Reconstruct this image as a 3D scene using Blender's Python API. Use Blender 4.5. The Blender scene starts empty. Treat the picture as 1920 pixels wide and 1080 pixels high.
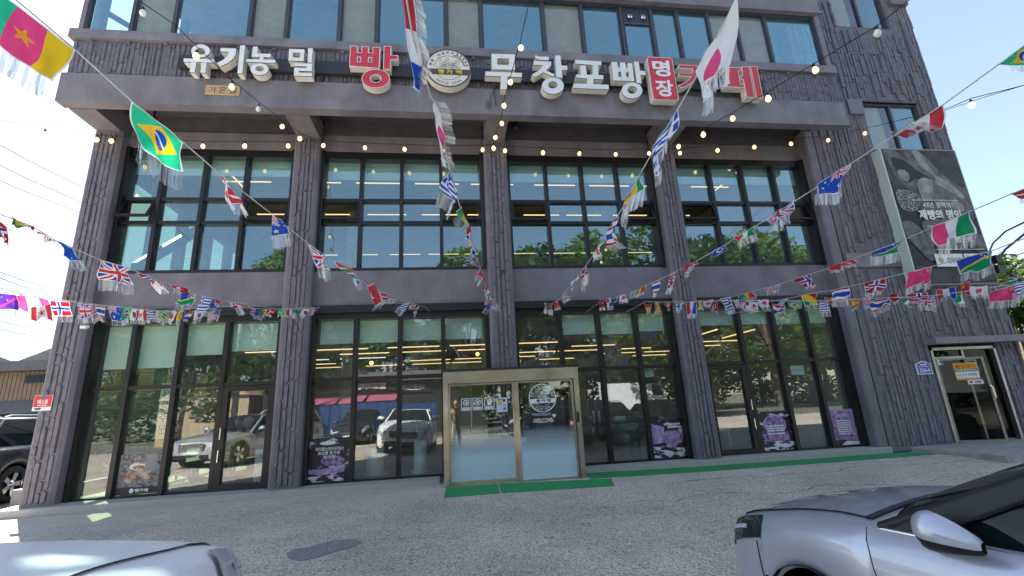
import bpy, math, random
import numpy as np
from mathutils import Vector, Matrix
random.seed(7)
SC = bpy.context.scene
COL = SC.collection
R = math.radians
# ------------------------------------------------------------------ camera
CAM = np.array([0, -9.2, 1.316]); FPX = 849.706
CR = np.array([0.99160028, -0.11928134, -0.05000842]); CU = np.array([0.01787934, -0.25651703, 0.96637433]); CF = np.array([0.12809844, 0.95915117, 0.25222969])
cd = bpy.data.cameras.new('camera'); cam = bpy.data.objects.new('camera', cd); COL.objects.link(cam)
cd.sensor_width = 36; cd.lens = 36 * FPX / 1920; cd.clip_start = .02; cd.clip_end = 3000
cam.matrix_world = Matrix(((CR[0], CU[0], -CF[0], CAM[0]), (CR[1], CU[1], -CF[1], CAM[1]), (CR[2], CU[2], -CF[2], CAM[2]), (0, 0, 0, 1)))
SC.camera = cam
# ------------------------------------------------------------------ light
SUN_EL, SUN_AZ = R(43), math.atan2(-.64, .77)
W = bpy.data.worlds.new('World'); SC.world = W; W.use_nodes = True
nt = W.node_tree; bg = nt.nodes['Background']; bg.inputs[1].default_value = .095
sky = nt.nodes.new('ShaderNodeTexSky'); sky.sky_type = 'NISHITA'; sky.sun_disc = False
sky.sun_elevation = SUN_EL; sky.sun_rotation = SUN_AZ; sky.dust_density = .25; sky.air_density = 1.0
tc = nt.nodes.new('ShaderNodeTexCoord'); mp = nt.nodes.new('ShaderNodeMapping'); mp.inputs['Scale'].default_value = (1, 1, 2.6)
nz = nt.nodes.new('ShaderNodeTexNoise'); nz.inputs['Scale'].default_value = 2.3; nz.inputs['Detail'].default_value = 8; nz.inputs['Roughness'].default_value = .58
rp = nt.nodes.new('ShaderNodeValToRGB'); rp.color_ramp.elements[0].position = .42; rp.color_ramp.elements[1].position = .78
rp.color_ramp.elements[0].color = (.36, .36, .36, 1); rp.color_ramp.elements[1].color = (.62, .62, .62, 1)
mxw = nt.nodes.new('ShaderNodeMixRGB'); mxw.inputs[2].default_value = (1.75, 1.82, 2.05, 1)
L = nt.links.new
L(tc.outputs['Generated'], mp.inputs[0]); L(mp.outputs[0], nz.inputs[0]); L(nz.outputs[0], rp.inputs[0])
L(rp.outputs[0], mxw.inputs[0]); L(sky.outputs[0], mxw.inputs[1]); L(mxw.outputs[0], bg.inputs[0])
sl = bpy.data.lights.new('sun', 'SUN'); sl.energy = 5.0; sl.angle = R(.5); sl.color = (1, .95, .87)
so = bpy.data.objects.new('sun', sl); COL.objects.link(so)
sd = Vector((.64 * math.cos(SUN_EL), -.77 * math.cos(SUN_EL), -math.sin(SUN_EL)))
so.rotation_euler = sd.to_track_quat('-Z', 'Y').to_euler()
SC.view_settings.view_transform = 'Standard'; SC.view_settings.look = 'None'; SC.view_settings.gamma = 1
SC.view_settings.exposure = 2.1; SC.view_settings.use_curve_mapping = False
SC.render.engine = 'CYCLES'; SC.cycles.use_denoising = True; SC.cycles.max_bounces = 8; SC.cycles.transparent_max_bounces = 24
SC.cycles.sample_clamp_indirect = 6

def RAY(u, v): return CR * (u - 960) / FPX + CU * (540 - v) / FPX + CF
def BY(u, v, y):
    d = RAY(u, v); return Vector(CAM + d * (y - CAM[1]) / d[1])
def BZ(u, v, z):
    d = RAY(u, v); return Vector(CAM + d * (z - CAM[2]) / d[2])
def BD(u, v, zd): return Vector(CAM + RAY(u, v) * zd)

# ------------------------------------------------------------------ materials
def nmat(name):
    m = bpy.data.materials.new(name); m.use_nodes = True
    return m, m.node_tree, m.node_tree.nodes['Principled BSDF']
def mat(name, col, rough=.6, metal=0., var=.12, scale=6., bump=0., bscale=30., spec=.5, col2=None, emit=None, estr=0., detail=4, streak=0.):
    m, t, b = nmat(name)
    b.inputs['Roughness'].default_value = rough; b.inputs['Metallic'].default_value = metal
    b.inputs['Specular IOR Level'].default_value = spec
    g = t.nodes.new('ShaderNodeNewGeometry')
    if var or col2:
        n = t.nodes.new('ShaderNodeTexNoise'); n.inputs['Scale'].default_value = scale; n.inputs['Detail'].default_value = detail
        t.links.new(g.outputs['Position'], n.inputs['Vector'])
        r = t.nodes.new('ShaderNodeValToRGB'); r.color_ramp.elements[0].position = .3; r.color_ramp.elements[1].position = .7
        c2 = col2 or tuple(c * (1 + var) for c in col); c1 = col if col2 else tuple(c * (1 - var) for c in col)
        r.color_ramp.elements[0].color = (*c1, 1); r.color_ramp.elements[1].color = (*c2, 1)
        t.links.new(n.outputs[0], r.inputs[0]); src = r.outputs[0]
        if streak:                     # rain streaks and dust runs down the wall
            mp_ = t.nodes.new('ShaderNodeMapping'); mp_.inputs['Scale'].default_value = (3.2, 3.2, .5); n4 = t.nodes.new('ShaderNodeTexNoise'); n4.inputs['Scale'].default_value = 1.4; n4.inputs['Detail'].default_value = 8; n4.inputs['Roughness'].default_value = .65
            r4 = t.nodes.new('ShaderNodeValToRGB'); r4.color_ramp.elements[0].position = .3; r4.color_ramp.elements[1].position = .72; r4.color_ramp.elements[0].color = (1 - streak,) * 3 + (1,); r4.color_ramp.elements[1].color = (1 + streak * .7,) * 3 + (1,)
            m4 = t.nodes.new('ShaderNodeMixRGB'); m4.blend_type = 'MULTIPLY'; m4.inputs[0].default_value = 1
            t.links.new(g.outputs['Position'], mp_.inputs[0]); t.links.new(mp_.outputs[0], n4.inputs[0]); t.links.new(n4.outputs[0], r4.inputs[0]); t.links.new(src, m4.inputs[1]); t.links.new(r4.outputs[0], m4.inputs[2]); src = m4.outputs[0]
        t.links.new(src, b.inputs['Base Color'])
    else: b.inputs['Base Color'].default_value = (*col, 1)
    if bump:
        n2 = t.nodes.new('ShaderNodeTexNoise'); n2.inputs['Scale'].default_value = bscale; n2.inputs['Detail'].default_value = 5
        t.links.new(g.outputs['Position'], n2.inputs['Vector'])
        bm = t.nodes.new('ShaderNodeBump'); bm.inputs['Strength'].default_value = bump; bm.inputs['Distance'].default_value = .02
        t.links.new(n2.outputs[0], bm.inputs['Height']); t.links.new(bm.outputs[0], b.inputs['Normal'])
    if emit:
        b.inputs['Emission Color'].default_value = (*emit, 1); b.inputs['Emission Strength'].default_value = estr
    return m
def glass(name, tint, base, k=1.0, wob=.0, gcol=(.93, .97, 1)):
    m, t, b = nmat(name); t.nodes.remove(b); o = t.nodes['Material Output']
    tr = t.nodes.new('ShaderNodeBsdfTransparent'); tr.inputs[0].default_value = (*tint, 1)
    gl = t.nodes.new('ShaderNodeBsdfGlossy'); gl.inputs['Roughness'].default_value = 0.0; gl.inputs[0].default_value = (*gcol, 1)
    fr = t.nodes.new('ShaderNodeFresnel'); fr.inputs[0].default_value = 1.5
    ma = t.nodes.new('ShaderNodeMath'); ma.operation = 'MULTIPLY_ADD'; ma.inputs[1].default_value = k; ma.inputs[2].default_value = base; ma.use_clamp = True
    mx = t.nodes.new('ShaderNodeMixShader')
    if wob:
        g = t.nodes.new('ShaderNodeNewGeometry'); n = t.nodes.new('ShaderNodeTexNoise'); n.inputs['Scale'].default_value = 1.6; n.inputs['Detail'].default_value = 1
        t.links.new(g.outputs['Position'], n.inputs['Vector']); bp = t.nodes.new('ShaderNodeBump'); bp.inputs['Strength'].default_value = wob; bp.inputs['Distance'].default_value = .02
        t.links.new(n.outputs[0], bp.inputs['Height']); t.links.new(bp.outputs[0], gl.inputs['Normal'])
    gb = t.nodes.new('ShaderNodeNewGeometry'); iv = t.nodes.new('ShaderNodeMath'); iv.operation = 'SUBTRACT'; iv.inputs[0].default_value = 1; t.links.new(gb.outputs['Backfacing'], iv.inputs[1])
    fm = t.nodes.new('ShaderNodeMath'); fm.operation = 'MULTIPLY'; t.links.new(ma.outputs[0], fm.inputs[0]); t.links.new(iv.outputs[0], fm.inputs[1])   # the inner face of a pane only transmits
    t.links.new(fr.outputs[0], ma.inputs[0]); t.links.new(fm.outputs[0], mx.inputs[0]); t.links.new(tr.outputs[0], mx.inputs[1]); t.links.new(gl.outputs[0], mx.inputs[2])
    if wob:                            # a thin film of dust and smears on the pane
        df = t.nodes.new('ShaderNodeBsdfDiffuse'); df.inputs[0].default_value = (.62, .78, .76, 1); g2 = t.nodes.new('ShaderNodeNewGeometry'); n2 = t.nodes.new('ShaderNodeTexNoise'); n2.inputs['Scale'].default_value = 1.8; n2.inputs['Detail'].default_value = 6; t.links.new(g2.outputs['Position'], n2.inputs[0])
        mr = t.nodes.new('ShaderNodeMapRange'); mr.inputs[1].default_value = .3; mr.inputs[2].default_value = .75; mr.inputs[3].default_value = .008; mr.inputs[4].default_value = .035; t.links.new(n2.outputs[0], mr.inputs[0])
        m2 = t.nodes.new('ShaderNodeMixShader'); t.links.new(mr.outputs[0], m2.inputs[0]); t.links.new(mx.outputs[0], m2.inputs[1]); t.links.new(df.outputs[0], m2.inputs[2]); mx = m2
    t.links.new(mx.outputs[0], o.inputs[0]); return m
M = {}
M['render'] = mat('painted_render', (.185, .174, .206), .62, streak=.12, var=.16, scale=2.2, bump=.25, bscale=22, spec=.4, detail=8)
M['relief'] = mat('painted_relief', (.165, .155, .186), .6, streak=.16, var=.2, scale=9, bump=.45, bscale=26, spec=.4, detail=8)
M['beam'] = mat('painted_beam', (.208, .197, .225), .55, streak=.14, var=.22, scale=1.6, bump=.3, bscale=18, spec=.4, detail=9)
M['frame'] = mat('black_frame', (.012, .012, .013), .38, var=0, spec=.5)
M['frame2'] = mat('slate_frame', (.05, .055, .075), .4, var=0)
M['soffit'] = mat('soffit_paint', (.075, .072, .082), .7, var=.2, scale=3)
M['glass1'] = glass('clear_shop_glass', (.93, .975, .96), .1, 1.5, .02)
M['glass2'] = glass('coated_glass', (.87, .955, .955), .2, 1.4, .02, (.68, .92, .97))
M['glass3'] = glass('blue_coated_glass', (.8, .95, .95), .3, 1.2, .02, (.5, .88, 1))
M['glassd'] = glass('door_glass', (.88, .92, .9), .07, 1.5)
M['glassp'] = glass('dim_porch_glass', (.4, .46, .43), .0, .3)
M['thin'] = glass('side_glass', (.5, .58, .47), .04, .8)
M['blind'] = mat('roller_blind', (.5, .64, .6), .9, var=.05, scale=2)
M['blindgrey'] = mat('woven_blind', (.36, .36, .31), .9, var=.12, scale=4)
M['granite'] = mat('granite_kerb', (.42, .41, .39), .7, var=.35, scale=90, bump=.2, bscale=120)
M['steel'] = mat('brushed_steel', (.58, .53, .42), .27, .9, var=.2, scale=3, streak=.12)
M['steel2'] = mat('grey_door_frame', (.3, .3, .29), .35, .8, var=.15, scale=4)
M['chrome'] = mat('chrome', (.8, .8, .8), .12, 1., var=0)
M['cream'] = mat('cream_acrylic', (.75, .73, .66), .45, var=.04)
M['white'] = mat('white_acrylic', (.8, .81, .82), .4, var=.03)
M['whitef'] = mat('white_vinyl', (.82, .84, .85), .5, var=0)
M['red'] = mat('red_acrylic', (.62, .035, .07), .4, var=.05)
M['black'] = mat('black_plastic', (.012, .012, .014), .45, var=0)
M['dark'] = mat('dark_metal', (.028, .028, .032), .5, var=.1)
M['rubber'] = mat('rubber', (.02, .02, .02), .85, var=.1)
M['green'] = mat('green_artificial_turf', (.03, .32, .1), .95, var=.3, scale=60, bump=.6, bscale=260)
M['concrete'] = mat('pale_concrete', (.33, .32, .3), .85, var=.2, scale=5, bump=.2, bscale=40, detail=8)
M['int'] = mat('interior_wall', (.42, .4, .36), .85, var=.1)
M['intceil'] = mat('interior_ceiling', (.26, .25, .24), .9, var=.1)
M['intfloor'] = mat('interior_floor', (.2, .19, .18), .4, var=.15)
M['wood'] = mat('wood', (.33, .19, .09), .55, var=.3, scale=5)
M['led'] = mat('led_tube', (.9, .8, .6), .5, var=0, emit=(1, .66, .3), estr=.36)
M['ledw'] = mat('led_tube_white', (.9, .9, .9), .5, var=0, emit=(1, .88, .76), estr=.3)
M['bulb'] = mat('lit_bulb', (1, .85, .6), .3, var=0, emit=(1, .6, .2), estr=.8)
M['bulboff'] = mat('unlit_bulb', (.8, .82, .8), .2, var=0)
M['cord'] = mat('black_cord', (.015, .015, .017), .7, var=0)
M['twine'] = mat('white_twine', (.55, .55, .53), .8, var=0)
M['bark'] = mat('bark', (.11, .085, .06), .9, var=.35, scale=12, bump=.6, bscale=16)
M['potw'] = mat('white_pot', (.62, .68, .66), .4, var=.05)
M['skin'] = mat('skin', (.55, .33, .23), .6, var=.04)
M['hair'] = mat('dark_hair', (.015, .012, .01), .6, var=0)
M['beige'] = mat('beige_cloth', (.5, .42, .34), .9, var=.1)
M['navy'] = mat('navy_cloth', (.03, .035, .06), .9, var=.1)
M['yel'] = mat('yellow_cloth', (.6, .42, .05), .9, var=.1)
M['foam'] = mat('grey_board', (.3, .3, .31), .8, var=.05)

# leaf
def leafmat(name, c1, c2):
    m, t, b = nmat(name); o = t.nodes['Material Output']
    g = t.nodes.new('ShaderNodeNewGeometry'); n = t.nodes.new('ShaderNodeTexNoise'); n.inputs['Scale'].default_value = .9; n.inputs['Detail'].default_value = 3
    r = t.nodes.new('ShaderNodeMixRGB'); mr = t.nodes.new('ShaderNodeMath'); mr.operation = 'MULTIPLY_ADD'; mr.inputs[1].default_value = .5
    t.links.new(g.outputs['Position'], n.inputs[0]); t.links.new(g.outputs['Random Per Island'], mr.inputs[0]); t.links.new(n.outputs[0], mr.inputs[2])
    sb = t.nodes.new('ShaderNodeMath'); sb.operation = 'SUBTRACT'; sb.inputs[1].default_value = .25; sb.use_clamp = True
    t.links.new(mr.outputs[0], sb.inputs[0]); t.links.new(sb.outputs[0], r.inputs[0])
    r.inputs[1].default_value = (*c1, 1); r.inputs[2].default_value = (*c2, 1)
    b.inputs['Roughness'].default_value = .6; b.inputs['Specular IOR Level'].default_value = .25
    t.links.new(r.outputs[0], b.inputs['Base Color'])
    tl = t.nodes.new('ShaderNodeBsdfTranslucent'); t.links.new(r.outputs[0], tl.inputs[0])
    mx = t.nodes.new('ShaderNodeMixShader'); mx.inputs[0].default_value = .35
    t.links.new(b.outputs[0], mx.inputs[1]); t.links.new(tl.outputs[0], mx.inputs[2]); t.links.new(mx.outputs[0], o.inputs[0]); return m
M['leaf'] = leafmat('leaf_green', (.035, .075, .012), (.12, .18, .03))
M['leaf2'] = leafmat('leaf_dark', (.02, .05, .012), (.06, .115, .022))

# asphalt
def asphalt():
    m, t, b = nmat('worn_aggregate_asphalt')
    g = t.nodes.new('ShaderNodeNewGeometry')
    def noise(sc, det=4, rough=.5):
        n = t.nodes.new('ShaderNodeTexNoise'); n.inputs['Scale'].default_value = sc; n.inputs['Detail'].default_value = det; n.inputs['Roughness'].default_value = rough
        t.links.new(g.outputs['Position'], n.inputs['Vector']); return n.outputs[0]
    def ramp(src, p0, p1, c0, c1):
        r = t.nodes.new('ShaderNodeValToRGB'); r.color_ramp.elements[0].position = p0; r.color_ramp.elements[1].position = p1
        r.color_ramp.elements[0].color = (*c0, 1); r.color_ramp.elements[1].color = (*c1, 1); t.links.new(src, r.inputs[0]); return r.outputs[0]
    def mix(a, bb, f, mode='MIX'):
        x = t.nodes.new('ShaderNodeMixRGB'); x.blend_type = mode
        for i, s in ((0, f), (1, a), (2, bb)):
            if isinstance(s, (int, float)): x.inputs[i].default_value = s
            elif isinstance(s, tuple): x.inputs[i].default_value = (*s, 1)
            else: t.links.new(s, x.inputs[i])
        return x.outputs[0]
    v = t.nodes.new('ShaderNodeTexVoronoi'); v.inputs['Scale'].default_value = 48; t.links.new(g.outputs['Position'], v.inputs['Vector'])
    stone = ramp(v.outputs['Color'], .1, .9, (.47, .42, .345), (.8, .72, .595))
    fine = noise(50, 3, .72)
    holes = ramp(fine, .39, .46, (.0, .0, .0), (1, 1, 1))
    base = mix((.1, .093, .085), stone, holes)
    big = noise(.55, 6, .6)
    base = mix(base, ramp(big, .35, .7, (.72, .72, .74), (1.12, 1.1, 1.06)), 1.0, 'MULTIPLY')
    # smooth worn concrete skim near the building front (y > -2.4) with streaks
    sp = t.nodes.new('ShaderNodeSeparateXYZ'); t.links.new(g.outputs['Position'], sp.inputs[0])
    ad = t.nodes.new('ShaderNodeMath'); ad.operation = 'MULTIPLY_ADD'; ad.inputs[1].default_value = 2.2; t.links.new(noise(.8, 7, .65), ad.inputs[0]); t.links.new(sp.outputs[1], ad.inputs[2])
    skim = ramp(ad.outputs[0], .0, 1.0, (0, 0, 0), (1, 1, 1))
    mpn = t.nodes.new('ShaderNodeMapRange'); mpn.inputs[1].default_value = -1.0; mpn.inputs[2].default_value = .6; t.links.new(ad.outputs[0], mpn.inputs[0])
    br = noise(5, 8, .7)
    mk = t.nodes.new('ShaderNodeMath'); mk.operation = 'MULTIPLY'; t.links.new(mpn.outputs[0], mk.inputs[0]); t.links.new(ramp(br, .3, .6, (.25, .25, .25), (1, 1, 1)), mk.inputs[1])
    conc = ramp(noise(7, 8, .7), .3, .75, (.5, .465, .4), (.7, .655, .575))
    base = mix(base, conc, mk.outputs[0])
    # pale scuffs
    mp2 = t.nodes.new('ShaderNodeMapping'); mp2.inputs['Scale'].default_value = (.7, 3.2, 1); t.links.new(g.outputs['Position'], mp2.inputs[0])
    n3 = t.nodes.new('ShaderNodeTexNoise'); n3.inputs['Scale'].default_value = 1.1; n3.inputs['Detail'].default_value = 7; n3.inputs['Roughness'].default_value = .68; t.links.new(mp2.outputs[0], n3.inputs[0])
    base = mix(base, (.6, .58, .53), ramp(n3.outputs[0], .6, .74, (0, 0, 0), (.75, .75, .75)))
    # cracks
    mp3 = t.nodes.new('ShaderNodeMapping'); mp3.inputs['Scale'].default_value = (.35, 1.5, 1); mp3.inputs['Rotation'].default_value = (0, 0, .1); t.links.new(g.outputs['Position'], mp3.inputs[0])
    wn = t.nodes.new('ShaderNodeTexNoise'); wn.inputs['Scale'].default_value = 2.5; t.links.new(mp3.outputs[0], wn.inputs[0])
    vm = t.nodes.new('ShaderNodeVectorMath'); vm.operation = 'ADD'; t.links.new(mp3.outputs[0], vm.inputs[0]); t.links.new(wn.outputs[1], vm.inputs[1])
    vc = t.nodes.new('ShaderNodeTexVoronoi'); vc.feature = 'DISTANCE_TO_EDGE'; vc.inputs['Scale'].default_value = .9; t.links.new(vm.outputs[0], vc.inputs['Vector'])
    base = mix((.045, .045, .045), base, ramp(vc.outputs[0], .002, .007, (.55, .55, .55), (1, 1, 1)))
    # long cracks and joints running roughly along the front, to the right
    for yc, xa, wd in ((-1.55, 3.2, .012), (-2.5, 2.2, .009), (-1.15, 5.2, .01)):
        nn = t.nodes.new('ShaderNodeTexNoise'); nn.inputs['Scale'].default_value = 1.1; nn.inputs['Detail'].default_value = 6; t.links.new(g.outputs['Position'], nn.inputs['Vector'])
        e1 = t.nodes.new('ShaderNodeMath'); e1.operation = 'MULTIPLY_ADD'; e1.inputs[1].default_value = .9; e1.inputs[2].default_value = -.45 - yc; t.links.new(nn.outputs[0], e1.inputs[0])
        e2 = t.nodes.new('ShaderNodeMath'); e2.operation = 'ADD'; t.links.new(e1.outputs[0], e2.inputs[0]); t.links.new(sp.outputs[1], e2.inputs[1])
        e3 = t.nodes.new('ShaderNodeMath'); e3.operation = 'ABSOLUTE'; t.links.new(e2.outputs[0], e3.inputs[0])
        e4 = t.nodes.new('ShaderNodeMapRange'); e4.inputs[1].default_value = wd; e4.inputs[2].default_value = wd * 1.8; e4.inputs[3].default_value = .75; e4.inputs[4].default_value = 0; t.links.new(e3.outputs[0], e4.inputs[0])
        e5 = t.nodes.new('ShaderNodeMapRange'); e5.inputs[1].default_value = xa; e5.inputs[2].default_value = xa + .6; t.links.new(sp.outputs[0], e5.inputs[0])
        e6 = t.nodes.new('ShaderNodeMath'); e6.operation = 'MULTIPLY'; t.links.new(e4.outputs[0], e6.inputs[0]); t.links.new(e5.outputs[0], e6.inputs[1])
        e7 = t.nodes.new('ShaderNodeMath'); e7.operation = 'MULTIPLY'; t.links.new(e6.outputs[0], e7.inputs[0]); t.links.new(ramp(br, .35, .55, (.2, .2, .2), (1, 1, 1)), e7.inputs[1])
        base = mix(base, (.09, .085, .08), e7.outputs[0])
    t.links.new(base, b.inputs['Base Color']); b.inputs['Roughness'].default_value = .88
    bp = t.nodes.new('ShaderNodeBump'); bp.inputs['Strength'].default_value = .5; bp.inputs['Distance'].default_value = .012
    t.links.new(fine, bp.inputs['Height']); t.links.new(bp.outputs[0], b.inputs['Normal'])
    return m
M['asphalt'] = asphalt()

# ------------------------------------------------------------------ mesh builder
class MB:
    def __init__(s): s.v = []; s.f = []; s.m = []; s.sm = []
    def add(s, vs, fs, mi=0, smooth=False):
        o = len(s.v); s.v += [tuple(v) for v in vs]
        for f in fs: s.f.append([i + o for i in f]); s.m.append(mi); s.sm.append(smooth)
        return s
    def box(s, x0, x1, y0, y1, z0, z1, mi=0):
        return s.add([(x0, y0, z0), (x1, y0, z0), (x1, y1, z0), (x0, y1, z0), (x0, y0, z1), (x1, y0, z1), (x1, y1, z1), (x0, y1, z1)],
                     [(0, 3, 2, 1), (4, 5, 6, 7), (0, 1, 5, 4), (1, 2, 6, 5), (2, 3, 7, 6), (3, 0, 4, 7)], mi)
    def cbox(s, x0, x1, y0, y1, z0, z1, c, mi=0):
        """box with chamfered vertical front edges (front = y0)"""
        pts = [(x0, y1), (x0, y0 + c), (x0 + c, y0), (x1 - c, y0), (x1, y0 + c), (x1, y1)]
        n = 6; vs = [(x, y, z0) for x, y in pts] + [(x, y, z1) for x, y in pts]
        return s.add(vs, [(i, (i + 1) % n, n + (i + 1) % n, n + i) for i in range(n)] + [tuple(range(n))[::-1], tuple(range(n, 2 * n))], mi)
    def poly(s, pts, off, mi=0, side=None):
        """prism from a planar list of 3D points, extruded by vector off"""
        n = len(pts); a = [Vector(p) for p in pts]; bb = [p + Vector(off) for p in a]
        s.add(a + bb, [tuple(range(n))], mi)
        s.add(a + bb, [(i, n + i, n + (i + 1) % n, (i + 1) % n) for i in range(n)] + [tuple(range(2 * n - 1, n - 1, -1))], mi if side is None else side)
        return s
    def quad(s, a, b, c, d, mi=0): return s.add([a, b, c, d], [(0, 1, 2, 3)], mi)
    def tube(s, path, r, n=6, mi=0, caps=True, smooth=True):
        P = [Vector(p) for p in path]; rs = r if isinstance(r, (list, tuple)) else [r] * len(P)
        up = Vector((0, 0, 1)); rings = []
        for i, p in enumerate(P):
            t = (P[min(i + 1, len(P) - 1)] - P[max(i - 1, 0)]).normalized()
            a = t.cross(up); a = t.cross(Vector((1, 0, 0))) if a.length < .05 else a
            a.normalize(); b = a.cross(t)
            rings.append([p + (a * math.cos(k * 2 * math.pi / n) + b * math.sin(k * 2 * math.pi / n)) * rs[i] for k in range(n)])
        vs = [v for q in rings for v in q]; fs = []
        for i in range(len(P) - 1):
            for k in range(n): fs.append((i * n + k, i * n + (k + 1) % n, (i + 1) * n + (k + 1) % n, (i + 1) * n + k))
        s.add(vs, fs, mi, smooth)
        if caps: s.add(rings[0], [tuple(range(n))], mi); s.add(rings[-1], [tuple(range(n))[::-1]], mi)
        return s
    def lathe(s, prof, c=(0, 0, 0), axis='z', n=16, mi=0, smooth=True):
        vs = []; m = len(prof)
        for k in range(n):
            a = 2 * math.pi * k / n; ca, sa = math.cos(a), math.sin(a)
            for r, h in prof:
                p = (r * ca, r * sa, h) if axis == 'z' else ((h, r * ca, r * sa) if axis == 'x' else (r * ca, h, r * sa))
                vs.append((p[0] + c[0], p[1] + c[1], p[2] + c[2]))
        fs = [(k * m + i, ((k + 1) % n) * m + i, ((k + 1) % n) * m + i + 1, k * m + i + 1) for k in range(n) for i in range(m - 1)]
        return s.add(vs, fs, mi, smooth)
    def sphere(s, c, r, n=10, m=7, mi=0):
        rr = r if isinstance(r, (tuple, list)) else (r, r, r)
        vs = []
        for j in range(m + 1):
            th = math.pi * j / m
            for k in range(n):
                a = 2 * math.pi * k / n
                vs.append((c[0] + rr[0] * math.sin(th) * math.cos(a), c[1] + rr[1] * math.sin(th) * math.sin(a), c[2] + rr[2] * math.cos(th)))
        return s.add(vs, [(j * n + k, (j + 1) * n + k, (j + 1) * n + (k + 1) % n, j * n + (k + 1) % n) for j in range(m) for k in range(n)], mi, True)
    def grid(s, fn, nu, nv, mi=0, smooth=True):
        vs = [fn(i / nu, j / nv) for i in range(nu + 1) for j in range(nv + 1)]
        return s.add(vs, [(i * (nv + 1) + j, (i + 1) * (nv + 1) + j, (i + 1) * (nv + 1) + j + 1, i * (nv + 1) + j + 1) for i in range(nu) for j in range(nv)], mi, smooth)
    def mesh(s, name, mats):
        me = bpy.data.meshes.new(name); me.from_pydata(s.v, [], s.f)
        for m in (mats if isinstance(mats, (list, tuple)) else [mats]): me.materials.append(m)
        if len(me.polygons) == len(s.m):
            me.polygons.foreach_set('material_index', s.m); me.polygons.foreach_set('use_smooth', s.sm)
        me.update(); return me
def link(o, parent=None):
    COL.objects.link(o)
    if parent is not None: o.parent = parent
    return o
def islands(name, mb, m, parent):
    """the boxes collected in mb (8 corners each) as one object per box"""
    for i in range(0, len(mb.v), 8):
        q = MB(); q.v = mb.v[i:i + 8]; q.f = [[k - i for k in f] for f in mb.f if i <= f[0] < i + 8]; q.m = [0] * len(q.f); q.sm = [False] * len(q.f); obj(name, q, m, parent)
def tag(o, label=None, cat=None, group=None, kind=None):
    if label: o['label'] = label
    if cat: o['category'] = cat
    if group: o['group'] = group
    if kind: o['kind'] = kind
    return o
def root_of(p):
    v = Vector((0, 0, 0))
    while p is not None: v += Vector(p.location) if p.rotation_euler.z == 0 else Vector((0, 0, 0)); p = p.parent
    return v
def obj(name, mb, mats, parent=None, world=True):
    """one mesh object; with world=True the builder's coordinates are world coordinates"""
    me = mb.mesh(name, mats); o = bpy.data.objects.new(name, me)
    if parent is not None and world: o.location = -root_of(parent)
    return link(o, parent)
def top(name, mb, mats, label, cat, group=None, loc=None):
    """a thing that is one mesh; origin moved to loc (world)"""
    if loc is None:
        a = np.array(mb.v); loc = (float(a[:, 0].mean()), float(a[:, 1].mean()), float(a[:, 2].min()))
    mb.v = [(v[0] - loc[0], v[1] - loc[1], v[2] - loc[2]) for v in mb.v]
    o = bpy.data.objects.new(name, mb.mesh(name, mats)); o.location = loc; link(o)
    return tag(o, label, cat, group)
def thing(name, label, cat, loc=(0, 0, 0), rz=0, group=None):
    o = bpy.data.objects.new(name, None); o.empty_display_size = .2; o.location = loc; o.rotation_euler = (0, 0, rz); link(o)
    return tag(o, label, cat, group)
def copy_tree(o, parent=None):
    c = o.copy(); COL.objects.link(c); c.parent = parent
    for ch in list(o.children): copy_tree(ch, c)
    return c
_tc = {}
def text_mesh(s, weight=0., depth=0.):
    k = (s, weight, depth)
    if k in _tc: return _tc[k]
    cu = bpy.data.curves.new('lettering', 'FONT'); cu.body = s; cu.size = 1; cu.extrude = depth; cu.offset = weight; cu.resolution_u = 3
    t = bpy.data.objects.new('lettering', cu); COL.objects.link(t)
    dg = bpy.context.evaluated_depsgraph_get(); me = bpy.data.meshes.new_from_object(t.evaluated_get(dg))
    v = np.array([q.co for q in me.vertices]); f = [tuple(p.vertices) for p in me.polygons]
    bpy.data.objects.remove(t); bpy.data.curves.remove(cu); bpy.data.meshes.remove(me)
    if len(v): v[:, :2] -= v[:, :2].min(0)
    _tc[k] = (v, f); return _tc[k]
def text_to(mb, s, o, ux, uz, w, h, mi=0, weight=0., fit=True):
    """flat lettering filling w x h from lower-left corner o along unit vectors ux, uz"""
    if s == '-':                           # a line of print too small to read: a row of short dashes
        o, ux, uz = Vector(o), Vector(ux), Vector(uz); p = 0; rd_ = random.Random(int(w * 1e4) + int(o.x * 977) + int(o.z * 331))
        while p < .97:
            q = min(p + rd_.uniform(.05, .16), 1); mb.add([o + ux * (p * w), o + ux * (q * w), o + ux * (q * w) + uz * h, o + ux * (p * w) + uz * h], [(0, 1, 2, 3)], mi); p = q + .03
        return mb
    v, f = text_mesh(s, weight)
    if not len(v): return mb
    mx = v.max(0); sx = w / mx[0]; sz = h / mx[1]
    if not fit: sx = sz = min(sx, sz)
    o, ux, uz = Vector(o), Vector(ux), Vector(uz)
    return mb.add([o + ux * float(p[0] * sx) + uz * float(p[1] * sz) for p in v], f, mi)
X3, Z3 = Vector((1, 0, 0)), Vector((0, 0, 1))
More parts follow.
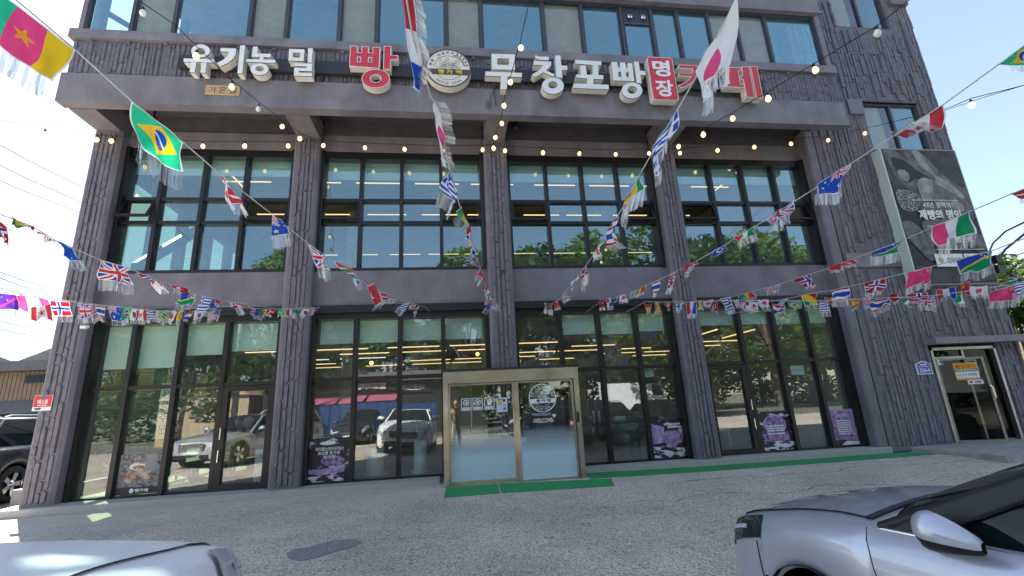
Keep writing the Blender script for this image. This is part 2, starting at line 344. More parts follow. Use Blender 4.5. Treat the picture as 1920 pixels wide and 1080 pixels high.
# ------------------------------------------------------------------ setting
def struct(name, mb, m): return tag(obj(name, mb, m), kind='structure')
def bend(x, y):   # the lot swells a little at the entrance and falls away to the front right
    f = -y - 1.2 if y > -9.5 else 8.3 * max(0, (y + 16) / 6.5)
    return .05 * math.exp(-((x - .6) / 3.2) ** 2) * math.exp(-((y + .6) / 1.3) ** 2) - .0115 * min(max(0, x + 2), 7) * max(0, f)
g = MB(); NX, NY = 60, 40
g.grid(lambda a, b: (-20 + 44 * a, -17 + 17.5 * b, bend(-20 + 44 * a, -17 + 17.5 * b)), NX, NY)
struct('parking_lot', g, M['asphalt'])
M['road'] = mat('road_asphalt', (.15, .145, .135), .9, var=.2, scale=8, bump=.2)
M['earth'] = mat('ground_cover', (.2, .19, .13), .95, var=.4, scale=.8)
g = MB()
for x0, x1, y0, y1 in ((-400, 400, -400, -17), (-400, -20, -17, .5), (24, 400, -17, .5), (-400, 400, .5, 400)): g.quad((x0, y0, -.03), (x1, y0, -.03), (x1, y1, -.03), (x0, y1, -.03))
struct('ground', g, M['earth'])
g = MB(); g.quad((-150, -26, -.012), (150, -26, -.012), (150, -17, -.012), (-150, -17, -.012)); struct('road', g, M['road'])
g = MB(); g.quad((-40, -.3, -.014), (-20, -.3, -.014), (-20, 40, -.014), (-40, 40, -.014)); g.quad((-20, .5, -.016), (-7.2, .5, -.016), (-7.2, 40, -.016), (-20, 40, -.016)); struct('side_road', g, M['road'])

# ------------------------------------------------------------------ building
bld = thing('cafe_building', 'dark grey rendered three storey cafe building with black gridded shop windows', 'building', (2.8, 0, 0))
def part(name, mb, m, parent=None): return obj(name, mb, m, parent or bld)
BAYS = [(-6.54, -3.25), (-2.74, .71), (1.22, 4.66), (5.16, 8.58)]
COLX = [(-7.05, -6.54), (-3.25, -2.74), (.71, 1.22), (4.66, 5.16)]
MUL1 = [(-5.892, -5.088, -4.28), (-1.918, -1.071, -.223), (2.191, 3.017, 3.845), (6.202, 7.023, 7.843)]
MUL2 = [(-5.848, -5.048, -4.244), (-1.916, -1.074, -.231), (2.122, 2.963, 3.805), (6.119, 6.946, 7.773)]

def strips(mb, x0, x1, z0, z1, y, wmin=.07, wmax=.12, lmin=.25, lmax=.6, dmin=.008, dmax=.03, rnd=random, gap=.008, skip=None):
    """cast vertical strip relief standing proud of a wall whose face is at y (towards -y)"""
    x = x0
    while x < x1 - .02:
        w = min(rnd.uniform(wmin, wmax), x1 - x); 
        if x1 - (x + w) < .03: w = x1 - x
        z = z1 + rnd.uniform(0, lmax * .8)
        while z > z0 + .02:
            l = rnd.uniform(lmin, lmax); za, zb = max(z - l, z0), min(z, z1); z -= l
            if zb - za < .05: continue
            if skip and skip(x, x + w, za, zb): continue
            d = rnd.uniform(dmin, dmax); ch = min(.012, w * .15); k = rnd.uniform(-.006, .006)
            xa, xb = x + gap / 2, x + w - gap / 2; za += gap / 2; zb -= gap / 2
            b = [(xa, y, za), (xb, y, za), (xb, y, zb), (xa, y, zb)]
            f = [(xa + ch, y - d, za + ch * .4), (xb - ch, y - d - k, za + ch * .4), (xb - ch, y - d - k, zb - ch * .4), (xa + ch, y - d, zb - ch * .4)]
            mb.add(b + f, [(4, 5, 6, 7), (0, 1, 5, 4), (1, 2, 6, 5), (2, 3, 7, 6), (3, 0, 4, 7)])
        x += w
    return mb
def loops(mb, x0, x1, z0, z1, y, rnd=random):
    """tall round-ended strips with incised outlines, as on the columns"""
    nc = max(3, round((x1 - x0) / .098)); w = (x1 - x0) / nc
    for c in range(nc):
        z = z1 + rnd.uniform(0, .5)
        while z > z0 + .03:
            l = rnd.choice((.18, .45, .55, .7, .85)); za, zb = max(z - l, z0) + .008, min(z, z1) - .008; z -= l
            if zb - za < .06: continue
            wd = w * rnd.uniform(.72, .9); xc = x0 + w * (c + .5) + rnd.uniform(-.008, .008); xa, xb = xc - wd / 2, xc + wd / 2; d = rnd.uniform(.018, .042)
            r = wd * .45; out = []
            for (cx, cz, a0) in ((xb - r, za + r, -90), (xb - r, zb - r * .5, 0), (xa + r, zb - r * .5, 90), (xa + r, za + r, 180)):
                for k in range(3):
                    a = R(a0 + 45 * k); rz = r if cz < (za + zb) / 2 else r * .5
                    out.append((cx + r * math.cos(a), cz + rz * math.sin(a)))
            n = len(out); mx = (xa + xb) / 2; mz = (za + zb) / 2
            vs = [(px, y, pz) for px, pz in out] + [(mx + (px - mx) * .8, y - d, mz + (pz - mz) * (1 - .02 / max(zb - za, .1))) for px, pz in out]
            mb.add(vs, [tuple(range(n, 2 * n))] + [(i, (i + 1) % n, n + (i + 1) % n, n + i) for i in range(n)])
    return mb
rr = random.Random(11)
for x0, x1 in COLX:
    c = MB(); c.cbox(x0, x1, -.345, .25, .12, 7.06, .05); cp = part('column', c, M['render'])
    t = MB(); loops(t, x0 + .075, x1 - .075, .16, 7.0, -.345, rr)
    o = obj('relief', t, M['relief'], cp); o['kind'] = 'stuff'
    c = MB(); c.box(x0 + .03, x1 - .03, -1.0, -.05, 7.06, 7.5); part('cantilever_bracket', c, M['beam'])
# smooth pilaster at the right end and its joint
c = MB(); c.cbox(8.58, 8.84, -.36, .25, .12, 7.5, .035); part('pilaster', c, M['render'])
c = MB(); c.box(8.845, 8.856, -.34, .2, .1, 7.5); part('joint', c, M['black'])
# spandrels and lintels
for x0, x1 in BAYS:
    c = MB(); c.box(x0, x1, -.12, .2, 3.40, 4.12); part('spandrel_wall', c, M['render'])
    c = MB(); c.box(x0, x1, -.1, .25, 6.83, 7.22); part('lintel', c, M['beam'])
    c = MB(); c.box(x0, x1, -.06, .25, 7.22, 7.6); part('upper_lintel', c, M['soffit'])
    c = MB(); c.box(x0, x1, -.19, .2, 3.375, 3.4); part('drip_ledge', c, M['frame'])
c = MB(); c.box(-7.05, 8.84, -1.0, .25, 7.6, 7.75); part('soffit', c, M['soffit'])
# fascia
c = MB(); c.box(-7.1, 8.95, -1.215, -1.0, 7.08, 7.685)
c.add([(-7.1, -1.215, 7.685), (8.95, -1.215, 7.685), (8.95, -1.13, 7.72), (-7.1, -1.13, 7.72)], [(0, 1, 2, 3)]); part('fascia_beam', c, M['beam'])
c = MB(); c.box(-7.06, 8.93, -1.15, -.9, 7.7, 8.47); fp = part('fascia_wall', c, M['relief'])
t = MB(); strips(t, -7.05, 8.92, 7.72, 8.46, -1.15, .06, .1, .18, .5, .006, .03, rr)
o = obj('relief', t, M['relief'], fp); o['kind'] = 'stuff'
t = MB(); x = -6.8
while x < 8.8: t.box(x, x + .07, -1.2, -1.14, 8.41, 8.47); x += .66
obj('dentil', t, M['relief'], fp)['kind'] = 'stuff'
c = MB(); c.box(-7.12, 9.0, -1.235, -.9, 8.47, 8.665); part('window_sill', c, M['beam'])
c = MB(); c.box(-7.06, 9.0, -1.2, -.8, 10.25, 11.6); c.box(-7.06, 9.02, -1.24, -.8, 10.19, 10.25); islands('parapet_wall', c, M['beam'], bld)
c = MB(); c.box(-7.06, -6.98, -1.14, -1.0, 8.66, 10.2); c.box(8.86, 8.98, -1.16, -1.0, 8.66, 10.2); islands('end_pier', c, M['beam'], bld)
c = MB(); c.box(-7.0, 8.9, -1.0, 8.8, 11.6, 14); c.box(8.9, 12.7, .3, 9, 12.9, 14); islands('upper_storeys', c, M['render'], bld)
# third floor glazing
V3 = [(-6.96, -6.2, 'g'), (-6.14, -5.44, 'b'), (-5.38, -4.04, 'g'), (-3.98, -3.33, 'b'), (-3.27, -2.29, 'g'), (-2.23, -1.53, 'b'), (-1.47, -.09, 'g'), (-.03, .67, 'b'),
      (.73, 2.06, 'g'), (2.12, 2.96, 'b'), (3.02, 3.88, 'g'), (3.98, 4.62, 'v'), (4.7, 5.27, 'g'), (5.33, 6.05, 'g'), (6.1, 6.77, 'b'), (6.82, 7.52, 'b'), (7.58, 8.84, 'g')]
win = MB(); win.box(-6.98, 8.86, -1.12, -1.02, 8.668, 8.71); win.box(-6.98, 8.86, -1.12, -1.02, 10.13, 10.19)
xs = [-6.97] + [(V3[i][1] + V3[i + 1][0]) / 2 for i in range(len(V3) - 1)] + [8.85]
for x in xs: win.box(x - .03, x + .03, -1.115, -1.03, 8.71, 10.13)
wo = part('window', win, M['frame2'])
for x0, x1, k in V3:
    z1 = 10.13
    if k == 'v':
        z1 = 9.66; v = MB(); v.box(x0, x1, -1.1, -1.05, 9.66, 9.71); v.box(x0, x1, -1.07, -1.05, 9.71, 10.13); xx = x0 + .02
        while xx < x1 - .04: v.box(xx, xx + .03, -1.085, -1.07, 9.71, 10.13); xx += .07
        obj('vent_panel', v, M['frame2'], wo)
        for q in (.25, .75):
            v = MB(); v.lathe([(.03, 0), (.055, 0), (.055, -.06), (.03, -.06)], (x0 + (x1 - x0) * q, -1.08, 9.86), 'y', 12); obj('vent_pipe', v, M['chrome'], wo)
    a = rr.uniform(-.004, .004)
    p = MB(); p.box(x0, x1, -1.062 + a, -1.055 + a, 8.72, z1); obj('pane', p, M['glass3'] if k != 'b' else M['glassd'], wo)
    sb = MB(); sb.box(x0, x1, -1.09, -1.064 + min(a, 0) - .002, 8.712, 8.745); sb.box(x0, x0 + .025, -1.09, -1.066, 8.745, z1); sb.box(x1 - .025, x1, -1.09, -1.066, 8.745, z1); obj('sash', sb, M['frame2'], wo)
    if k == 'b': p = MB(); p.box(x0, x1, -1.03, -1.02, 8.71, 10.13); obj('blind', p, M['blindgrey'], wo)
# room shell of the third floor, with daylight from the left end
c = MB(); c.box(-7.0, 8.8, -1.0, 8.8, 8.5, 8.66); c.box(-7.0, 8.8, 4.0, 4.2, 8.67, 11.6); islands('floor_slab', c, M['intfloor'], bld)
c = MB()
for y0, y1 in ((-.95, -.8), (.2, .35), (1.5, 1.65), (2.8, 4)): c.box(-7.0, -6.85, y0, y1, 8.67, 11.6)
c.add([(-6.9, -.8, 9.4), (-6.9, 1.5, 10.4), (-6.9, 1.5, 10.55), (-6.9, -.8, 9.55)], [(0, 1, 2, 3)]); part('end_wall', c, M['frame2'])

# shop windows
def panes(parent, xl, z0, z1, m, y=0., names='pane'):
    for i in range(len(xl) - 1):
        a, b = rr.uniform(-.0022, .0022), rr.uniform(-.003, .003)
        p = MB(); x0, x1 = xl[i], xl[i + 1]
        ya, yb, yc, yd = y + a - b, y - a - b, y - a + b, y + a + b
        p.add([(x0, ya, z0), (x1, yb, z0), (x1, yc, z1), (x0, yd, z1), (x0, ya + .008, z0), (x1, yb + .008, z0), (x1, yc + .008, z1), (x0, yd + .008, z1)], [(0, 1, 2, 3), (4, 7, 6, 5), (0, 4, 5, 1), (3, 2, 6, 7), (0, 3, 7, 4), (1, 5, 6, 2)])
        obj(names, p, m, parent)
BL1 = [(2.34, 2.34, 2.55, 2.6), (2.68, 2.68, 2.7, 2.7), (None, 2.72, 2.7, 2.74), (2.82, 2.82, 2.8, 2.8)]
doors = {0: 3, 3: 0}
for k, (x0, x1) in enumerate(BAYS):
    a, b = x0 + .07, x1 - .09; ms = MUL1[k]; xl = [a] + list(ms) + [b]
    f = MB(); f.box(x0, a, -.15, .06, .12, 3.25); f.box(b, x1, -.16, .06, .12, 3.25); f.box(a, b, -.1, .06, 3.136, 3.25); f.box(x0, x1, -.2, .06, 3.25, 3.375)
    w1 = part('window', f, M['frame'])
    for m_ in ms: t = MB(); t.box(m_ - .04, m_ + .04, -.09, .05, .12, 3.136); obj('mullion', t, M['frame'], w1)
    for i in range(4):
        t = MB(); q0, q1 = (xl[i] + (.04 if i else 0)), (xl[i + 1] - (.04 if i < 3 else 0))
        t.box(q0, q1, -.07, .05, 1.94, 2.01)
        if doors.get(k) != i: t.box(q0, q1, -.06, .05, .12, .165)
        islands('transom', t, M['frame'], w1)
    panes(w1, xl, 2.0, 3.136, M['glass1'])
    for i in range(4):
        if doors.get(k) == i: continue
        panes(w1, xl[i:i + 2], .165, 1.945, M['glass1'])
    for i in range(4):
        zb = BL1[k][i]
        if zb: t = MB(); t.box(xl[i] + .045, xl[i + 1] - .045, .09, .1, zb, 3.13); obj('blind', t, M['blind'], w1)
    if k in doors:
        i = doors[k]; q0, q1 = xl[i] + .04 * (i > 0), xl[i + 1] - .04 * (i < 3)
        d = MB(); d.box(q0, q0 + .1, -.085, .0, .13, 1.93); d.box(q1 - .11, q1, -.085, .0, .13, 1.93); d.box(q0 + .1, q1 - .11, -.083, .0, 1.84, 1.93); d.box(q0 + .1, q1 - .11, -.083, .0, .13, .24)
        dr = part('door', d, M['frame']); panes(dr, [q0 + .09, q1 - .1], .23, 1.85, M['glass1'], -.03)
        hx = q0 + .05 if k == 0 else q1 - .05
        for za, zb in ((.62, .82), (1.0, 1.2)):
            h = MB(); h.tube([(hx, -.13, za), (hx, -.13, zb)], .012, 8); h.box(hx - .006, hx + .006, -.13, -.08, za + .02, za + .04); h.box(hx - .006, hx + .006, -.13, -.08, zb - .04, zb - .02); obj('handle', h, M['chrome'], dr)
    # second floor
    a, b = x0 + .07, x1 - .09; ms = MUL2[k]; xl = [a] + list(ms) + [b]
    f = MB(); f.box(x0, a, -.15, .06, 4.12, 6.83); f.box(b, x1, -.16, .06, 4.12, 6.83); f.box(a, b, -.09, .06, 6.67, 6.83); f.box(a, b, -.1, .06, 4.12, 4.19)
    w2 = part('window', f, M['frame'])
    for m_ in ms: t = MB(); t.box(m_ - .035, m_ + .035, -.09, .05, 4.19, 6.67); obj('mullion', t, M['frame'], w2)
    for zt in (5.195, 5.705):
        for i in range(4):
            t = MB(); t.box(xl[i] + (.035 if i else 0), xl[i + 1] - (.035 if i < 3 else 0), -.07, .05, zt - .035, zt + .035); obj('transom', t, M['frame'], w2)
    panes(w2, xl, 4.19, 5.165, M['glass2']); panes(w2, xl[1:4], 5.225, 5.675, M['glass2']); panes(w2, xl, 5.735, 6.67, M['glass2'])
    for i in (0, 3):   # opened awning sashes
        q0, q1 = xl[i] + .035 * (i > 0) + .005, xl[i + 1] - .035 * (i < 3) - .005; an = R((27, 16, 14, 20)[k] if i == 0 else (17, 15, 17, 19)[k])
        def P(x, s, dy=0): return (x, -.06 - math.sin(an) * s + dy * math.cos(an), 5.67 - math.cos(an) * s + dy * math.sin(an) * -1)
        s_ = MB()
        def bar(xa, xb, sa, sb_): s_.add([P(xa, sa), P(xb, sa), P(xb, sb_), P(xa, sb_), P(xa, sa, .04), P(xb, sa, .04), P(xb, sb_, .04), P(xa, sb_, .04)], [(0, 1, 2, 3), (4, 7, 6, 5), (0, 4, 5, 1), (1, 5, 6, 2), (2, 6, 7, 3), (3, 7, 4, 0)])
        bar(q0, q1, 0, .05); bar(q0, q1, .41, .46); bar(q0, q0 + .05, .05, .41); bar(q1 - .05, q1, .05, .41)
        s_.add([P(q0 + .05, .05, .02), P(q1 - .05, .05, .02), P(q1 - .05, .41, .02), P(q0 + .05, .41, .02)], [(0, 1, 2, 3)], 1)
        obj('sash', s_, [M['frame'], M['glassd']], w2)
    for i in range(4):
        t = MB(); t.box(xl[i] + .03, xl[i + 1] - .03, .09, .1, 6.26 if k else 6.32, 6.66); obj('blind', t, M['blind'], w2)
# granite kerb under the front
c = MB(); q = [-7.25, -5.6, -3.9, -3.1, -1.7, -.3]
segs = [(q[i], q[i + 1]) for i in range(5)] + [(2.3, 3.6), (3.6, 5.0), (5.0, 6.6), (6.6, 8.83)]
for x0, x1 in segs:
    c = MB(); x1 -= .004; yk = -.5 if x1 < 0 else -.41; c.box(x0, x1, yk, .1, -.3, .118)
    c.add([(x0, yk, .118), (x1, yk, .118), (x1, yk + .015, .126), (x0, yk + .015, .126), (x1, -.1, .135), (x0, -.1, .135)], [(0, 1, 2, 3), (3, 2, 4, 5)])
    part('kerb_stone', c, M['granite'])
# wing wall on the right (openings left for windows and the porch door)
def holes(x0, x1, za, zb):
    for a, b, c_, d in WH:
        if x1 > a and x0 < b and zb > c_ and za < d: return True
    return False
WH = [(10.44, 12.08, 7.02, 8.42), (10.36, 11.98, 10.78, 12.3), (10.4, 12.12, -1, 2.16)]
def wallpieces(mb, x0, x1, z0, z1, y0, y1, hs):
    zs = sorted({z0, z1, *[h for q_ in hs for h in q_[2:] if z0 < h < z1]})
    for i in range(len(zs) - 1):
        zc = (zs[i] + zs[i + 1]) / 2; xs_ = [x0]
        for a, b, c_, d in sorted(hs):
            if c_ < zc < d: xs_ += [a, b]
        xs_.append(x1)
        for j in range(0, len(xs_), 2): mb.box(xs_[j], xs_[j + 1], y0, y1, zs[i], zs[i + 1])
c = MB(); wallpieces(c, 8.856, 12.7, .02, 13.0, -.33, .1, WH); ww = part('wing_wall', c, M['relief'])
t = MB(); strips(t, 9.02, 12.7, .12, 11.55, -.33, .075, .125, .3, .8, .004, .05, rr, skip=lambda a, b, c_, d: holes(a, b, c_, d) or (a < 10.35 and b > 9.2 and d > 3.95 and c_ < 4.35 and a < 10.3) )
for zz in (9.0, 9.9, 5.6, 2.75, 1.2):
    x = 9.05
    while x < 12.6:
        if not holes(x, x + .06, zz, zz + .05): t.box(x, x + rr.uniform(.03, .07), -.362, -.33, zz, zz + .035)
        x += .11
obj('relief', t, M['relief'], ww)['kind'] = 'stuff'
c = MB(); c.box(8.9, 10.3, -.38, -.33, 3.98, 4.32); c.box(12.2, 12.74, -.42, -.33, 11.6, 13.0); c.box(10.0, 10.42, -.4, -.33, 8.02, 8.44); islands('smooth_band', c, M['beam'], bld)
c = MB()
zz = .2
while zz < 12.8:
    hgt = rr.uniform(.15, .5); c.box(12.7, 12.7 + rr.uniform(.01, .05), -.345, 9, zz, min(zz + hgt - .01, 13)); zz += hgt
part('edge_quoin', c, M['relief'])
c = MB(); c.box(12.4, 12.69, .1, 9, 0, 13); part('side_wall', c, M['render'])
c = MB(); c.box(8.86, 10.38, -.37, -.33, .02, .11); part('plinth', c, M['render'])
for (x0, x1, z0, z1) in ((10.44, 12.08, 7.02, 8.42), (10.36, 11.98, 10.78, 12.3)):
    f = MB(); f.box(x0, x0 + .05, -.3, -.2, z0, z1); f.box(x1 - .05, x1, -.3, -.2, z0, z1); f.box(x0 + .05, x1 - .05, -.3, -.2, z0, z0 + .05); f.box(x0 + .05, x1 - .05, -.3, -.2, z1 - .06, z1); xm = x0 + (x1 - x0) * .52; f.box(xm - .03, xm + .03, -.29, -.21, z0 + .05, z1 - .06)
    f.box(x0 - .02, x1 + .03, -.36, -.3, z1, z1 + .04)
    w3 = part('window', f, M['frame2'])
    p = MB(); p.box(x0 + .05, xm - .03, -.245, -.24, z0 + .05, z1 - .06); obj('pane', p, M['glassd'], w3)
    p = MB(); p.box(xm + .03, x1 - .05, -.25, -.245, z0 + .05, z1 - .06); obj('pane', p, M['glass2'], w3)
    p = MB(); p.box(x0 + .05, x0 + (xm - x0) * .72, -.2, -.19, z0, z1); obj('blind', p, M['blindgrey'], w3)
    p = MB(); p.box(x0, x1, .06, .09, z0, z1); obj('dark_backing_panel', p, M['frame2'], w3)  # dark panel stands in for the unlit room behind the panes
# porch door on the right, left leaf pushed open
f = MB(); f.box(10.4, 10.46, -.36, -.1, .03, 2.1); f.box(12.02, 12.08, -.36, -.1, .03, 2.1); f.box(10.4, 12.08, -.36, -.1, 2.04, 2.1); f.box(11.25, 11.3, -.3, -.22, .03, 2.04)
f.box(10.46, 11.25, -.3, -.24, 1.86, 1.9)
pd = part('porch_door', f, M['steel2'])
p = MB(); p.box(11.3, 12.02, -.27, -.262, .12, 2.04); obj('pane', p, M['glassp'], pd)
p = MB(); p.box(11.3, 12.02, -.29, -.24, .03, .12); obj('rail', p, M['steel2'], pd)
p = MB(); p.box(10.46, 11.25, -.27, -.262, 1.9, 2.04); obj('pane', p, M['glassp'], pd)
hx, hy = 10.49, -.3; ea = R(-24); ex, ey = math.cos(ea), math.sin(ea)
def LP(s, z, n=0): return (hx + ex * s + ey * n, hy + ey * s - ex * n, z)
lf = MB()
for s0, s1, z0, z1, mi in ((0, .86, .06, .15, 0), (0, .045, .15, 1.85, 0), (.815, .86, .15, 1.85, 0), (.045, .815, 1.81, 1.85, 0)):
    lf.add([LP(s0, z0), LP(s1, z0), LP(s1, z1), LP(s0, z1), LP(s0, z0, .035), LP(s1, z0, .035), LP(s1, z1, .035), LP(s0, z1, .035)], [(0, 3, 2, 1), (4, 5, 6, 7), (0, 1, 5, 4), (1, 2, 6, 5), (2, 3, 7, 6), (3, 0, 4, 7)], 0)
lf.add([LP(.045, .15, .017), LP(.815, .15, .017), LP(.815, 1.81, .017), LP(.045, 1.81, .017)], [(0, 1, 2, 3)], 1)
obj('door_leaf', lf, [M['steel2'], M['glassp']], pd)
h = MB(); h.add([LP(.83, 1.0, .05), LP(.85, 1.0, .05), LP(.85, 1.25, .05), LP(.83, 1.25, .05)], [(0, 1, 2, 3)]); h.tube([LP(.84, .98, .08), LP(.84, 1.22, .08)], .018, 8); h.tube([LP(.84, 1.0, .03), LP(.84, 1.0, .08)], .012, 6); h.tube([LP(.84, 1.2, .03), LP(.84, 1.2, .08)], .012, 6); obj('handle', h, M['chrome'], pd)
c = MB(); c.box(10.42, 12.06, .15, .3, 0, 2.2); c.box(10.4, 12.1, -.1, .3, 0, .05); islands('porch_lobby', c, M['dark'], bld)  # plain panels; the darkness of the unlit lobby is put into their colour
c = MB(); c.box(10.3, 13.2, -.62, -.36, 2.16, 2.3); part('porch_canopy', c, M['beam'])
c = MB(); c.add([(9.3, -.78, -.3), (9.35, -2.05, -.3), (14, -2.3, -.3), (14, -.36, -.3), (9.3, -.36, -.3), (9.3, -.78, .035), (9.42, -1.95, .06), (14, -2.2, .07), (14, -.36, .1), (9.3, -.36, .09)],
    [(5, 6, 7, 8, 9), (0, 1, 6, 5), (1, 2, 7, 6), (2, 3, 8, 7), (3, 4, 9, 8), (4, 0, 5, 9)]); part('porch_step', c, M['concrete'])
# interior shell
c = MB(); c.box(-6.9, 8.8, .25, 9, .0, .125); part('shop_floor', c, M['intfloor'])
c = MB(); c.box(-7.0, 8.84, .1, 9, 3.26, 3.38); c.box(-7.0, 8.84, .1, 9, 7.45, 7.58); islands('ceiling', c, M['intceil'], bld)
c = MB(); c.box(-7.0, 8.84, .21, 9, 3.9, 4.1); part('upper_floor', c, M['intfloor'])
c = MB(); c.box(-7.0, 8.84, 9, 9.2, 0, 7.5); c.box(8.62, 8.82, .2, 9, .1, 7.5); islands('inner_wall', c, M['int'], bld)
c = MB()   # left flank wall: piers and rails between big side windows
for y0, y1 in ((.12, .35), (1.55, 1.75), (2.6, 2.78), (3.8, 4.0), (5.0, 5.2), (6.2, 9)): c.box(-7.04, -6.84, y0, y1, .1, 7.6)
for z0, z1 in ((.1, .35), (1.55, 1.66), (2.6, 3.3), (3.3, 4.25), (6.55, 7.6)): c.box(-7.02, -6.86, .35, 6.2, z0, z1)  # top band made deeper to block a sun patch on the ground
part('flank_wall', c, M['frame2'])
c = MB(); c.box(-6.96, -6.95, .35, 6.2, .35, 7.1); part('flank_glass', c, M['thin'])
c = MB()   # stair stringers seen through the upper left window
for y0, z0, y1, z1 in ((.6, 4.3, 3.4, 6.6), (3.3, 4.2, 6.0, 6.3)):
    c.add([(-6.6, y0, z0), (-6.6, y1, z1), (-6.6, y1, z1 + .28), (-6.6, y0, z0 + .28), (-6.5, y0, z0), (-6.5, y1, z1), (-6.5, y1, z1 + .28), (-6.5, y0, z0 + .28)], [(0, 1, 2, 3), (4, 7, 6, 5), (0, 4, 5, 1), (3, 2, 6, 7)])
islands('stair_stringer', c, M['frame2'], bld)
for (x, y) in ((-3.0, 4.5), (1.0, 4.5), (4.9, 4.5)):
    c = MB(); c.box(x - .2, x + .2, y - .2, y + .2, .12, 3.26); c.box(x - .2, x + .2, y - .2, y + .2, 4.1, 7.45); islands('inner_column', c, M['int'], bld)
# ------------------------------------------------------------------ big letters on the fascia
YF, YBK = -1.45, -1.285
def ell(cx, cy, rx, ry, n=28, a0=0, a1=360): return [(cx + rx * math.cos(R(a0 + (a1 - a0) * k / n)), cy + ry * math.sin(R(a0 + (a1 - a0) * k / n))) for k in range(n if a1 - a0 == 360 else n + 1)]
class Letter:
    def __init__(s, ox, oy, k): s.ox, s.oy, s.k = ox, oy, k; s.mb = MB(); s.n = 0
    def P(s, p, y): return BY(s.ox + p[0] / s.k, s.oy + p[1] / s.k, y)
    def W(s, p, y):                       # world x,z found on the face plane, then any depth
        q = s.P(p, YF); return (q.x, y, q.z)
    def stroke(s, pts):
        e = s.n * .0012; s.n += 1; n = len(pts)
        f = [s.W(p, YF + e) for p in pts]
        cx = sum(p[0] for p in f) / n; cz = sum(p[2] for p in f) / n
        a = sum(f[i][0] * f[(i + 1) % n][2] - f[(i + 1) % n][0] * f[i][2] for i in range(n))
        if a < 0: f = f[::-1]
        s.mb.add(f, [tuple(range(n))], 0)
        lay = [(YF + e, 1), (YF + e + .018, 2), (YBK, None)]
        for (ya, mi), (yb, _) in zip(lay, lay[1:]):
            vs = [(p[0], ya, p[2]) for p in f] + [(p[0], yb, p[2]) for p in f]
            s.mb.add(vs, [(i, n + i, n + (i + 1) % n, (i + 1) % n) for i in range(n)], mi)
        return s
    def ring(s, o, i_):
        e = s.n * .0012; s.n += 1; n = len(o)
        O = [s.W(p, YF + e) for p in o]; I = [s.W(p, YF + e) for p in i_]
        s.mb.add(O + I, [(k, n + k, n + (k + 1) % n, (k + 1) % n) for k in range(n)], 0)
        for Q in (O, I):
            for ya, yb, mi in ((YF + e, YF + e + .018, 1), (YF + e + .018, YBK, 2)):
                s.mb.add([(p[0], ya, p[2]) for p in Q] + [(p[0], yb, p[2]) for p in Q], [(k, n + k, n + (k + 1) % n, (k + 1) % n) for k in range(n)], mi)
        return s
def _outline(self, *contours):
    """thin pale rim round the red faces"""
    for c in contours:
        f = [np.array(self.W(p, YF)) for p in c]; n = len(f); ar = sum(f[i][0] * f[(i + 1) % n][2] - f[(i + 1) % n][0] * f[i][2] for i in range(n)); sg = 1 if ar > 0 else -1; I = []
        for i in range(n):
            a, b_ = f[i] - f[i - 1], f[(i + 1) % n] - f[i]; na = np.array([-a[2], 0, a[0]]) / max(np.hypot(a[0], a[2]), 1e-6) * sg; nb = np.array([-b_[2], 0, b_[0]]) / max(np.hypot(b_[0], b_[2]), 1e-6) * sg; m = na + nb; m /= max(m @ m / 2, .3); I.append(f[i] + m * .014)
        y = YF - .003; self.mb.add([(p[0], y, p[2]) for p in f] + [(p[0], y, p[2]) for p in I], [(i, (i + 1) % n, n + (i + 1) % n, n + i) for i in range(n)], 2)
    return self
Letter.outline = _outline
sign = thing('shop_sign', 'long row of raised white and red block letters across the building front', 'sign', (0, -1.3, 8))
b = MB(); b.box(-5.1, 7.0, -1.283, -1.2, 7.84, 8.13); obj('backing_bar', b, M['dark'], sign)
for x in np.arange(-4.8, 7, 1.15):
    b = MB(); b.tube([(x, -1.26, 7.85), (x, -1.17, 7.74)], .015, 6); obj('bracket', b, M['dark'], sign)
def done(l, red=False): obj('letter', l.mb, [M['red'], M['cream'], M['cream']] if red else [M['white'], M['black'], M['cream']], sign)
A = (300, 60, 5.647)
done(Letter(*A).ring(ell(430, 200, 100, 70), ell(432, 205, 50, 34)).stroke([(250, 278), (575, 290), (572, 325), (248, 315)]).stroke([(325, 318), (383, 320), (367, 430), (313, 425)]).stroke([(440, 322), (495, 324), (480, 432), (425, 428)]))
done(Letter(*A).stroke([(640, 168), (808, 175), (800, 235), (775, 285), (720, 328), (640, 365), (600, 328), (668, 295), (715, 250), (730, 212), (640, 208)]).stroke([(850, 140), (902, 141), (870, 440), (818, 438)]))
done(Letter(*A).stroke([(985, 155), (1035, 155), (1032, 228), (1178, 232), (1172, 268), (970, 262)]).stroke([(1055, 266), (1098, 267), (1097, 290), (1052, 288)]).stroke([(915, 285), (1222, 293), (1218, 328), (913, 315)]).ring(ell(1052, 392, 96, 63), ell(1055, 388, 46, 27)))
done(Letter(*A).ring([(1368, 178), (1530, 184), (1522, 308), (1358, 303)], [(1408, 218), (1487, 220), (1480, 272), (1403, 268)]).stroke([(1568, 170), (1618, 171), (1606, 325), (1562, 325)]).stroke([(1425, 330), (1612, 332), (1608, 415), (1472, 410), (1470, 430), (1610, 434), (1608, 467), (1416, 462), (1420, 378), (1552, 383), (1553, 362), (1422, 360)]))
A = (620, 60, 6.4)
l = Letter(*A)
for q in ([(235, 165), (325, 168), (318, 300), (314, 360), (312, 414), (222, 412), (228, 280)], [(372, 172), (458, 175), (452, 302), (448, 364), (446, 417), (361, 415), (364, 362), (368, 300)], [(505, 180), (597, 182), (585, 440), (496, 438), (497, 365), (500, 303)],
          [(322, 243), (368, 245), (366, 298), (318, 298)], [(455, 246), (501, 248), (499, 302), (452, 300)], [(314, 362), (363, 363), (360, 414), (312, 413)], [(448, 365), (497, 366), (496, 437), (446, 416)]): l.stroke(q)
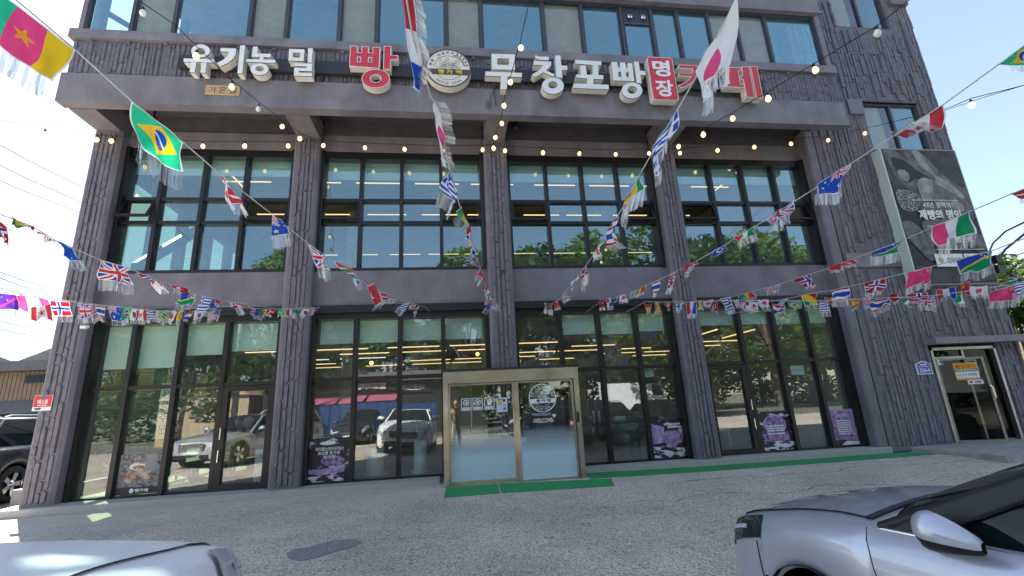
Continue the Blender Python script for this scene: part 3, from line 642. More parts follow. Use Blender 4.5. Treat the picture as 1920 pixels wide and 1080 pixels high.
l.stroke([(637, 168), (728, 170), (725, 275), (812, 280), (808, 335), (725, 335), (718, 452), (630, 450)]).ring(ell(541, 560, 170, 115), ell(541, 560, 72, 57))
l.outline([(235, 165), (325, 168), (322, 243), (368, 245), (372, 172), (458, 175), (455, 246), (501, 248), (505, 180), (597, 182), (585, 440), (222, 412), (228, 280)], [(318, 298), (314, 362), (363, 363), (366, 298)], [(452, 300), (448, 365), (497, 366), (499, 302)], [(637, 168), (728, 170), (725, 275), (812, 280), (808, 335), (725, 335), (718, 452), (630, 450)], ell(541, 560, 170, 115), ell(541, 560, 68, 53)); done(l, True)
A = (880, 80, 5.333)
done(Letter(*A).ring([(222, 110), (455, 118), (455, 272), (224, 266)], [(280, 157), (397, 160), (397, 222), (280, 220)]).stroke([(160, 287), (527, 302), (525, 345), (160, 330)]).stroke([(318, 335), (380, 338), (377, 468), (315, 468)]))
done(Letter(*A).stroke([(662, 123), (690, 138), (795, 140), (795, 174), (700, 172), (655, 150)]).stroke([(645, 182), (820, 189), (816, 228), (768, 278), (855, 318), (838, 340), (742, 296), (655, 346), (625, 318), (700, 275), (738, 225), (642, 222)]).stroke([(858, 125), (912, 128), (920, 228), (980, 230), (982, 272), (922, 274), (932, 352), (870, 346)]).ring(ell(836, 430, 110, 82), ell(835, 421, 47, 35)))
done(Letter(*A).stroke([(1058, 172), (1320, 187), (1320, 227), (1290, 226), (1290, 322), (1340, 325), (1340, 368), (1242, 362), (1240, 415), (1395, 421), (1395, 468), (1040, 453), (1042, 408), (1178, 413), (1176, 358), (1070, 350), (1068, 318), (1116, 320), (1108, 232), (1160, 224), (1176, 320), (1232, 321), (1232, 222), (1060, 211)]))
l = Letter(*A)
for q in ([(1420, 192), (1482, 194), (1485, 246), (1490, 293), (1492, 336), (1494, 380), (1440, 378)], [(1504, 196), (1560, 198), (1564, 250), (1567, 297), (1569, 338), (1570, 382), (1522, 381), (1520, 336), (1518, 293), (1507, 246)], [(1580, 202), (1628, 205), (1650, 386), (1598, 383), (1595, 338), (1592, 297), (1584, 250)],
          [(1486, 247), (1506, 248), (1517, 292), (1490, 291)], [(1565, 251), (1583, 252), (1591, 296), (1567, 295)], [(1493, 338), (1520, 339), (1521, 380), (1495, 379)], [(1570, 340), (1595, 341), (1597, 383), (1571, 381)]): l.stroke(q)
l.stroke([(1645, 185), (1695, 187), (1707, 278), (1760, 282), (1765, 320), (1713, 318), (1725, 403), (1675, 400)]).ring(ell(1628, 475, 104, 80), ell(1630, 470, 48, 37)); done(l)
A = (1160, 60, 6.)
l = Letter(*A); l.stroke([(675, 368), (890, 375), (888, 450), (870, 520), (830, 570), (765, 612), (705, 632), (668, 598), (760, 560), (815, 502), (672, 498), (680, 458), (828, 462), (832, 418), (670, 411)]).stroke([(945, 376), (1010, 378), (1022, 470), (1085, 474), (1092, 522), (1028, 520), (1050, 690), (985, 688)]); l.outline([(675, 368), (890, 375), (888, 450), (870, 520), (830, 570), (765, 612), (705, 632), (668, 598), (760, 560), (815, 502), (672, 498), (680, 458), (828, 462), (832, 418), (670, 411)], [(945, 376), (1010, 378), (1022, 470), (1085, 474), (1092, 522), (1028, 520), (1050, 690), (985, 688)]); done(l, True)
l = Letter(*A); l.stroke([(1190, 393), (1370, 400), (1375, 436), (1348, 435), (1372, 584), (1412, 588), (1416, 628), (1198, 620), (1195, 578), (1248, 580), (1216, 432), (1194, 431)]).ring([(1262, 433), (1303, 434), (1328, 583), (1290, 581)], [(1264, 435), (1268, 435), (1294, 579), (1291, 579)])
l.stroke([(1385, 385), (1470, 388), (1530, 738), (1440, 738), (1400, 535), (1372, 530), (1365, 495), (1392, 494)]).stroke([(1480, 383), (1557, 388), (1627, 750), (1550, 748)]); l.outline([(1480, 383), (1557, 388), (1627, 750), (1550, 748)], [(1190, 393), (1370, 400), (1375, 436), (1348, 435), (1372, 584), (1412, 588), (1416, 628), (1198, 620), (1195, 578), (1248, 580), (1216, 432), (1194, 431)], [(1385, 385), (1470, 388), (1530, 738), (1440, 738), (1400, 535), (1372, 530), (1365, 495), (1392, 494)]); done(l, True)
# red box with two white syllables
box = [BY(1160 + x / 6, 60 + y / 6, YF) for x, y in ((316, 284), (597, 292), (681, 775), (383, 768))]
zt, zb = (box[0].z + box[1].z) / 2, (box[2].z + box[3].z) / 2; xl_, xr_ = (box[0].x + box[3].x) / 2, (box[1].x + box[2].x) / 2
def rrect(x0, x1, z0, z1, r, y): return [(cx + r * math.cos(R(a)), y, cz + r * math.sin(R(a))) for cx, cz, a0 in ((x1 - r, z0 + r, -90), (x1 - r, z1 - r, 0), (x0 + r, z1 - r, 90), (x0 + r, z0 + r, 180)) for a in (a0, a0 + 30, a0 + 60, a0 + 90)]
l = MB(); l.poly(rrect(xl_, xr_, zb, zt, .06, YF - .01), (0, .16, 0), 1); f = rrect(xl_ + .015, xr_ - .015, zb + .015, zt - .015, .05, YF - .013); l.add(f, [tuple(range(len(f)))], 0)
w_ = xr_ - xl_; h_ = zt - zb
text_to(l, '명', (xl_ + w_ * .16, YF - .018, zb + h_ * .54), X3, Z3, w_ * .68, h_ * .38, 2, .032); text_to(l, '장', (xl_ + w_ * .16, YF - .018, zb + h_ * .08), X3, Z3, w_ * .68, h_ * .38, 2, .032)
obj('letter_box', l, [M['red'], M['cream'], M['whitef']], sign)

# round bakery emblem, used on the sign and as a vinyl on the door
def emblem(mb, c, r, y, i_ink, i_face, i_band, i_txt, ring=None):
    def C(px, pz, d=0): return (c[0] + px * r, y - d, c[1] + pz * r)
    n = 40
    if i_face is not None:
        mb.add([C(.93 * math.cos(2 * math.pi * k / n), .93 * math.sin(2 * math.pi * k / n)) for k in range(n)], [tuple(range(n))], i_face)
    for r0, r1 in ((.93, 1.0),):
        mb.add([C(q * math.cos(2 * math.pi * k / n), q * math.sin(2 * math.pi * k / n), .003) for q in (r0, r1) for k in range(n)], [(k, (k + 1) % n, n + (k + 1) % n, n + k) for k in range(n)], ring if ring is not None else i_ink)
    for ch, a in zip('빵을 쇼핑하다!', np.linspace(168, 62, 8)):
        if ch == ' ': continue
        ca, sa = math.cos(R(a)), math.sin(R(a)); ux = Vector((sa, 0, -ca)); uz = Vector((ca, 0, sa)); w = .13 * r if ch != '!' else .04 * r
        o = Vector(C(.72 * ca, .72 * sa, .004)) - ux * w / 2; text_to(mb, ch, o, ux, uz, w, .15 * r, i_ink, .02)
    for ch, a in zip('SINCE 2016', np.linspace(232, 308, 10)):
        if ch == ' ': continue
        ca, sa = math.cos(R(a)), math.sin(R(a)); ux = Vector((-sa, 0, ca)); uz = Vector((-ca, 0, -sa)); w = .085 * r if ch not in 'I1' else .04 * r
        o = Vector(C(.86 * ca, .86 * sa, .004)) - ux * w / 2; text_to(mb, ch, o, ux, uz, w, .13 * r, i_ink, .01)
    def arc(r_, a0, a1, wd):
        k = 24; mb.add([C(q * math.cos(R(a0 + (a1 - a0) * i / k)), q * math.sin(R(a0 + (a1 - a0) * i / k)), .004) for q in (r_, r_ + wd) for i in range(k + 1)], [(i, i + 1, k + 2 + i, k + 1 + i) for i in range(k)], i_ink)
    arc(.62, 60, 178, .02); arc(.6, 215, 325, .02)
    bz = [C(-.86, -.36, .004), C(.86, -.36, .004), C(.93, -.06, .004), C(-.93, -.06, .004)]
    mb.add(bz, [(0, 1, 2, 3)], i_band)
    for ch, px in zip('빵카페', (-.45, -.09, .3)): text_to(mb, ch, C(px, -.31, .007), X3, Z3, .28 * r, .22 * r, i_txt, .03)
    # loaves and basket drawn as line work
    def loaf(cx, cz, rx, rz, a, t=.022):
        k = 16; ca, sa = math.cos(R(a)), math.sin(R(a)); o = []
        for q in (1, 1 - t * 3.4):
            for i in range(k):
                x_, z_ = rx * q * math.cos(2 * math.pi * i / k), rz * q * math.sin(2 * math.pi * i / k); o.append(C(cx + x_ * ca - z_ * sa, cz + x_ * sa + z_ * ca, .0045 + loaf.n * .0002))
        loaf.n += 1; mb.add(o, [(i, (i + 1) % k, k + (i + 1) % k, k + i) for i in range(k)], i_ink)
        for j in (-.4, 0, .4):
            p0 = (rx * j, rz * .55); p1 = (rx * (j + .12), -rz * .4); s = []
            for (x_, z_) in (p0, (p0[0] + .03, p0[1]), (p1[0] + .03, p1[1]), p1): s.append(C(cx + x_ * ca - z_ * sa, cz + x_ * sa + z_ * ca, .005 + loaf.n * .0002))
            mb.add(s, [(0, 1, 2, 3)], i_ink)
    loaf.n = 0
    for q in ((-.28, .22, .34, .1, 118), (-.12, .24, .3, .11, 70), (.08, .16, .22, .13, 20), (.3, .2, .3, .12, 60), (-.3, .06, .24, .1, 10), (.25, .02, .26, .1, -8)): loaf(*q)
    for a in np.linspace(8, 58, 5):
        for s in (-1, 1):
            ca, sa = math.cos(R(a)), math.sin(R(a)); p = (.74 * ca, .74 * sa); d = (math.cos(R(a + 70 + 42 * s)), math.sin(R(a + 70 + 42 * s))); nn = (-d[1] * .035, d[0] * .035)
            mb.add([C(p[0], p[1], .005), C(p[0] + d[0] * .1 + nn[0], p[1] + d[1] * .1 + nn[1], .005), C(p[0] + d[0] * .2, p[1] + d[1] * .2, .005), C(p[0] + d[0] * .1 - nn[0], p[1] + d[1] * .1 - nn[1], .005)], [(0, 1, 2, 3)], i_ink)
    return mb
M['brown'] = mat('brown_print', (.09, .055, .05), .5, var=0); M['lime'] = mat('lime_print', (.6, .62, .04), .5, var=0)
ec = BY(841, 127.5, YF); er = .455
e = MB(); n = 48
vs = [(ec.x + er * math.cos(2 * math.pi * k / n), y, ec.z + er * math.sin(2 * math.pi * k / n)) for y in (YF + .003, YBK) for k in range(n)]
e.add(vs, [(k, n + k, n + (k + 1) % n, (k + 1) % n) for k in range(n)] + [tuple(range(n))], 1)
emblem(e, (ec.x, ec.z), er, YF, 0, 1, 0, 2)
obj('round_emblem', e, [M['brown'], M['cream'], M['lime']], sign)
# small plates ------------------------------------------------------
def plate(name, label, cat, x0, x1, z0, z1, y, base, lines, group=None, depth=.012, extra=None):
    """flat sign: lines = (text, fx, fz, fw, fh, material, weight)"""
    mats = [base]; mb = MB(); mb.box(x0, x1, y, y + depth, z0, z1)
    w, h = x1 - x0, z1 - z0; k = 0
    for q in lines:
        t, fx, fz, fw, fh, m, wt = q
        if m not in mats: mats.append(m)
        k += 1; yy = y - .0012 * k
        if t is None: mb.quad((x0 + fx * w, yy, z0 + fz * h), (x0 + (fx + fw) * w, yy, z0 + fz * h), (x0 + (fx + fw) * w, yy, z0 + (fz + fh) * h), (x0 + fx * w, yy, z0 + (fz + fh) * h), mats.index(m))
        else: text_to(mb, t, (x0 + fx * w, yy, z0 + fz * h), X3, Z3, fw * w, fh * h, mats.index(m), wt)
    return top(name, mb, mats, label, cat, group, loc=((x0 + x1) / 2, y, z0))
M['tanp'] = mat('tan_plate', (.52, .37, .2), .6, var=.08); M['ink'] = mat('ink', (.03, .025, .03), .6, var=0)
M['yelp'] = mat('yellow_sign', (.72, .45, .03), .5, var=.05); M['redp'] = mat('red_print', (.6, .05, .06), .5, var=0); M['bluep'] = mat('blue_enamel', (.02, .11, .42), .35, var=.05); M['navyp'] = mat('navy_print', (.03, .04, .16), .5, var=0)
plate('name_plate', 'small tan plate with black brush lettering on the grey beam', 'sign', -4.595, -3.985, 7.3, 7.515, -1.235, M['tanp'],
      [('가', .1, .18, .22, .62, M['ink'], .0), ('온', .4, .18, .22, .62, M['ink'], .0), ('밀', .69, .18, .22, .62, M['ink'], .0)])
p0 = BY(65, 740, -.37); p1 = BY(99, 769, -.37)
sx0, sx1 = BY(64, 755, -.37).x, BY(98.5, 755, -.37).x; sz0, sz1 = BY(80, 770, -.37).z, BY(82, 741, -.37).z
plate('security_plate', 'small red and white plate on the leftmost column', 'sign', sx0, sx1, sz0, sz1, -.385, M['whitef'],
      [(None, .02, .24, .96, .74, M['redp'], 0), ('에스원', .22, .42, .56, .3, M['whitef'], .02), ('-', .26, .32, .48, .05, M['whitef'], 0), ('-', .14, .06, .34, .12, M['ink'], .01)])
# address plate, house shaped
ax0, ax1 = BY(1719, 690, -.39).x, BY(1747, 690, -.39).x; az0, az1, az2 = BY(1735, 702, -.39).z, BY(1722, 682.5, -.39).z, BY(1729, 676.5, -.39).z
a = MB(); xm = (ax0 + ax1) / 2
a.poly([(ax0, -.385, az0), (ax1, -.385, az0), (ax1, -.385, az1), (xm, -.385, az2), (ax0, -.385, az1)], (0, .02, 0), 1)
i = .018; a.add([(ax0 + i, -.387, az0 + i), (ax1 - i, -.387, az0 + i), (ax1 - i, -.387, az1 - .006), (xm, -.387, az2 - .02), (ax0 + i, -.387, az1 - .006)], [(0, 1, 2, 3, 4)], 0)
w_ = ax1 - ax0; h_ = az1 - az0
text_to(a, '334-4', (ax0 + w_ * .17, -.389, az0 + h_ * .18), X3, Z3, w_ * .66, h_ * .4, 1, .015); text_to(a, '-', (ax0 + w_ * .28, -.389, az0 + h_ * .86), X3, Z3, w_ * .44, h_ * .13, 1)
a.quad((ax0 + w_ * .14, -.389, az0 + h_ * .72), (ax1 - w_ * .14, -.389, az0 + h_ * .72), (ax1 - w_ * .14, -.389, az0 + h_ * .745), (ax0 + w_ * .14, -.389, az0 + h_ * .745), 1)
top('address_plate', a, [M['bluep'], M['whitef']], 'blue house shaped address plate left of the porch door', 'sign', loc=(xm, -.385, az0))
# notices on the porch door leaf (in the plane of the opened leaf)
def leafsign(name, label, s0, s1, z0, z1, base, lines):
    mats = [base]; mb = MB(); a_ = LP(s0, z0, .03); c_ = LP(s1, z1, .03); o = Vector(LP(s0, z0, .021)); ux = Vector((ex, ey, 0)); nrm = Vector((ey, -ex, 0))
    w, h = s1 - s0, z1 - z0; mb.quad(o, o + ux * w, o + ux * w + Z3 * h, o + Z3 * h)
    mb.quad(o - nrm * .004, o + Z3 * h - nrm * .004, o + ux * w + Z3 * h - nrm * .004, o + ux * w - nrm * .004)
    for k, (t, fx, fz, fw, fh, m, wt) in enumerate(lines):
        if m not in mats: mats.append(m)
        q = o + ux * (fx * w) + Z3 * (fz * h) + nrm * (.001 * (k + 1))
        if t is None: mb.quad(q, q + ux * (fw * w), q + ux * (fw * w) + Z3 * (fh * h), q + Z3 * (fh * h), mats.index(m))
        else: text_to(mb, t, q, ux, Z3, fw * w, fh * h, mats.index(m), wt)
    return top(name, mb, mats, label, 'notice', loc=tuple(o))
leafsign('warning_notice', 'yellow no entry notice stuck on the open porch door leaf', .3, .72, 1.38, 1.74, M['yelp'], [('출입금지', .08, .68, .84, .24, M['redp'], .03), (None, .03, .5, .94, .13, M['navyp'], 0), ('-', .07, .53, .86, .07, M['whitef'], 0), (None, .03, .1, .94, .36, M['whitef'], 0), ('CCTV 녹화중', .1, .2, .8, .18, M['ink'], .01)])
leafsign('small_notice', 'little white notice under the yellow notice on the porch door', .48, .75, 1.28, 1.37, M['whitef'], [('-', .45, .3, .4, .4, M['ink'], 0), (None, .1, .25, .2, .5, M['redp'], 0)])
plate('paper_notice', 'white paper notice on the fixed right pane of the porch door', 'notice', 11.34, 11.6, 1.5, 1.82, -.275, M['whitef'], [('-', .2, .8, .6, .08, M['ink'], 0), (None, .68, .45, .08, .06, M['ink'], 0)], depth=.004)
plate('corner_notice', 'tiny white notice at the top left corner of the porch doorway', 'notice', 10.5, 10.64, 1.72, 1.84, -.36, M['whitef'], [('-', .2, .4, .6, .2, M['ink'], 0)], depth=.004)
# ------------------------------------------------------------------ hanging photo banner on the wing
bx0, bx1 = 10.3, 12.36; bz0, bz1 = 3.5, 6.88; by = -.6
ban = thing('photo_banner', 'large black and white baking photo banner on the right wall', 'banner', ((bx0 + bx1) / 2, -.4, bz0))
def noisy(name, c0, c1, sc, p0=.35, p1=.65): 
    m = mat(name, c0, .7, var=0, col2=c1, scale=sc, detail=8); r_ = [n for n in m.node_tree.nodes if n.type == 'VALTORGB'][0]; r_.color_ramp.elements[0].position = p0; r_.color_ramp.elements[1].position = p1; return m
G = [noisy('print_black', (.018, .018, .02), (.035, .035, .038), 5), noisy('print_charcoal', (.035, .035, .038), (.07, .07, .078), 4), noisy('print_grey', (.075, .078, .085), (.19, .195, .21), 5), noisy('print_light', (.2, .205, .225), (.36, .37, .4), 6), noisy('flour_specks', (.03, .03, .033), (.6, .6, .62), 60, .52, .6)]
b = MB(); b.box(bx0 + .014, bx1, by, -.38, bz0, bz1); obj('panel', b, [G[0]], ban)
b = MB(); b.box(bx0 - .02, bx0 + .012, by - .004, -.36, bz0 - .02, bz1 + .02); obj('side_profile', b, [M['potw']], ban)
b = MB(); b.box(bx0 + .014, bx1 + .02, by - .006, -.37, bz1, bz1 + .03); b.box(bx1, bx1 + .03, by - .006, -.37, bz0, bz1); b.box(bx0 + .014, bx1 + .02, by - .006, -.37, bz0 - .03, bz0); obj('edge_trim', b, [M['foam']], ban)
bw, bh = bx1 - bx0 - .014, bz1 - bz0; bo = bx0 + .014
def shape(mb, pts, lvl, mi):   # smooth closed outline in banner fractions
    n = len(pts); o = []
    for i in range(n):
        p0, p1, p2, p3 = (np.array(pts[(i + k) % n]) for k in (-1, 0, 1, 2))
        for t in (0, .25, .5, .75): o.append(.5 * ((2 * p1) + (-p0 + p2) * t + (2 * p0 - 5 * p1 + 4 * p2 - p3) * t * t + (-p0 + 3 * p1 - 3 * p2 + p3) * t ** 3))
    q = [(bo + min(max(x, .003), .997) * bw, by - .0012 * lvl, bz0 + min(max(z, .003), .997) * bh) for x, z in o]
    mb.add(q, [tuple(range(len(q)))], mi)
pic = MB()
S = [([(0, 1), (0, .8), (.1, .62), (.35, .55), (.7, .55), (1, .6), (1, 1)], 1), ([(.3, 1), (.5, 1), (.75, .8), (.95, .7), (1, .72), (1, .55), (.7, .5), (.5, .62), (.42, .8)], 2), ([(.42, 1), (.52, .98), (.62, .82), (.75, .76), (.92, .66), (.9, .62), (.7, .7), (.55, .76), (.46, .88)], 3),
     ([(.02, .98), (.16, 1), (.3, .93), (.48, .86), (.62, .78), (.55, .72), (.4, .73), (.3, .68), (.2, .7), (.1, .78), (.06, .88)], 2), ([(.1, .93), (.25, .92), (.4, .84), (.55, .78), (.48, .75), (.36, .77), (.24, .74), (.15, .8)], 0), ([(.14, .83), (.22, .84), (.28, .8), (.24, .75), (.16, .77)], 3),
     ([(.36, .74), (.48, .78), (.56, .74), (.5, .62), (.42, .56), (.36, .6)], 3), ([(.05, .68), (.3, .66), (.34, .58), (.2, .52), (.04, .55)], 4),
     ([(.3, .56), (.4, .6), (.6, .58), (.72, .52), (.66, .44), (.46, .42), (.3, .46)], 2), ([(.62, .6), (.78, .64), (.9, .6), (.98, .5), (.9, .44), (.75, .48), (.66, .53)], 2), ([(.7, .58), (.8, .6), (.88, .56), (.84, .52), (.74, .54)], 3),
     ([(.0, .44), (.16, .43), (.3, .3), (.32, .2), (.22, .16), (.12, .24), (.0, .34)], 2), ([(.26, .44), (.45, .44), (.44, .3), (.34, .26), (.27, .34)], 2), ([(.34, .34), (.44, .36), (.5, .26), (.46, .18), (.36, .22)], 2), ([(.6, .4), (.76, .42), (.96, .3), (1, .2), (.9, .2), (.7, .3)], 1), ([(.8, .36), (.98, .34), (1, .24), (.88, .26)], 2), ([(.0, .12), (.3, .1), (.6, .12), (.9, .1), (1, .02), (0, .0)], 1)]
for k, (p, mi) in enumerate(S): shape(pic, p, k + 1, mi)
for k, x in enumerate((.5, .54, .58, .62)): shape(pic, [(x, .61), (x + .012, .61), (x + .04, .57), (x + .025, .57)], 19 + k, 3)
obj('baker_photo', pic, G, ban)
tx = MB()
def btxt(s, fx, fz, fw, fh, wt=.0): text_to(tx, s, (bo + fx * bw, by - .03, bz0 + fz * bh), X3, Z3, fw * bw, fh * bh, 0, wt)
btxt('43년 경력의', .33, .545, .36, .042, .012); btxt('제빵의 명인', .24, .455, .56, .075, .035); btxt('무창포', .3, .285, .22, .045, .015); btxt('빵카페', .62, .285, .22, .045, .015)
for fz, fa, fb in ((.6, .2, .82), (.405, .3, .85), (.235, .32, .95)): tx.box(bo + fa * bw, bo + fb * bw, by - .031, by - .03, bz0 + fz * bh, bz0 + fz * bh + .012)
tx.box(bo + .28 * bw, bo + .64 * bw, by - .03, by - .028, bz0 + .115 * bh, bz0 + .205 * bh); tx.box(bo + .66 * bw, bo + .98 * bw, by - .03, by - .028, bz0 + .115 * bh, bz0 + .205 * bh)
text_to(tx, '치아바타', (bo + .42 * bw, by - .032, bz0 + .135 * bh), X3, Z3, .19 * bw, .045 * bh, 1, .02); n = 16
tx.add([(bo + .345 * bw + .07 * math.cos(2 * math.pi * k / n), by - .032, bz0 + .16 * bh + .07 * math.sin(2 * math.pi * k / n)) for k in range(n)], [tuple(range(n))], 2)
tx.box(bo + .69 * bw, bo + .75 * bw, by - .034, by - .031, bz0 + .13 * bh, bz0 + .19 * bh, 3)
obj('print', tx, [M['whitef'], M['ink'], M['tanp'], M['redp']], ban)
b = MB(); b.box(12.7, 12.86, -.5, -.25, 4.02, 4.2); b.box(12.72, 12.95, -.46, -.3, 3.78, 3.95); b.tube([(12.86, -.4, 4.1), (13.1, -.45, 4.35), (13.5, -.8, 4.75), (14.0, -1.2, 5.1)], .025, 8); b.tube([(12.9, -.4, 3.86), (13.2, -.45, 3.6), (13.4, -.5, 3.2)], .03, 8)
top('wall_bracket', b, M['dark'], 'dark cable bracket on the right edge of the grey building', 'bracket', loc=(12.8, -.4, 3.8))

# ------------------------------------------------------------------ entrance vestibule
VX0, VX1, VY = -.215, 2.245, -.92
ves = thing('entrance_vestibule', 'projecting steel framed glass entrance with two sliding door panels', 'entrance', (1.0, -.6, 0))
f = MB(); f.box(VX0, VX0 + .095, VY, -.52, .0, 1.99); f.box(VX1 - .095, VX1, VY, -.52, .0, 1.97); f.box(VX0, VX1, VY - .015, -.16, 1.755, 1.975); f.box(VX0, VX0 + .05, -.52, -.16, .12, 1.75); f.box(VX1 - .05, VX1, -.52, -.16, .12, 1.75); obj('frame', f, M['steel'], ves)
f = MB(); f.box(VX0 - .03, VX1 + .02, VY - .025, -.16, 1.977, 2.005); obj('roof', f, M['dark'], ves)
M['frostmat'] = None
def frostmat():
    m, t, b = nmat('frosted_film'); o = t.nodes['Material Output']
    g = t.nodes.new('ShaderNodeNewGeometry'); s = t.nodes.new('ShaderNodeSeparateXYZ'); t.links.new(g.outputs['Position'], s.inputs[0])
    mr = t.nodes.new('ShaderNodeMapRange'); mr.inputs[1].default_value = .5; mr.inputs[2].default_value = .95; mr.inputs[3].default_value = .95; mr.inputs[4].default_value = 0
    t.links.new(s.outputs[2], mr.inputs[0]); tr = t.nodes.new('ShaderNodeBsdfTransparent'); mx = t.nodes.new('ShaderNodeMixShader')
    b.inputs['Base Color'].default_value = (.5, .66, .74, 1); b.inputs['Roughness'].default_value = .5
    t.links.new(mr.outputs[0], mx.inputs[0]); t.links.new(tr.outputs[0], mx.inputs[1]); t.links.new(b.outputs[0], mx.inputs[2]); t.links.new(mx.outputs[0], o.inputs[0]); return m
M['frost'] = frostmat()
XM = 1.045
for x0, x1, y in ((VX0 + .095, XM + .03, VY + .08), (XM + .02, VX1 - .095, VY + .035)):
    d = MB(); left = x0 < .5
    d.box(x0, x0 + .03 if left else x0 + .065, y, y + .035, .02, 1.755); d.box(x1 - .055 if left else x1 - .05, x1, y, y + .035, .02, 1.755)
    q0, q1 = x0 + (.03 if left else .065), x1 - (.055 if left else .05)
    d.box(q0, q1, y + .001, y + .034, .02, .12 if left else .075); d.box(q0, q1, y + .001, y + .034, 1.72, 1.755)
    dr = obj('sliding_door', d, M['steel'], ves)
    p = MB(); p.box(q0, q1, y + .012, y + .02, .075, 1.72); obj('pane', p, M['glassd'], dr)
    p = MB(); p.quad((q0, y + .006, .12 if left else .075), (q1, y + .006, .12 if left else .075), (q1, y + .006, 1.2), (q0, y + .006, 1.2)); obj('frosted_film', p, M['frost'], dr)
for x0, x1, z0, z1 in ((VX0 + .095, VX1 - .095, 1.748, 1.7545), (VX0 + .093, VX0 + .097, .02, 1.748), (VX1 - .097, VX1 - .093, .02, 1.748)): h = MB(); h.box(x0, x1, VY - .004, VY + .03, z0, z1); obj('rubber_seal', h, M['rubber'], ves)
h = MB(); h.box(VX0, VX1, VY - .018, VY + .1, 1.962, 1.974); obj('top_trim', h, M['dark'], ves)
h = MB(); h.poly(rrect(2.165, 2.2, .98, 1.16, .016, VY - .008), (0, .006, 0)); obj('switch', h, M['black'], ves)
h = MB(); h.box(VX0 + .5, VX0 + .52, -.16, -.14, .12, 1.7); h.box(VX0 + .095, VX1 - .095, -.15, -.14, .12, .15); obj('inner_rail', h, M['steel'], ves)
# vinyls on the doors: parts of the door things they are stuck to would be flat print; kept as their own stickers
YV = VY + .035 + .009; c_ = BY(1017, 746, YV); rd = (BY(1042.5, 746, YV).x - BY(991, 746, YV).x) / 2
e = MB(); emblem(e, (c_.x, c_.z), rd, YV, 0, None, 0, 1, 0)
top('round_decal', e, [M['whitef'], M['ink']], 'round white bakery emblem decal on the right sliding door', 'decal', loc=(c_.x, YV, c_.z - rd))
e = MB(); a = BY(999, 780, YV); a2 = BY(1034, 780, YV); text_to(e, '-WELCOME-', BY(999, 793.5, YV), X3, Z3, BY(1039.5, 790, YV).x - BY(999, 790, YV).x, .075, 0, .012); text_to(e, '어서오세요 반갑습니다', BY(998, 780.5, YV), X3, Z3, a2.x - a.x, .055, 0, .0)
hp = BY(1039, 779, YV); e.add([(hp.x, YV, hp.z - .035), (hp.x + .035, YV, hp.z + .005), (hp.x + .02, YV, hp.z + .03), (hp.x, YV, hp.z + .014), (hp.x - .02, YV, hp.z + .03), (hp.x - .035, YV, hp.z + .005)], [(0, 1, 2, 3, 4, 5)], 0)
top('welcome_decal', e, [M['whitef']], 'white welcome lettering under the round emblem on the glass door', 'decal', loc=(a.x, YV, a.z))
YV = VY + .08 + .009
names = ['leftmost', 'middle', 'rightmost']; what = ['cup', 'sweet', 'jar']
for k, (u0, u1) in enumerate(((865, 883.5), (886.5, 904.5), (908.5, 926.5))):
    v0, v1 = 746.5 - k, 770.5 - k * 1.2; q0, q1 = BY(u0, v1, YV), BY(u1, v0, YV); w, h_ = q1.x - q0.x, q1.z - q0.z
    e = MB(); o_, i_ = rrect(q0.x, q1.x, q0.z, q1.z, .02, YV), rrect(q0.x + .012, q1.x - .012, q0.z + .012, q1.z - .012, .012, YV); nn = len(o_)
    e.add(o_ + i_, [(j, (j + 1) % nn, nn + (j + 1) % nn, nn + j) for j in range(nn)])
    cx, cz = q0.x + w * .5, q0.z + h_ * .63
    if k < 2:
        a = MB(); n = 20; e.add([(cx + s * .055 * math.cos(2 * math.pi * j / n), YV, cz + s * .055 * math.sin(2 * math.pi * j / n)) for s in (1, .72) for j in range(n)], [(j, (j + 1) % n, n + (j + 1) % n, n + j) for j in range(n)])
        e.quad((cx - .02, YV - .001, cz - .02), (cx + .02, YV - .001, cz - .025), (cx + .022, YV - .001, cz + .02), (cx - .01, YV - .001, cz + .026))
        if k == 1: e.add([(cx + .05, YV, cz + .02), (cx + .085, YV, cz + .045), (cx + .08, YV, cz)], [(0, 1, 2)]); e.add([(cx - .05, YV, cz - .02), (cx - .085, YV, cz - .045), (cx - .08, YV, cz)], [(0, 1, 2)])
    else:
        e.quad((cx - .05, YV, cz + .02), (cx + .05, YV, cz + .02), (cx + .05, YV, cz + .045), (cx - .05, YV, cz + .045)); e.quad((cx - .035, YV, cz - .06), (cx + .035, YV, cz - .06), (cx + .042, YV, cz + .012), (cx - .042, YV, cz + .012)); e.quad((cx - .01, YV, cz + .05), (cx + .02, YV, cz + .05), (cx + .045, YV, cz + .08), (cx + .02, YV, cz + .08))
    text_to(e, '-', (q0.x + w * .14, YV, q0.z + h_ * .08), X3, Z3, w * .72, h_ * .2, 0, .01)
    top('pictogram_decal', e, [M['whitef']], f'{names[k]} of three white square pictogram decals on the left glass door', 'decal', 'pictogram decals on the entrance', loc=(q0.x, YV, q0.z))
q0, q1 = BY(931.5, 773, YV), BY(950.5, 745, YV); plate('notice_sheet', 'pale blue notice sheet beside the pictograms on the glass door', 'notice', q0.x, q1.x, q0.z, q1.z, YV - .003, mat('pale_blue_paper', (.55, .65, .78), .6, var=.06), [(None, .12, .5, .35, .3, M['yelp'], 0), (None, .6, .7, .22, .18, M['navyp'], 0), (None, .62, .42, .2, .12, M['tanp'], 0), (None, .62, .14, .2, .16, M['bluep'], 0), ('-', .12, .86, .5, .06, M['ink'], 0)], depth=.002)
q0, q1 = BY(1068, 800, VY + .044), BY(1076, 787, VY + .044); plate('red_sticker', 'small red and white sticker at the right edge of the sliding door', 'sticker', q0.x, q1.x, q0.z, q1.z, VY + .04, M['redp'], [(None, .2, .3, .6, .45, M['whitef'], 0)], depth=.002)
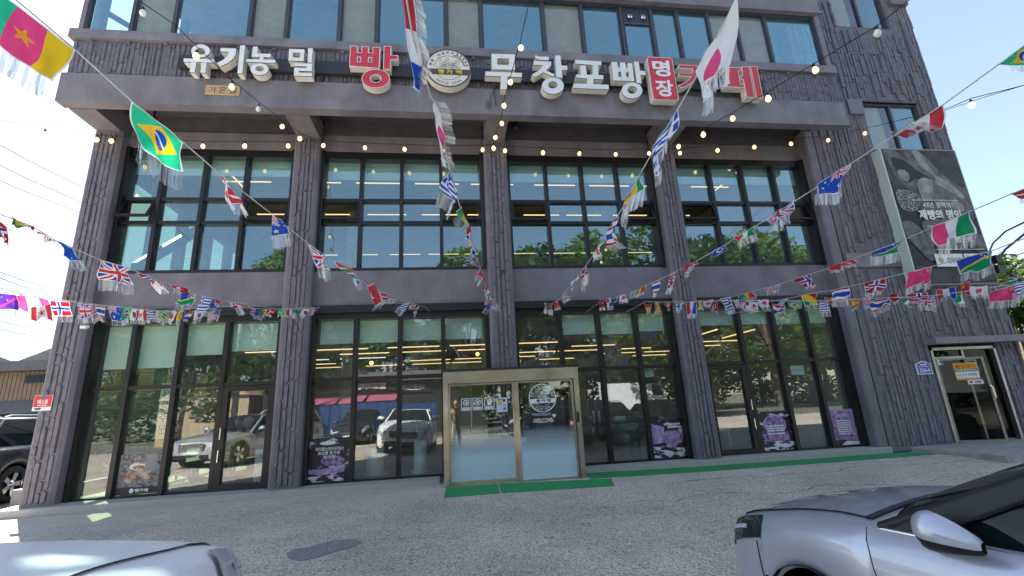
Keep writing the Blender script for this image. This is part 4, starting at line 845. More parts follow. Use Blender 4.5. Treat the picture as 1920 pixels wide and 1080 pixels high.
# ------------------------------------------------------------------ window posters
def crackle(name, c0, c1, sc, th):
    m, t, b = nmat(name); g = t.nodes.new('ShaderNodeNewGeometry'); n = t.nodes.new('ShaderNodeTexNoise'); n.inputs['Scale'].default_value = sc; n.inputs['Detail'].default_value = 6; n.inputs['Roughness'].default_value = .6
    mp_ = t.nodes.new('ShaderNodeMapping'); mp_.inputs['Scale'].default_value = (.7, 1, 1.6); t.links.new(g.outputs['Position'], mp_.inputs[0]); t.links.new(mp_.outputs[0], n.inputs[0])
    r = t.nodes.new('ShaderNodeValToRGB'); r.color_ramp.elements[0].position = th; r.color_ramp.elements[1].position = th + .02; r.color_ramp.elements[0].color = (*c0, 1); r.color_ramp.elements[1].color = (*c1, 1)
    t.links.new(n.outputs[0], r.inputs[0]); t.links.new(r.outputs[0], b.inputs['Base Color']); b.inputs['Roughness'].default_value = .45; return m
M['cr1'] = crackle('flaked_dark_print', (.022, .02, .035), (.62, .6, .7), 5.5, .57); M['cr2'] = crackle('flaked_pale_print', (.025, .022, .04), (.7, .7, .76), 7, .5); M['pur'] = noisy('purple_crumb_print', (.13, .06, .2), (.5, .34, .58), 16); M['pur2'] = noisy('mauve_print', (.3, .16, .4), (.56, .44, .64), 8); M['dk'] = mat('poster_dark', (.022, .02, .032), .45, var=.2, scale=4)
M['bread'] = noisy('crust_print', (.25, .12, .06), (.62, .5, .4), 9); M['flourp'] = noisy('grain_print', (.07, .068, .075), (.36, .35, .34), 26, .36, .66)
def poster(label, px, y, base, shapes, lines):
    q = [BY(u, v, y) for u, v in px]; x0, x1 = (q[0].x + q[3].x) / 2, (q[1].x + q[2].x) / 2; z0, z1 = (q[2].z + q[3].z) / 2, (q[0].z + q[1].z) / 2
    w, h = x1 - x0, z1 - z0; mats = [base]; mb = MB(); mb.box(x0, x1, y, y + .01, z0, z1); k = 0
    for m, pts in shapes:
        if m not in mats: mats.append(m)
        k += 1; mb.add([(x0 + min(max(a, 0), 1) * w, y - .001 * k, z0 + min(max(b_, 0), 1) * h) for a, b_ in pts], [tuple(range(len(pts)))], mats.index(m))
    for t, fx, fz, fw, fh, m, wt in lines:
        if m not in mats: mats.append(m)
        k += 1; text_to(mb, t, (x0 + fx * w, y - .001 * k, z0 + fz * h), X3, Z3, fw * w, fh * h, mats.index(m), wt)
    return top('window_poster', mb, mats, label, 'poster', 'posters along the shop windows', loc=((x0 + x1) / 2, y, z0))
rng = random.Random(3)
def blob(cx, cz, rx, rz, j=.12, n=18): return [(cx + rx * math.cos(2 * math.pi * i / n) * (1 + rng.uniform(-j, j)), cz + rz * math.sin(2 * math.pi * i / n) * (1 + rng.uniform(-j, j))) for i in range(n)]
poster('poster of sliced loaf over grain with dark caption strip, second pane from the left', [(227, 852), (305, 850), (302, 922), (216, 930)], -.012, M['flourp'], [(M['bread'], blob(.5, .62, .3, .2)), (M['cream'], blob(.42, .68, .18, .09)), (M['bread'], blob(.45, .66, .14, .05)), (M['bread'], blob(.66, .45, .14, .1)), (M['bread'], blob(.3, .4, .2, .12)), (M['foam'], [(.58, .55), (.86, .57), (.88, .98), (.6, .97)]), (M['dk'], [(0, 0), (1, 0), (1, .17), (0, .17)]), (M['whitef'], blob(.36, .085, .05, .06, 0))], [('빵카페', .44, .04, .3, .09, M['whitef'], .02)])
poster('dark poster with pale flaking paint and lilac crumb below the wicker chair', [(582, 822), (654, 820), (652, 900), (572, 906)], -.012, M['cr1'], [(M['dk'], [(.06, .5), (.94, .5), (.94, .86), (.06, .86)]), (M['pur'], blob(.62, .46, .3, .12)), (M['pur2'], [(.02, .28), (.5, .3), (.95, .38), (.9, .2), (.3, .14), (.02, .2)]), (M['cr2'], [(.0, .0), (1, .0), (1, .13), (0, .13)]), (M['whitef'], blob(.48, .88, .2, .045, .05))], [('바다향스민어오틱스', .18, .7, .7, .09, M['whitef'], .02), ('효모빵 찾기관', .24, .61, .55, .08, M['whitef'], .02), ('맛기행', .38, .52, .3, .08, M['whitef'], .02)])
poster('pale crackled poster with a purple bun at the right end of the third window', [(1219, 787), (1281, 785), (1291, 856), (1225, 859)], -.012, M['cr1'], [(M['pur2'], [(.02, .35), (.35, .4), (.4, .8), (.04, .9)]), (M['pur'], blob(.62, .5, .3, .2)), (M['pur2'], blob(.62, .58, .22, .1)), (M['cr2'], [(0, 0), (1, 0), (1, .22), (0, .3)])], [('-', .4, .84, .5, .05, M['whitef'], .01), ('-', .5, .76, .4, .05, M['whitef'], .01)])
poster('dark poster with big round purple loaf, left of the two by the right door', [(1418, 771), (1480, 771), (1490, 842), (1430, 845)], -.012, M['cr1'], [(M['pur2'], blob(.5, .66, .36, .24, .03)), (M['pur'], blob(.5, .68, .32, .2, .03)), (M['pur'], blob(.5, .35, .42, .16)), (M['cr2'], [(.0, .0), (1, .0), (1, .2), (0, .24)])], [(t, .24, z, .52, .035, M['whitef'], 0) for t, z in (('-', .6), ('-', .54), ('-', .48), ('-', .4))])
poster('lilac poster with looped loaf and lines of text, rightmost window pane', [(1548, 768), (1601, 767), (1617, 833), (1562, 836)], -.012, M['pur2'], [(M['pur'], blob(.5, .55, .46, .4, .2)), (M['pur2'], blob(.55, .6, .34, .3, .04)), (M['pur'], blob(.55, .56, .26, .24, .04)), (M['dk'], [(0, .0), (1, .0), (1, .1), (.4, .16), (0, .14)]), (M['whitef'], [(.3, .01), (.97, .01), (.97, .09), (.5, .12)])], [(t, .28, z, .5, .035, M['whitef'], 0) for t, z in (('-', .66), ('-', .6), ('-', .54), ('-', .48), ('-', .42), ('-', .36), ('-', .3))])
# ------------------------------------------------------------------ carpets and ground marks
def mat_sheet(pts, z=.012): 
    m = MB(); m.poly([(x, y, z + bend(x, y)) for x, y in pts][::1], (0, 0, -.03)); return m
def fine(pts4, n=14):   # a strip split so that it follows the swell of the ground
    m = MB(); a, b_, c_, d = [Vector((*p, 0)) for p in pts4]
    top_ = []; 
    for i in range(n + 1):
        t = i / n; p, q = a.lerp(b_, t), d.lerp(c_, t); top_.append((p, q))
    for i in range(n):
        p0, q0 = top_[i]; p1, q1 = top_[i + 1]
        H = lambda v, e: (v.x, v.y, bend(v.x, v.y) + e)
        m.add([H(p0, .012), H(p1, .012), H(q1, .012), H(q0, .012), H(p0, -.02), H(p1, -.02), H(q1, -.02), H(q0, -.02)], [(0, 1, 2, 3), (0, 4, 5, 1), (3, 2, 6, 7)] + ([(0, 3, 7, 4)] if i == 0 else []) + ([(1, 5, 6, 2)] if i == n - 1 else []))
    return m
top('door_mat', fine([(-.2, -1.63), (.66, -1.6), (.68, -.93), (-.18, -.93)], 5), M['green'], 'short green turf mat at the left end before the glass entrance', 'mat', loc=(.2, -1.3, 0))
top('door_mat', fine([(.69, -1.6), (2.5, -1.62), (2.62, -1.15), (.7, -.93)], 8), M['green'], 'green turf mat before the right sliding door with a skewed right end', 'mat', loc=(1.5, -1.3, 0))
top('carpet_runner', fine([(2.3, -1.0), (9.25, -.92), (9.1, -.415), (2.26, -.415)], 30), M['green'], 'long green turf runner along the kerb right of the entrance', 'carpet', loc=(5.7, -.75, 0))
M['patch'] = mat('asphalt_patch', (.24, .235, .23), .88, var=.4, scale=45, bump=.5, bscale=70); M['faded'] = mat('faded_yellow_paint', (.34, .34, .2), .85, var=.25, scale=14)
def gpatch(name, px, m, label, cat, z=.004, j=0):
    q = []
    for u, v in px:
        p = BZ(u, v, 0)
        for _ in range(4): p = BZ(u, v, bend(p.x, p.y))
        q.append(p)
    mb = MB(); n = len(q); c = sum(q, Vector()) / n; V = [(c.x, c.y, bend(c.x, c.y) + z + .002)]
    for k in (.5, 1):
        for p in q: e = c.lerp(p, k); V.append((e.x, e.y, bend(e.x, e.y) + z))
    mb.add(V, [(0, 1 + i, 1 + (i + 1) % n) for i in range(n)] + [(1 + i, 1 + n + i, 1 + n + (i + 1) % n, 1 + (i + 1) % n) for i in range(n)])
    o = obj(name, mb, m); return tag(o, kind='structure')
gpatch('repair_patch', [(537, 1038), (552, 1030), (575, 1027), (600, 1020), (625, 1014), (655, 1011), (676, 1014), (676, 1020), (655, 1028), (625, 1036), (600, 1044), (580, 1050), (560, 1053), (540, 1047)], M['patch'], '', '')
w_ = MB(); c_ = BZ(6, 968, 0)
for i in range(60):
    a = rng.uniform(0, 6.28); r_ = rng.uniform(0, .2); px_, py_ = c_.x + r_ * math.cos(a), c_.y + r_ * math.sin(a); l_ = rng.uniform(.05, .16); dx, dy = rng.uniform(-.06, .06), rng.uniform(-.06, .06)
    w_.add([(px_ - .008, py_, 0), (px_ + .008, py_, 0), (px_ + dx, py_ + dy, l_)], [(0, 1, 2)])
tag(top('weeds', w_, M['leaf'], 'tuft of weeds by the left end of the kerb', 'weeds'), kind='stuff')
b = MB(); c_ = BZ(17, 955, .0); b.cbox(c_.x - .14, c_.x + .16, c_.y + .1, c_.y + .4, 0, .3, .06); top('corner_post', b, M['concrete'], 'short pale concrete guard post at the left corner of the building', 'post')
# ------------------------------------------------------------------ bunting
CO = dict(r=(.55, .04, .06), dr=(.42, .012, .035), pk=(.75, .06, .22), b=(.015, .07, .42), db=(.02, .03, .26), lb=(.12, .35, .72), g=(.0, .28, .1), tg=(.02, .5, .26), y=(.8, .52, .02), w=(.8, .8, .78), k=(.02, .02, .02), o=(.75, .3, .03), pu=(.12, .03, .35))
_fm = {}
def flagmat(key):
    """procedural flag cloth: layers of rectangles, bands, discs, stars on UV"""
    if key in _fm: return _fm[key]
    base, layers = DES[key]; m, t, b = nmat('flag_' + key); o = t.nodes['Material Output']; N = t.nodes.new; K = t.links.new
    uv = N('ShaderNodeUVMap'); sp = N('ShaderNodeSeparateXYZ'); K(uv.outputs[0], sp.inputs[0]); U, V = sp.outputs[0], sp.outputs[1]
    def mth(op, a, b_=None, c_=None, clamp=False):
        n = N('ShaderNodeMath'); n.operation = op; n.use_clamp = clamp
        for i, q in enumerate((a, b_, c_)):
            if q is None: continue
            if isinstance(q, (int, float)): n.inputs[i].default_value = q
            else: K(q, n.inputs[i])
        return n.outputs[0]
    AND = lambda *a: a[0] if len(a) == 1 else mth('MULTIPLY', a[0], AND(*a[1:]))
    gt = lambda a, q: mth('GREATER_THAN', a, q); lt = lambda a, q: mth('LESS_THAN', a, q)
    def rect(u0, u1, v0, v1):
        q = []
        if u0 > 0: q.append(gt(U, u0))
        if u1 < 1: q.append(lt(U, u1))
        if v0 > 0: q.append(gt(V, v0))
        if v1 < 1: q.append(lt(V, v1))
        return AND(*q) if q else mth('ADD', U, 5, None, True)
    lin = lambda a, b_: mth('MULTIPLY_ADD', U, a, mth('MULTIPLY', V, b_))
    col = None
    def over(c, mask):
        nonlocal col
        n = N('ShaderNodeMixRGB'); K(mask, n.inputs[0])
        if isinstance(col, tuple): n.inputs[1].default_value = (*col, 1)
        else: K(col, n.inputs[1])
        n.inputs[2].default_value = (*CO[c], 1); col = n.outputs[0]
    col = CO[base]
    for q in layers:
        k, a, c = q[0], q[1:-1], q[-1]
        if k == 'r': over(c, rect(*a))
        elif k == 'd': over(c, lt(mth('ADD', mth('POWER', mth('DIVIDE', mth('SUBTRACT', U, a[0]), a[2]), 2), mth('POWER', mth('DIVIDE', mth('SUBTRACT', V, a[1]), a[3]), 2)), 1))
        elif k == 'h': over(c, gt(lin(a[0], a[1]), a[2]))
        elif k == 'b':
            mk = lt(mth('ABSOLUTE', mth('SUBTRACT', lin(a[0], a[1]), a[2])), a[3]); over(c, AND(mk, rect(*a[4])) if len(a) > 4 else mk)
        elif k == 'rh': over(c, lt(mth('ADD', mth('ABSOLUTE', mth('DIVIDE', mth('SUBTRACT', U, a[0]), a[2])), mth('ABSOLUTE', mth('DIVIDE', mth('SUBTRACT', V, a[1]), a[3]))), 1))
        elif k == 's':
            x = mth('MULTIPLY', mth('SUBTRACT', U, a[0]), 1.5); y = mth('SUBTRACT', V, a[1]); rr_ = mth('SQRT', mth('ADD', mth('MULTIPLY', x, x), mth('MULTIPLY', y, y)))
            an = mth('ADD', mth('ARCTAN2', x, y), 4 * math.pi + math.pi / 5); ph = mth('ABSOLUTE', mth('SUBTRACT', mth('MODULO', an, 2 * math.pi / 5), math.pi / 5))
            over(c, lt(mth('MULTIPLY', rr_, mth('COSINE', mth('SUBTRACT', 2 * math.pi / 5, ph))), a[2] * math.cos(2 * math.pi / 5)))
    edge = mth('SUBTRACT', 1, rect(.022, .978, .03, .97)); over('w', edge)
    if isinstance(col, tuple): b.inputs['Base Color'].default_value = (*col, 1)
    else: K(col, b.inputs['Base Color'])
    b.inputs['Roughness'].default_value = .42; b.inputs['Specular IOR Level'].default_value = .35
    tl = N('ShaderNodeBsdfTranslucent'); mx = N('ShaderNodeMixShader'); mx.inputs[0].default_value = .45
    if isinstance(col, tuple): tl.inputs[0].default_value = (*col, 1)
    else: K(col, tl.inputs[0])
    K(b.outputs[0], mx.inputs[1]); K(tl.outputs[0], mx.inputs[2]); K(mx.outputs[0], o.inputs[0])
    _fm[key] = m; return m
def jack(u1=1., v0=0.):   # union flag inside a rectangle (0..u1, v0..1)
    um, vm = u1 / 2, (1 + v0) / 2; h = 1 - v0; cl = (0, u1, v0, 1); s = h / u1; q = []
    for sg in (1, -1):
        a, bb = sg * s, 1; c = vm + sg * s * um
        q += [('b', a, bb, c, .13 * h, cl, 'w')]
    for sg in (1, -1):
        a, bb = sg * s, 1; c = vm + sg * s * um; q += [('b', a, bb, c, .045 * h, cl, 'r')]
    return q + [('r', um - .085 * u1, um + .085 * u1, v0, 1, 'w'), ('r', 0, u1, vm - .14 * h, vm + .14 * h, 'w'), ('r', um - .05 * u1, um + .05 * u1, v0, 1, 'r'), ('r', 0, u1, vm - .085 * h, vm + .085 * h, 'r')]
def st(*p, c='w'): return [('s', *q, c) for q in p]
DES = {
 'cameroon': ('g', [('r', 0, .333, 0, 1, 'tg'), ('r', .333, .667, 0, 1, 'pk'), ('r', .667, 1, 0, 1, 'y'), ('s', .5, .5, .17, 'o')]),
 'brazil': ('tg', [('rh', .5, .5, .42, .41, 'y'), ('d', .5, .5, .17, .25, 'b'), ('b', .5, 1, .74, .035, (.33, .67, .26, .74), 'w')] + [('d', u, v, .008, .012, 'w') for u, v in ((.42, .45), (.46, .38), (.5, .33), (.52, .42), (.56, .36), (.4, .53), (.58, .44))]),
 'denmark': ('r', [('r', .3, .42, 0, 1, 'w'), ('r', 0, 1, .42, .58, 'w')]),
 'australia': ('b', jack(.5, .5) + st((.25, .22, .13), (.75, .18, .07), (.75, .8, .07), (.62, .52, .07), (.86, .58, .07))),
 'uk': ('b', jack()),
 'safrica': ('g', [('h', 0, 1, .68, 'r'), ('r', 0, 1, .62, .68, 'w'), ('h', 0, -1, -.32, 'b'), ('r', 0, 1, .32, .38, 'w')]),
 'red': ('r', [('d', .25, .5, .1, .15, 'w'), ('d', .29, .5, .08, .12, 'r')]),
 'turkey': ('dr', [('d', .36, .5, .17, .25, 'w'), ('d', .41, .5, .135, .2, 'dr'), ('s', .56, .5, .11, 'w')]),
 'norway': ('dr', [('r', .26, .48, 0, 1, 'w'), ('r', 0, 1, .36, .64, 'w'), ('r', .32, .42, 0, 1, 'db'), ('r', 0, 1, .43, .57, 'db')]),
 'greece': ('w', [('r', 0, 1, i / 9, (i + 1) / 9, 'b') for i in range(0, 9, 2)] + [('r', 0, .38, 4 / 9, 1, 'b'), ('r', .15, .23, 4 / 9, 1, 'w'), ('r', 0, .38, .68, .76, 'w')]),
 'tricolour': ('w', [('r', 0, .333, 0, 1, 'r'), ('r', .667, 1, 0, 1, 'b')]),
 'netherlands': ('w', [('h', 0, 1, .667, 'r'), ('h', 0, -1, -.333, 'b')]),
 'japan': ('w', [('d', .5, .5, .21, .31, 'pk')]),
 'japanb': ('w', [('d', .44, .2, .17, .42, 'pk')]),
 'guinea': ('y', [('r', 0, .333, 0, 1, 'g'), ('r', .667, 1, 0, 1, 'r')]),
 'congo': ('y', [('h', -1, -.9, -.6, 'g'), ('h', 1, .9, 1.25, 'dr')]),
 'thailand': ('w', [('r', 0, 1, .85, 1, 'dr'), ('r', 0, 1, 0, .15, 'dr'), ('r', 0, 1, .33, .67, 'b')]),
 'italy': ('w', [('r', 0, .333, 0, 1, 'pk'), ('r', .667, 1, 0, 1, 'g')]),
 'italyr': ('w', [('r', 0, .333, 0, 1, 'r'), ('r', .667, 1, 0, 1, 'g')]),
 'solomon': ('b', [('h', .62, -1, -.18, 'g'), ('b', .62, -1, -.18, .05, 'y')] + st((.7, .9, .08), (.9, .9, .08), (.8, .78, .08), (.7, .66, .08), (.9, .66, .08))),
 'china': ('pk', [('s', .84, .78, .15, 'y')] + st((.66, .9, .045), (.6, .78, .045), (.6, .64, .045), (.66, .54, .045), c='y')),
 'chinar': ('r', [('s', .3, .7, .22, 'y')]),
 'germany': ('r', [('h', 0, 1, .667, 'k'), ('h', 0, -1, -.333, 'y')]),
 'barbados': ('y', [('r', 0, .2, 0, 1, 'db'), ('r', .8, 1, 0, 1, 'db'), ('r', .47, .53, .25, .75, 'k'), ('r', .4, .6, .55, .62, 'k')]),
 'finland': ('w', [('r', .28, .46, 0, 1, 'b'), ('r', 0, 1, .4, .6, 'b')]),
 'swiss': ('r', [('r', .42, .58, .2, .8, 'w'), ('r', .25, .75, .4, .6, 'w')]),
 'korea': ('w', [('d', .5, .5, .19, .28, 'b'), ('r', .31, .69, .5, .78, 'w'), ('d', .5, .5, .19, .28, 'b'), ('d', .45, .57, .14, .2, 'r')] + [('b', a, 1, c, .03, cl, 'k') for a, c, cl in ((.9, 1.02, (.14, .26, .72, .9)), (-.9, .12, (.74, .86, .72, .9)), (-.9, .0, (.14, .26, .1, .28)), (.9, .88, (.74, .86, .1, .28)))]),
 'canada': ('w', [('r', 0, .27, 0, 1, 'r'), ('r', .73, 1, 0, 1, 'r'), ('s', .5, .52, .3, 'r'), ('r', .485, .515, .18, .5, 'r')]),
 'usa': ('w', [('r', 0, 1, i / 13, (i + 1) / 13, 'r') for i in range(0, 13, 2)] + [('r', 0, .42, 6 / 13, 1, 'db')] + [('d', .06 + .1 * i, .54 + .12 * j, .02, .03, 'w') for i in range(4) for j in range(4)]),
 'panama': ('w', [('r', .5, 1, .5, 1, 'r'), ('r', 0, .5, 0, .5, 'b'), ('s', .25, .75, .13, 'b'), ('s', .75, .25, .13, 'r')]),
 'portugal': ('r', [('r', 0, .4, 0, 1, 'g'), ('d', .4, .5, .13, .2, 'y')]),
 'spain': ('y', [('r', 0, 1, .75, 1, 'r'), ('r', 0, 1, 0, .25, 'r')]),
 'yellow': ('y', [('h', 0, -1, -.4, 'g'), ('h', 1, 0, .75, 'dr')]),
 'eu': ('b', [('s', .5 + .24 * math.cos(i * math.pi / 6), .5 + .36 * math.sin(i * math.pi / 6), .05, 'y') for i in range(0, 12, 2)]),
 'purple': ('pu', [('b', .9, -1, .1, .06, 'pk'), ('s', .4, .75, .1, 'lb'), ('s', .62, .6, .08, 'lb')]),
 'plainred': ('pk', []), 'bluedisc': ('b', [('d', .5, .5, .2, .3, 'w'), ('d', .5, .5, .13, .2, 'b')]),
 'greenwhite': ('w', [('h', 1, 1, .9, 'g')]), 'romania': ('y', [('r', 0, .333, 0, 1, 'y'), ('r', .333, .667, 0, 1, 'o'), ('r', .667, 1, 0, 1, 'b')]),
}
SAY = {'cameroon': 'starred green, pink and yellow flag', 'brazil': 'green flag with yellow diamond', 'denmark': 'red flag with white cross', 'australia': 'blue flag with white stars', 'uk': 'blue flag with red and white crosses', 'safrica': 'green, red and white flag', 'red': 'rolled red flag',
 'turkey': 'dark red flag with white crescent', 'norway': 'red flag with blue cross', 'greece': 'blue and white striped flag', 'tricolour': 'red, white and blue upright banded flag', 'netherlands': 'red, white and blue flag', 'japan': 'white flag with red disc', 'japanb': 'white flag with red disc', 'guinea': 'green, yellow and red flag', 'congo': 'green and red flag with yellow diagonal',
 'thailand': 'red, white and blue striped flag', 'italy': 'pink, white and green flag', 'italyr': 'red, white and green flag', 'solomon': 'blue and green flag with yellow diagonal', 'china': 'pinkish red flag with yellow stars', 'chinar': 'red flag with one yellow star', 'germany': 'black, red and yellow flag', 'barbados': 'yellow flag with navy sides', 'finland': 'white flag with blue cross', 'swiss': 'small red flag with white cross',
 'korea': 'white flag with red and blue disc', 'canada': 'red and white leaf flag', 'usa': 'flag of red stripes and stars', 'panama': 'quartered red, white and blue flag', 'portugal': 'green and red flag', 'spain': 'red and yellow flag', 'yellow': 'twisted yellow and green flag', 'eu': 'plain blue flag with faint stars', 'purple': 'purple flag with pink slash', 'plainred': 'plain pinkish red flag', 'bluedisc': 'rolled blue flag with white ring', 'greenwhite': 'small green and white flag', 'romania': 'yellow and blue flag'}
def fringemat():
    m, t, b = nmat('clear_tinsel_fringe'); o = t.nodes['Material Output']; b.inputs['Base Color'].default_value = (.7, .73, .77, 1); b.inputs['Roughness'].default_value = .15; b.inputs['Specular IOR Level'].default_value = .9
    tr = t.nodes.new('ShaderNodeBsdfTransparent'); mx = t.nodes.new('ShaderNodeMixShader'); g = t.nodes.new('ShaderNodeNewGeometry'); ma = t.nodes.new('ShaderNodeMath'); ma.operation = 'MULTIPLY_ADD'; ma.inputs[1].default_value = .6; ma.inputs[2].default_value = .15
    t.links.new(g.outputs['Random Per Island'], ma.inputs[0]); t.links.new(ma.outputs[0], mx.inputs[0]); t.links.new(tr.outputs[0], mx.inputs[1]); t.links.new(b.outputs[0], mx.inputs[2]); t.links.new(mx.outputs[0], o.inputs[0]); return m
M['fringe'] = fringemat()
rf = random.Random(5); STATS = []
def string_depth(path, z0, z1):
    d = [0]
    for a, b_ in zip(path, path[1:]): d.append(d[-1] + math.dist(a, b_))
    T = d[-1]
    def z_at(t): return 1 / (1 / z0 + t * (1 / z1 - 1 / z0))
    def t_of(p):
        best = (1e9, 0)
        for i in range(len(path) - 1):
            a, b_ = np.array(path[i], float), np.array(path[i + 1], float); L2 = max((b_ - a) @ (b_ - a), 1e-6); s = min(max((np.array(p) - a) @ (b_ - a) / L2, 0), 1); q = a + s * (b_ - a); e = math.dist(p, q)
            if e < best[0]: best = (e, (d[i] + s * (d[i + 1] - d[i])) / T)
        return best[1]
    return z_at, t_of, d, T
ORD = ['first', 'second', 'third', 'fourth', 'fifth', 'sixth', 'seventh', 'eighth', 'ninth', 'tenth', 'eleventh', 'twelfth'] + [f'{n}th' for n in range(13, 60)]
CORD = {'the top left cord': 'thin flag cord running from the top left frame corner to the second window', 'the emblem cord': 'thin flag cord passing in front of the round emblem', 'the sign end cord': 'thin flag cord passing over the right end of the sign', 'the upper right cord': 'thin flag cord rising to the upper right frame edge',
 'the banner cord': 'thin flag cord crossing the middle of the photo banner', 'the middle right cord': 'thin flag cord at the foot of the photo banner', 'the lower right cord': 'nearly level flag cord above the right ground floor windows', 'the lower left cord': 'nearly level flag cord above the left ground floor windows',
 'the near left cord': 'thin flag cord sloping down from the left frame edge', 'the far left cord': 'short bit of flag cord at the left frame edge'}
def bunting(where, path, z0, z1, flags, wallend=True, nearext=3.0):
    z_at, t_of, d, T = string_depth(path, z0, z1)
    pts = [BD(*p, z_at(d[i] / T)) for i, p in enumerate(path)]
    a = pts[0] + (pts[0] - pts[1]).normalized() * nearext
    cp = [a] + pts
    if wallend: e = pts[-1]; cp.append(Vector((e.x + (e.x - pts[-2].x) * .1, -.13 if e.x < 8.9 else -.34, e.z)))
    mb = MB(); mb.tube(cp, .0035 if z0 < 3 else .0045, 5, caps=False)
    top('bunting_cord', mb, M['twine'], CORD[where], 'cord', 'cords of the flag bunting')
    cnt = {}
    for k, F in enumerate(flags):
        des, q = F[0], F[1]; fr = F[2] if len(F) > 2 else None; flip = len(F) > 3 and F[3]
        if 'lower' in where:
            cx_, cy_ = sum(p[0] for p in q) / 4, sum(p[1] for p in q[:2]) / 2; q = [(cx_ + (p[0] - cx_) * 1.14, cy_ + (p[1] - cy_) * 1.1) for p in q]
        tl, tr, br, bl = q; zl, zr = z_at(t_of(tl)), z_at(t_of(tr))
        if math.dist(tl, tr) < 1e-3: zr = zl
        TL, TR = BD(*tl, zl), BD(*tr, zr); sw = rf.uniform(-.05, .05)
        BL, BR = BD(*bl, zl * (1 + sw * .6)), BD(*br, zr * (1 + sw * .6))
        wd, ht = (TR - TL).length, (BL - TL).length; STATS.append((des, where[:22], round(zl, 2), round(wd, 2), round(ht, 2)))
        nrm = (TR - TL).cross(BL - TL)
        nrm = nrm.normalized() if nrm.length > 1e-9 else Vector((0, -1, 0))
        am = min(.028, .12 * max(wd, ht)); ph = rf.uniform(0, 6); fq = rf.uniform(4, 8)
        nu, nv = 16, 9
        def S(u, v):   # v = 1 on the cord
            p = TL.lerp(TR, u).lerp(BL.lerp(BR, u), 1 - v)
            return p + nrm * (am * (1 - v * .75) * (math.sin(fq * u + 3.0 * (1 - v) + ph) + .45 * math.sin(2.3 * fq * u - 5 * (1 - v) + 2 * ph)))
        mb = MB(); mb.grid(S, nu, nv)
        c = (TL + TR) / 2; mb.v = [(v[0] - c.x, v[1] - c.y, v[2] - c.z) for v in mb.v]
        me = mb.mesh('flag', flagmat(des)); uvl = me.uv_layers.new(name='UVMap')
        for p in me.polygons:
            for li in p.loop_indices:
                vi = me.loops[li].vertex_index; u, v = (vi // (nv + 1)) / nu, (vi % (nv + 1)) / nv; uvl.data[li].uv = (1 - u if flip else u, v)
        o = bpy.data.objects.new('flag', me); o.location = c; link(o)
        cnt[des] = cnt.get(des, 0) + 1
        tag(o, f'{SAY[des]}, {ORD[k]} from outer end of {where}', 'flag', 'national flags on the bunting strings')
        # fringe of clear strips hanging from the lower hem
        if fr is None: fr = ((bl[0] - tl[0]) * .34, (bl[1] - tl[1]) * .34)
        if fr:
            n = 22 if wd > .12 else 8; fl = math.hypot(*fr) * zl / FPX; ln = min(max(fl, .03), .11)
            dv = BD(bl[0] + fr[0], bl[1] + fr[1], zl) - BD(*bl, zl); dv = dv.normalized() * ln
            ms = MB()
            for i in range(n):
                u0, u1 = i / n + .002, (i + .97) / n; a_, b_ = Vector(S(u0, 0)), Vector(S(u1, 0)); j = Vector((rf.uniform(-.004, .004), rf.uniform(-.008, .008), 0)); l_ = rf.uniform(.9, 1.04); tw = nrm * rf.uniform(-.004, .004)
                ms.add([a_, b_, b_ + dv * l_ * .5 + tw, a_ + dv * l_ * .5 - tw, b_ + dv * l_ + j, a_ + dv * l_ + j], [(0, 1, 2, 3), (3, 2, 4, 5)])
            obj('fringe', ms, M['fringe'], o)
P4 = lambda *a: [(a[i], a[i + 1]) for i in range(0, 8, 2)]
bunting('the top left cord', [(-30, -38), (30, 0), (140, 92), (248, 190), (345, 268), (405, 320), (508, 400), (578, 457), (625, 490), (690, 535), (760, 565), (800, 577)], 1.5, 8.7, [
 ('cameroon', P4(-25, -34, 140, 92, 108, 164, -77, 30), (-12, 42)), ('brazil', P4(248, 190, 345, 268, 341, 323, 243, 262), (-3, 40)), ('denmark', P4(405, 320, 440, 360, 450, 390, 428, 372), (12, 22)), ('australia', P4(509, 402, 530, 414, 550, 438, 511, 443), (4, 24)),
 ('uk', P4(577, 455, 608, 480, 617, 508, 596, 502), (3, 20)), ('safrica', P4(627, 488, 668, 510, 676, 532, 657, 524), (6, 12)), ('red', P4(686, 537, 701, 532, 722, 568, 704, 572), (-6, 10)), ('norway', P4(702, 544, 728, 552, 724, 563, 708, 566)), ('uk', P4(723, 556, 745, 562, 738, 566, 724, 565)),
 ('greece', P4(750, 572, 768, 565, 760, 586, 745, 579), (-6, 8)), ('denmark', P4(769, 570, 778, 568, 776, 578, 768, 576)), ('thailand', P4(781, 578, 787, 570, 781, 586, 775, 590))])
bunting('the emblem cord', [(760, -15), (775, 75), (808, 182), (822, 200), (832, 262), (843, 318), (862, 386), (882, 434), (893, 478), (903, 510), (914, 548), (926, 566), (938, 580)], 1.45, 8.7, [
 ('tricolour', P4(755, -18, 776, 166, 787, 172, 769, -18), (20, 20)), ('japan', P4(813, 193, 829, 312, 838, 316, 819, 193), (22, 6)), ('greece', P4(842, 318, 857, 356, 855, 396, 829, 357), (-9, 26)), ('guinea', P4(863, 386, 884, 430, 875, 441, 864, 400), (-10, 14)), ('thailand', P4(880, 437, 894, 477, 888, 482, 877, 446)), ('norway', P4(891, 478, 899, 503, 893, 500, 886, 484), (-14, -4)),
 ('red', P4(899, 498, 910, 526, 904, 529, 897, 512), (-6, 12)), ('italyr', P4(912, 535, 920, 553, 914, 557, 908, 545)), ('japan', P4(915, 552, 922, 561, 917, 564, 911, 556)), ('australia', P4(910, 563, 922, 570, 918, 583, 907, 578), (-6, 8)), ('uk', P4(923, 560, 931, 562, 930, 576, 923, 574)), ('greece', P4(928, 567, 940, 574, 937, 581, 929, 580))])
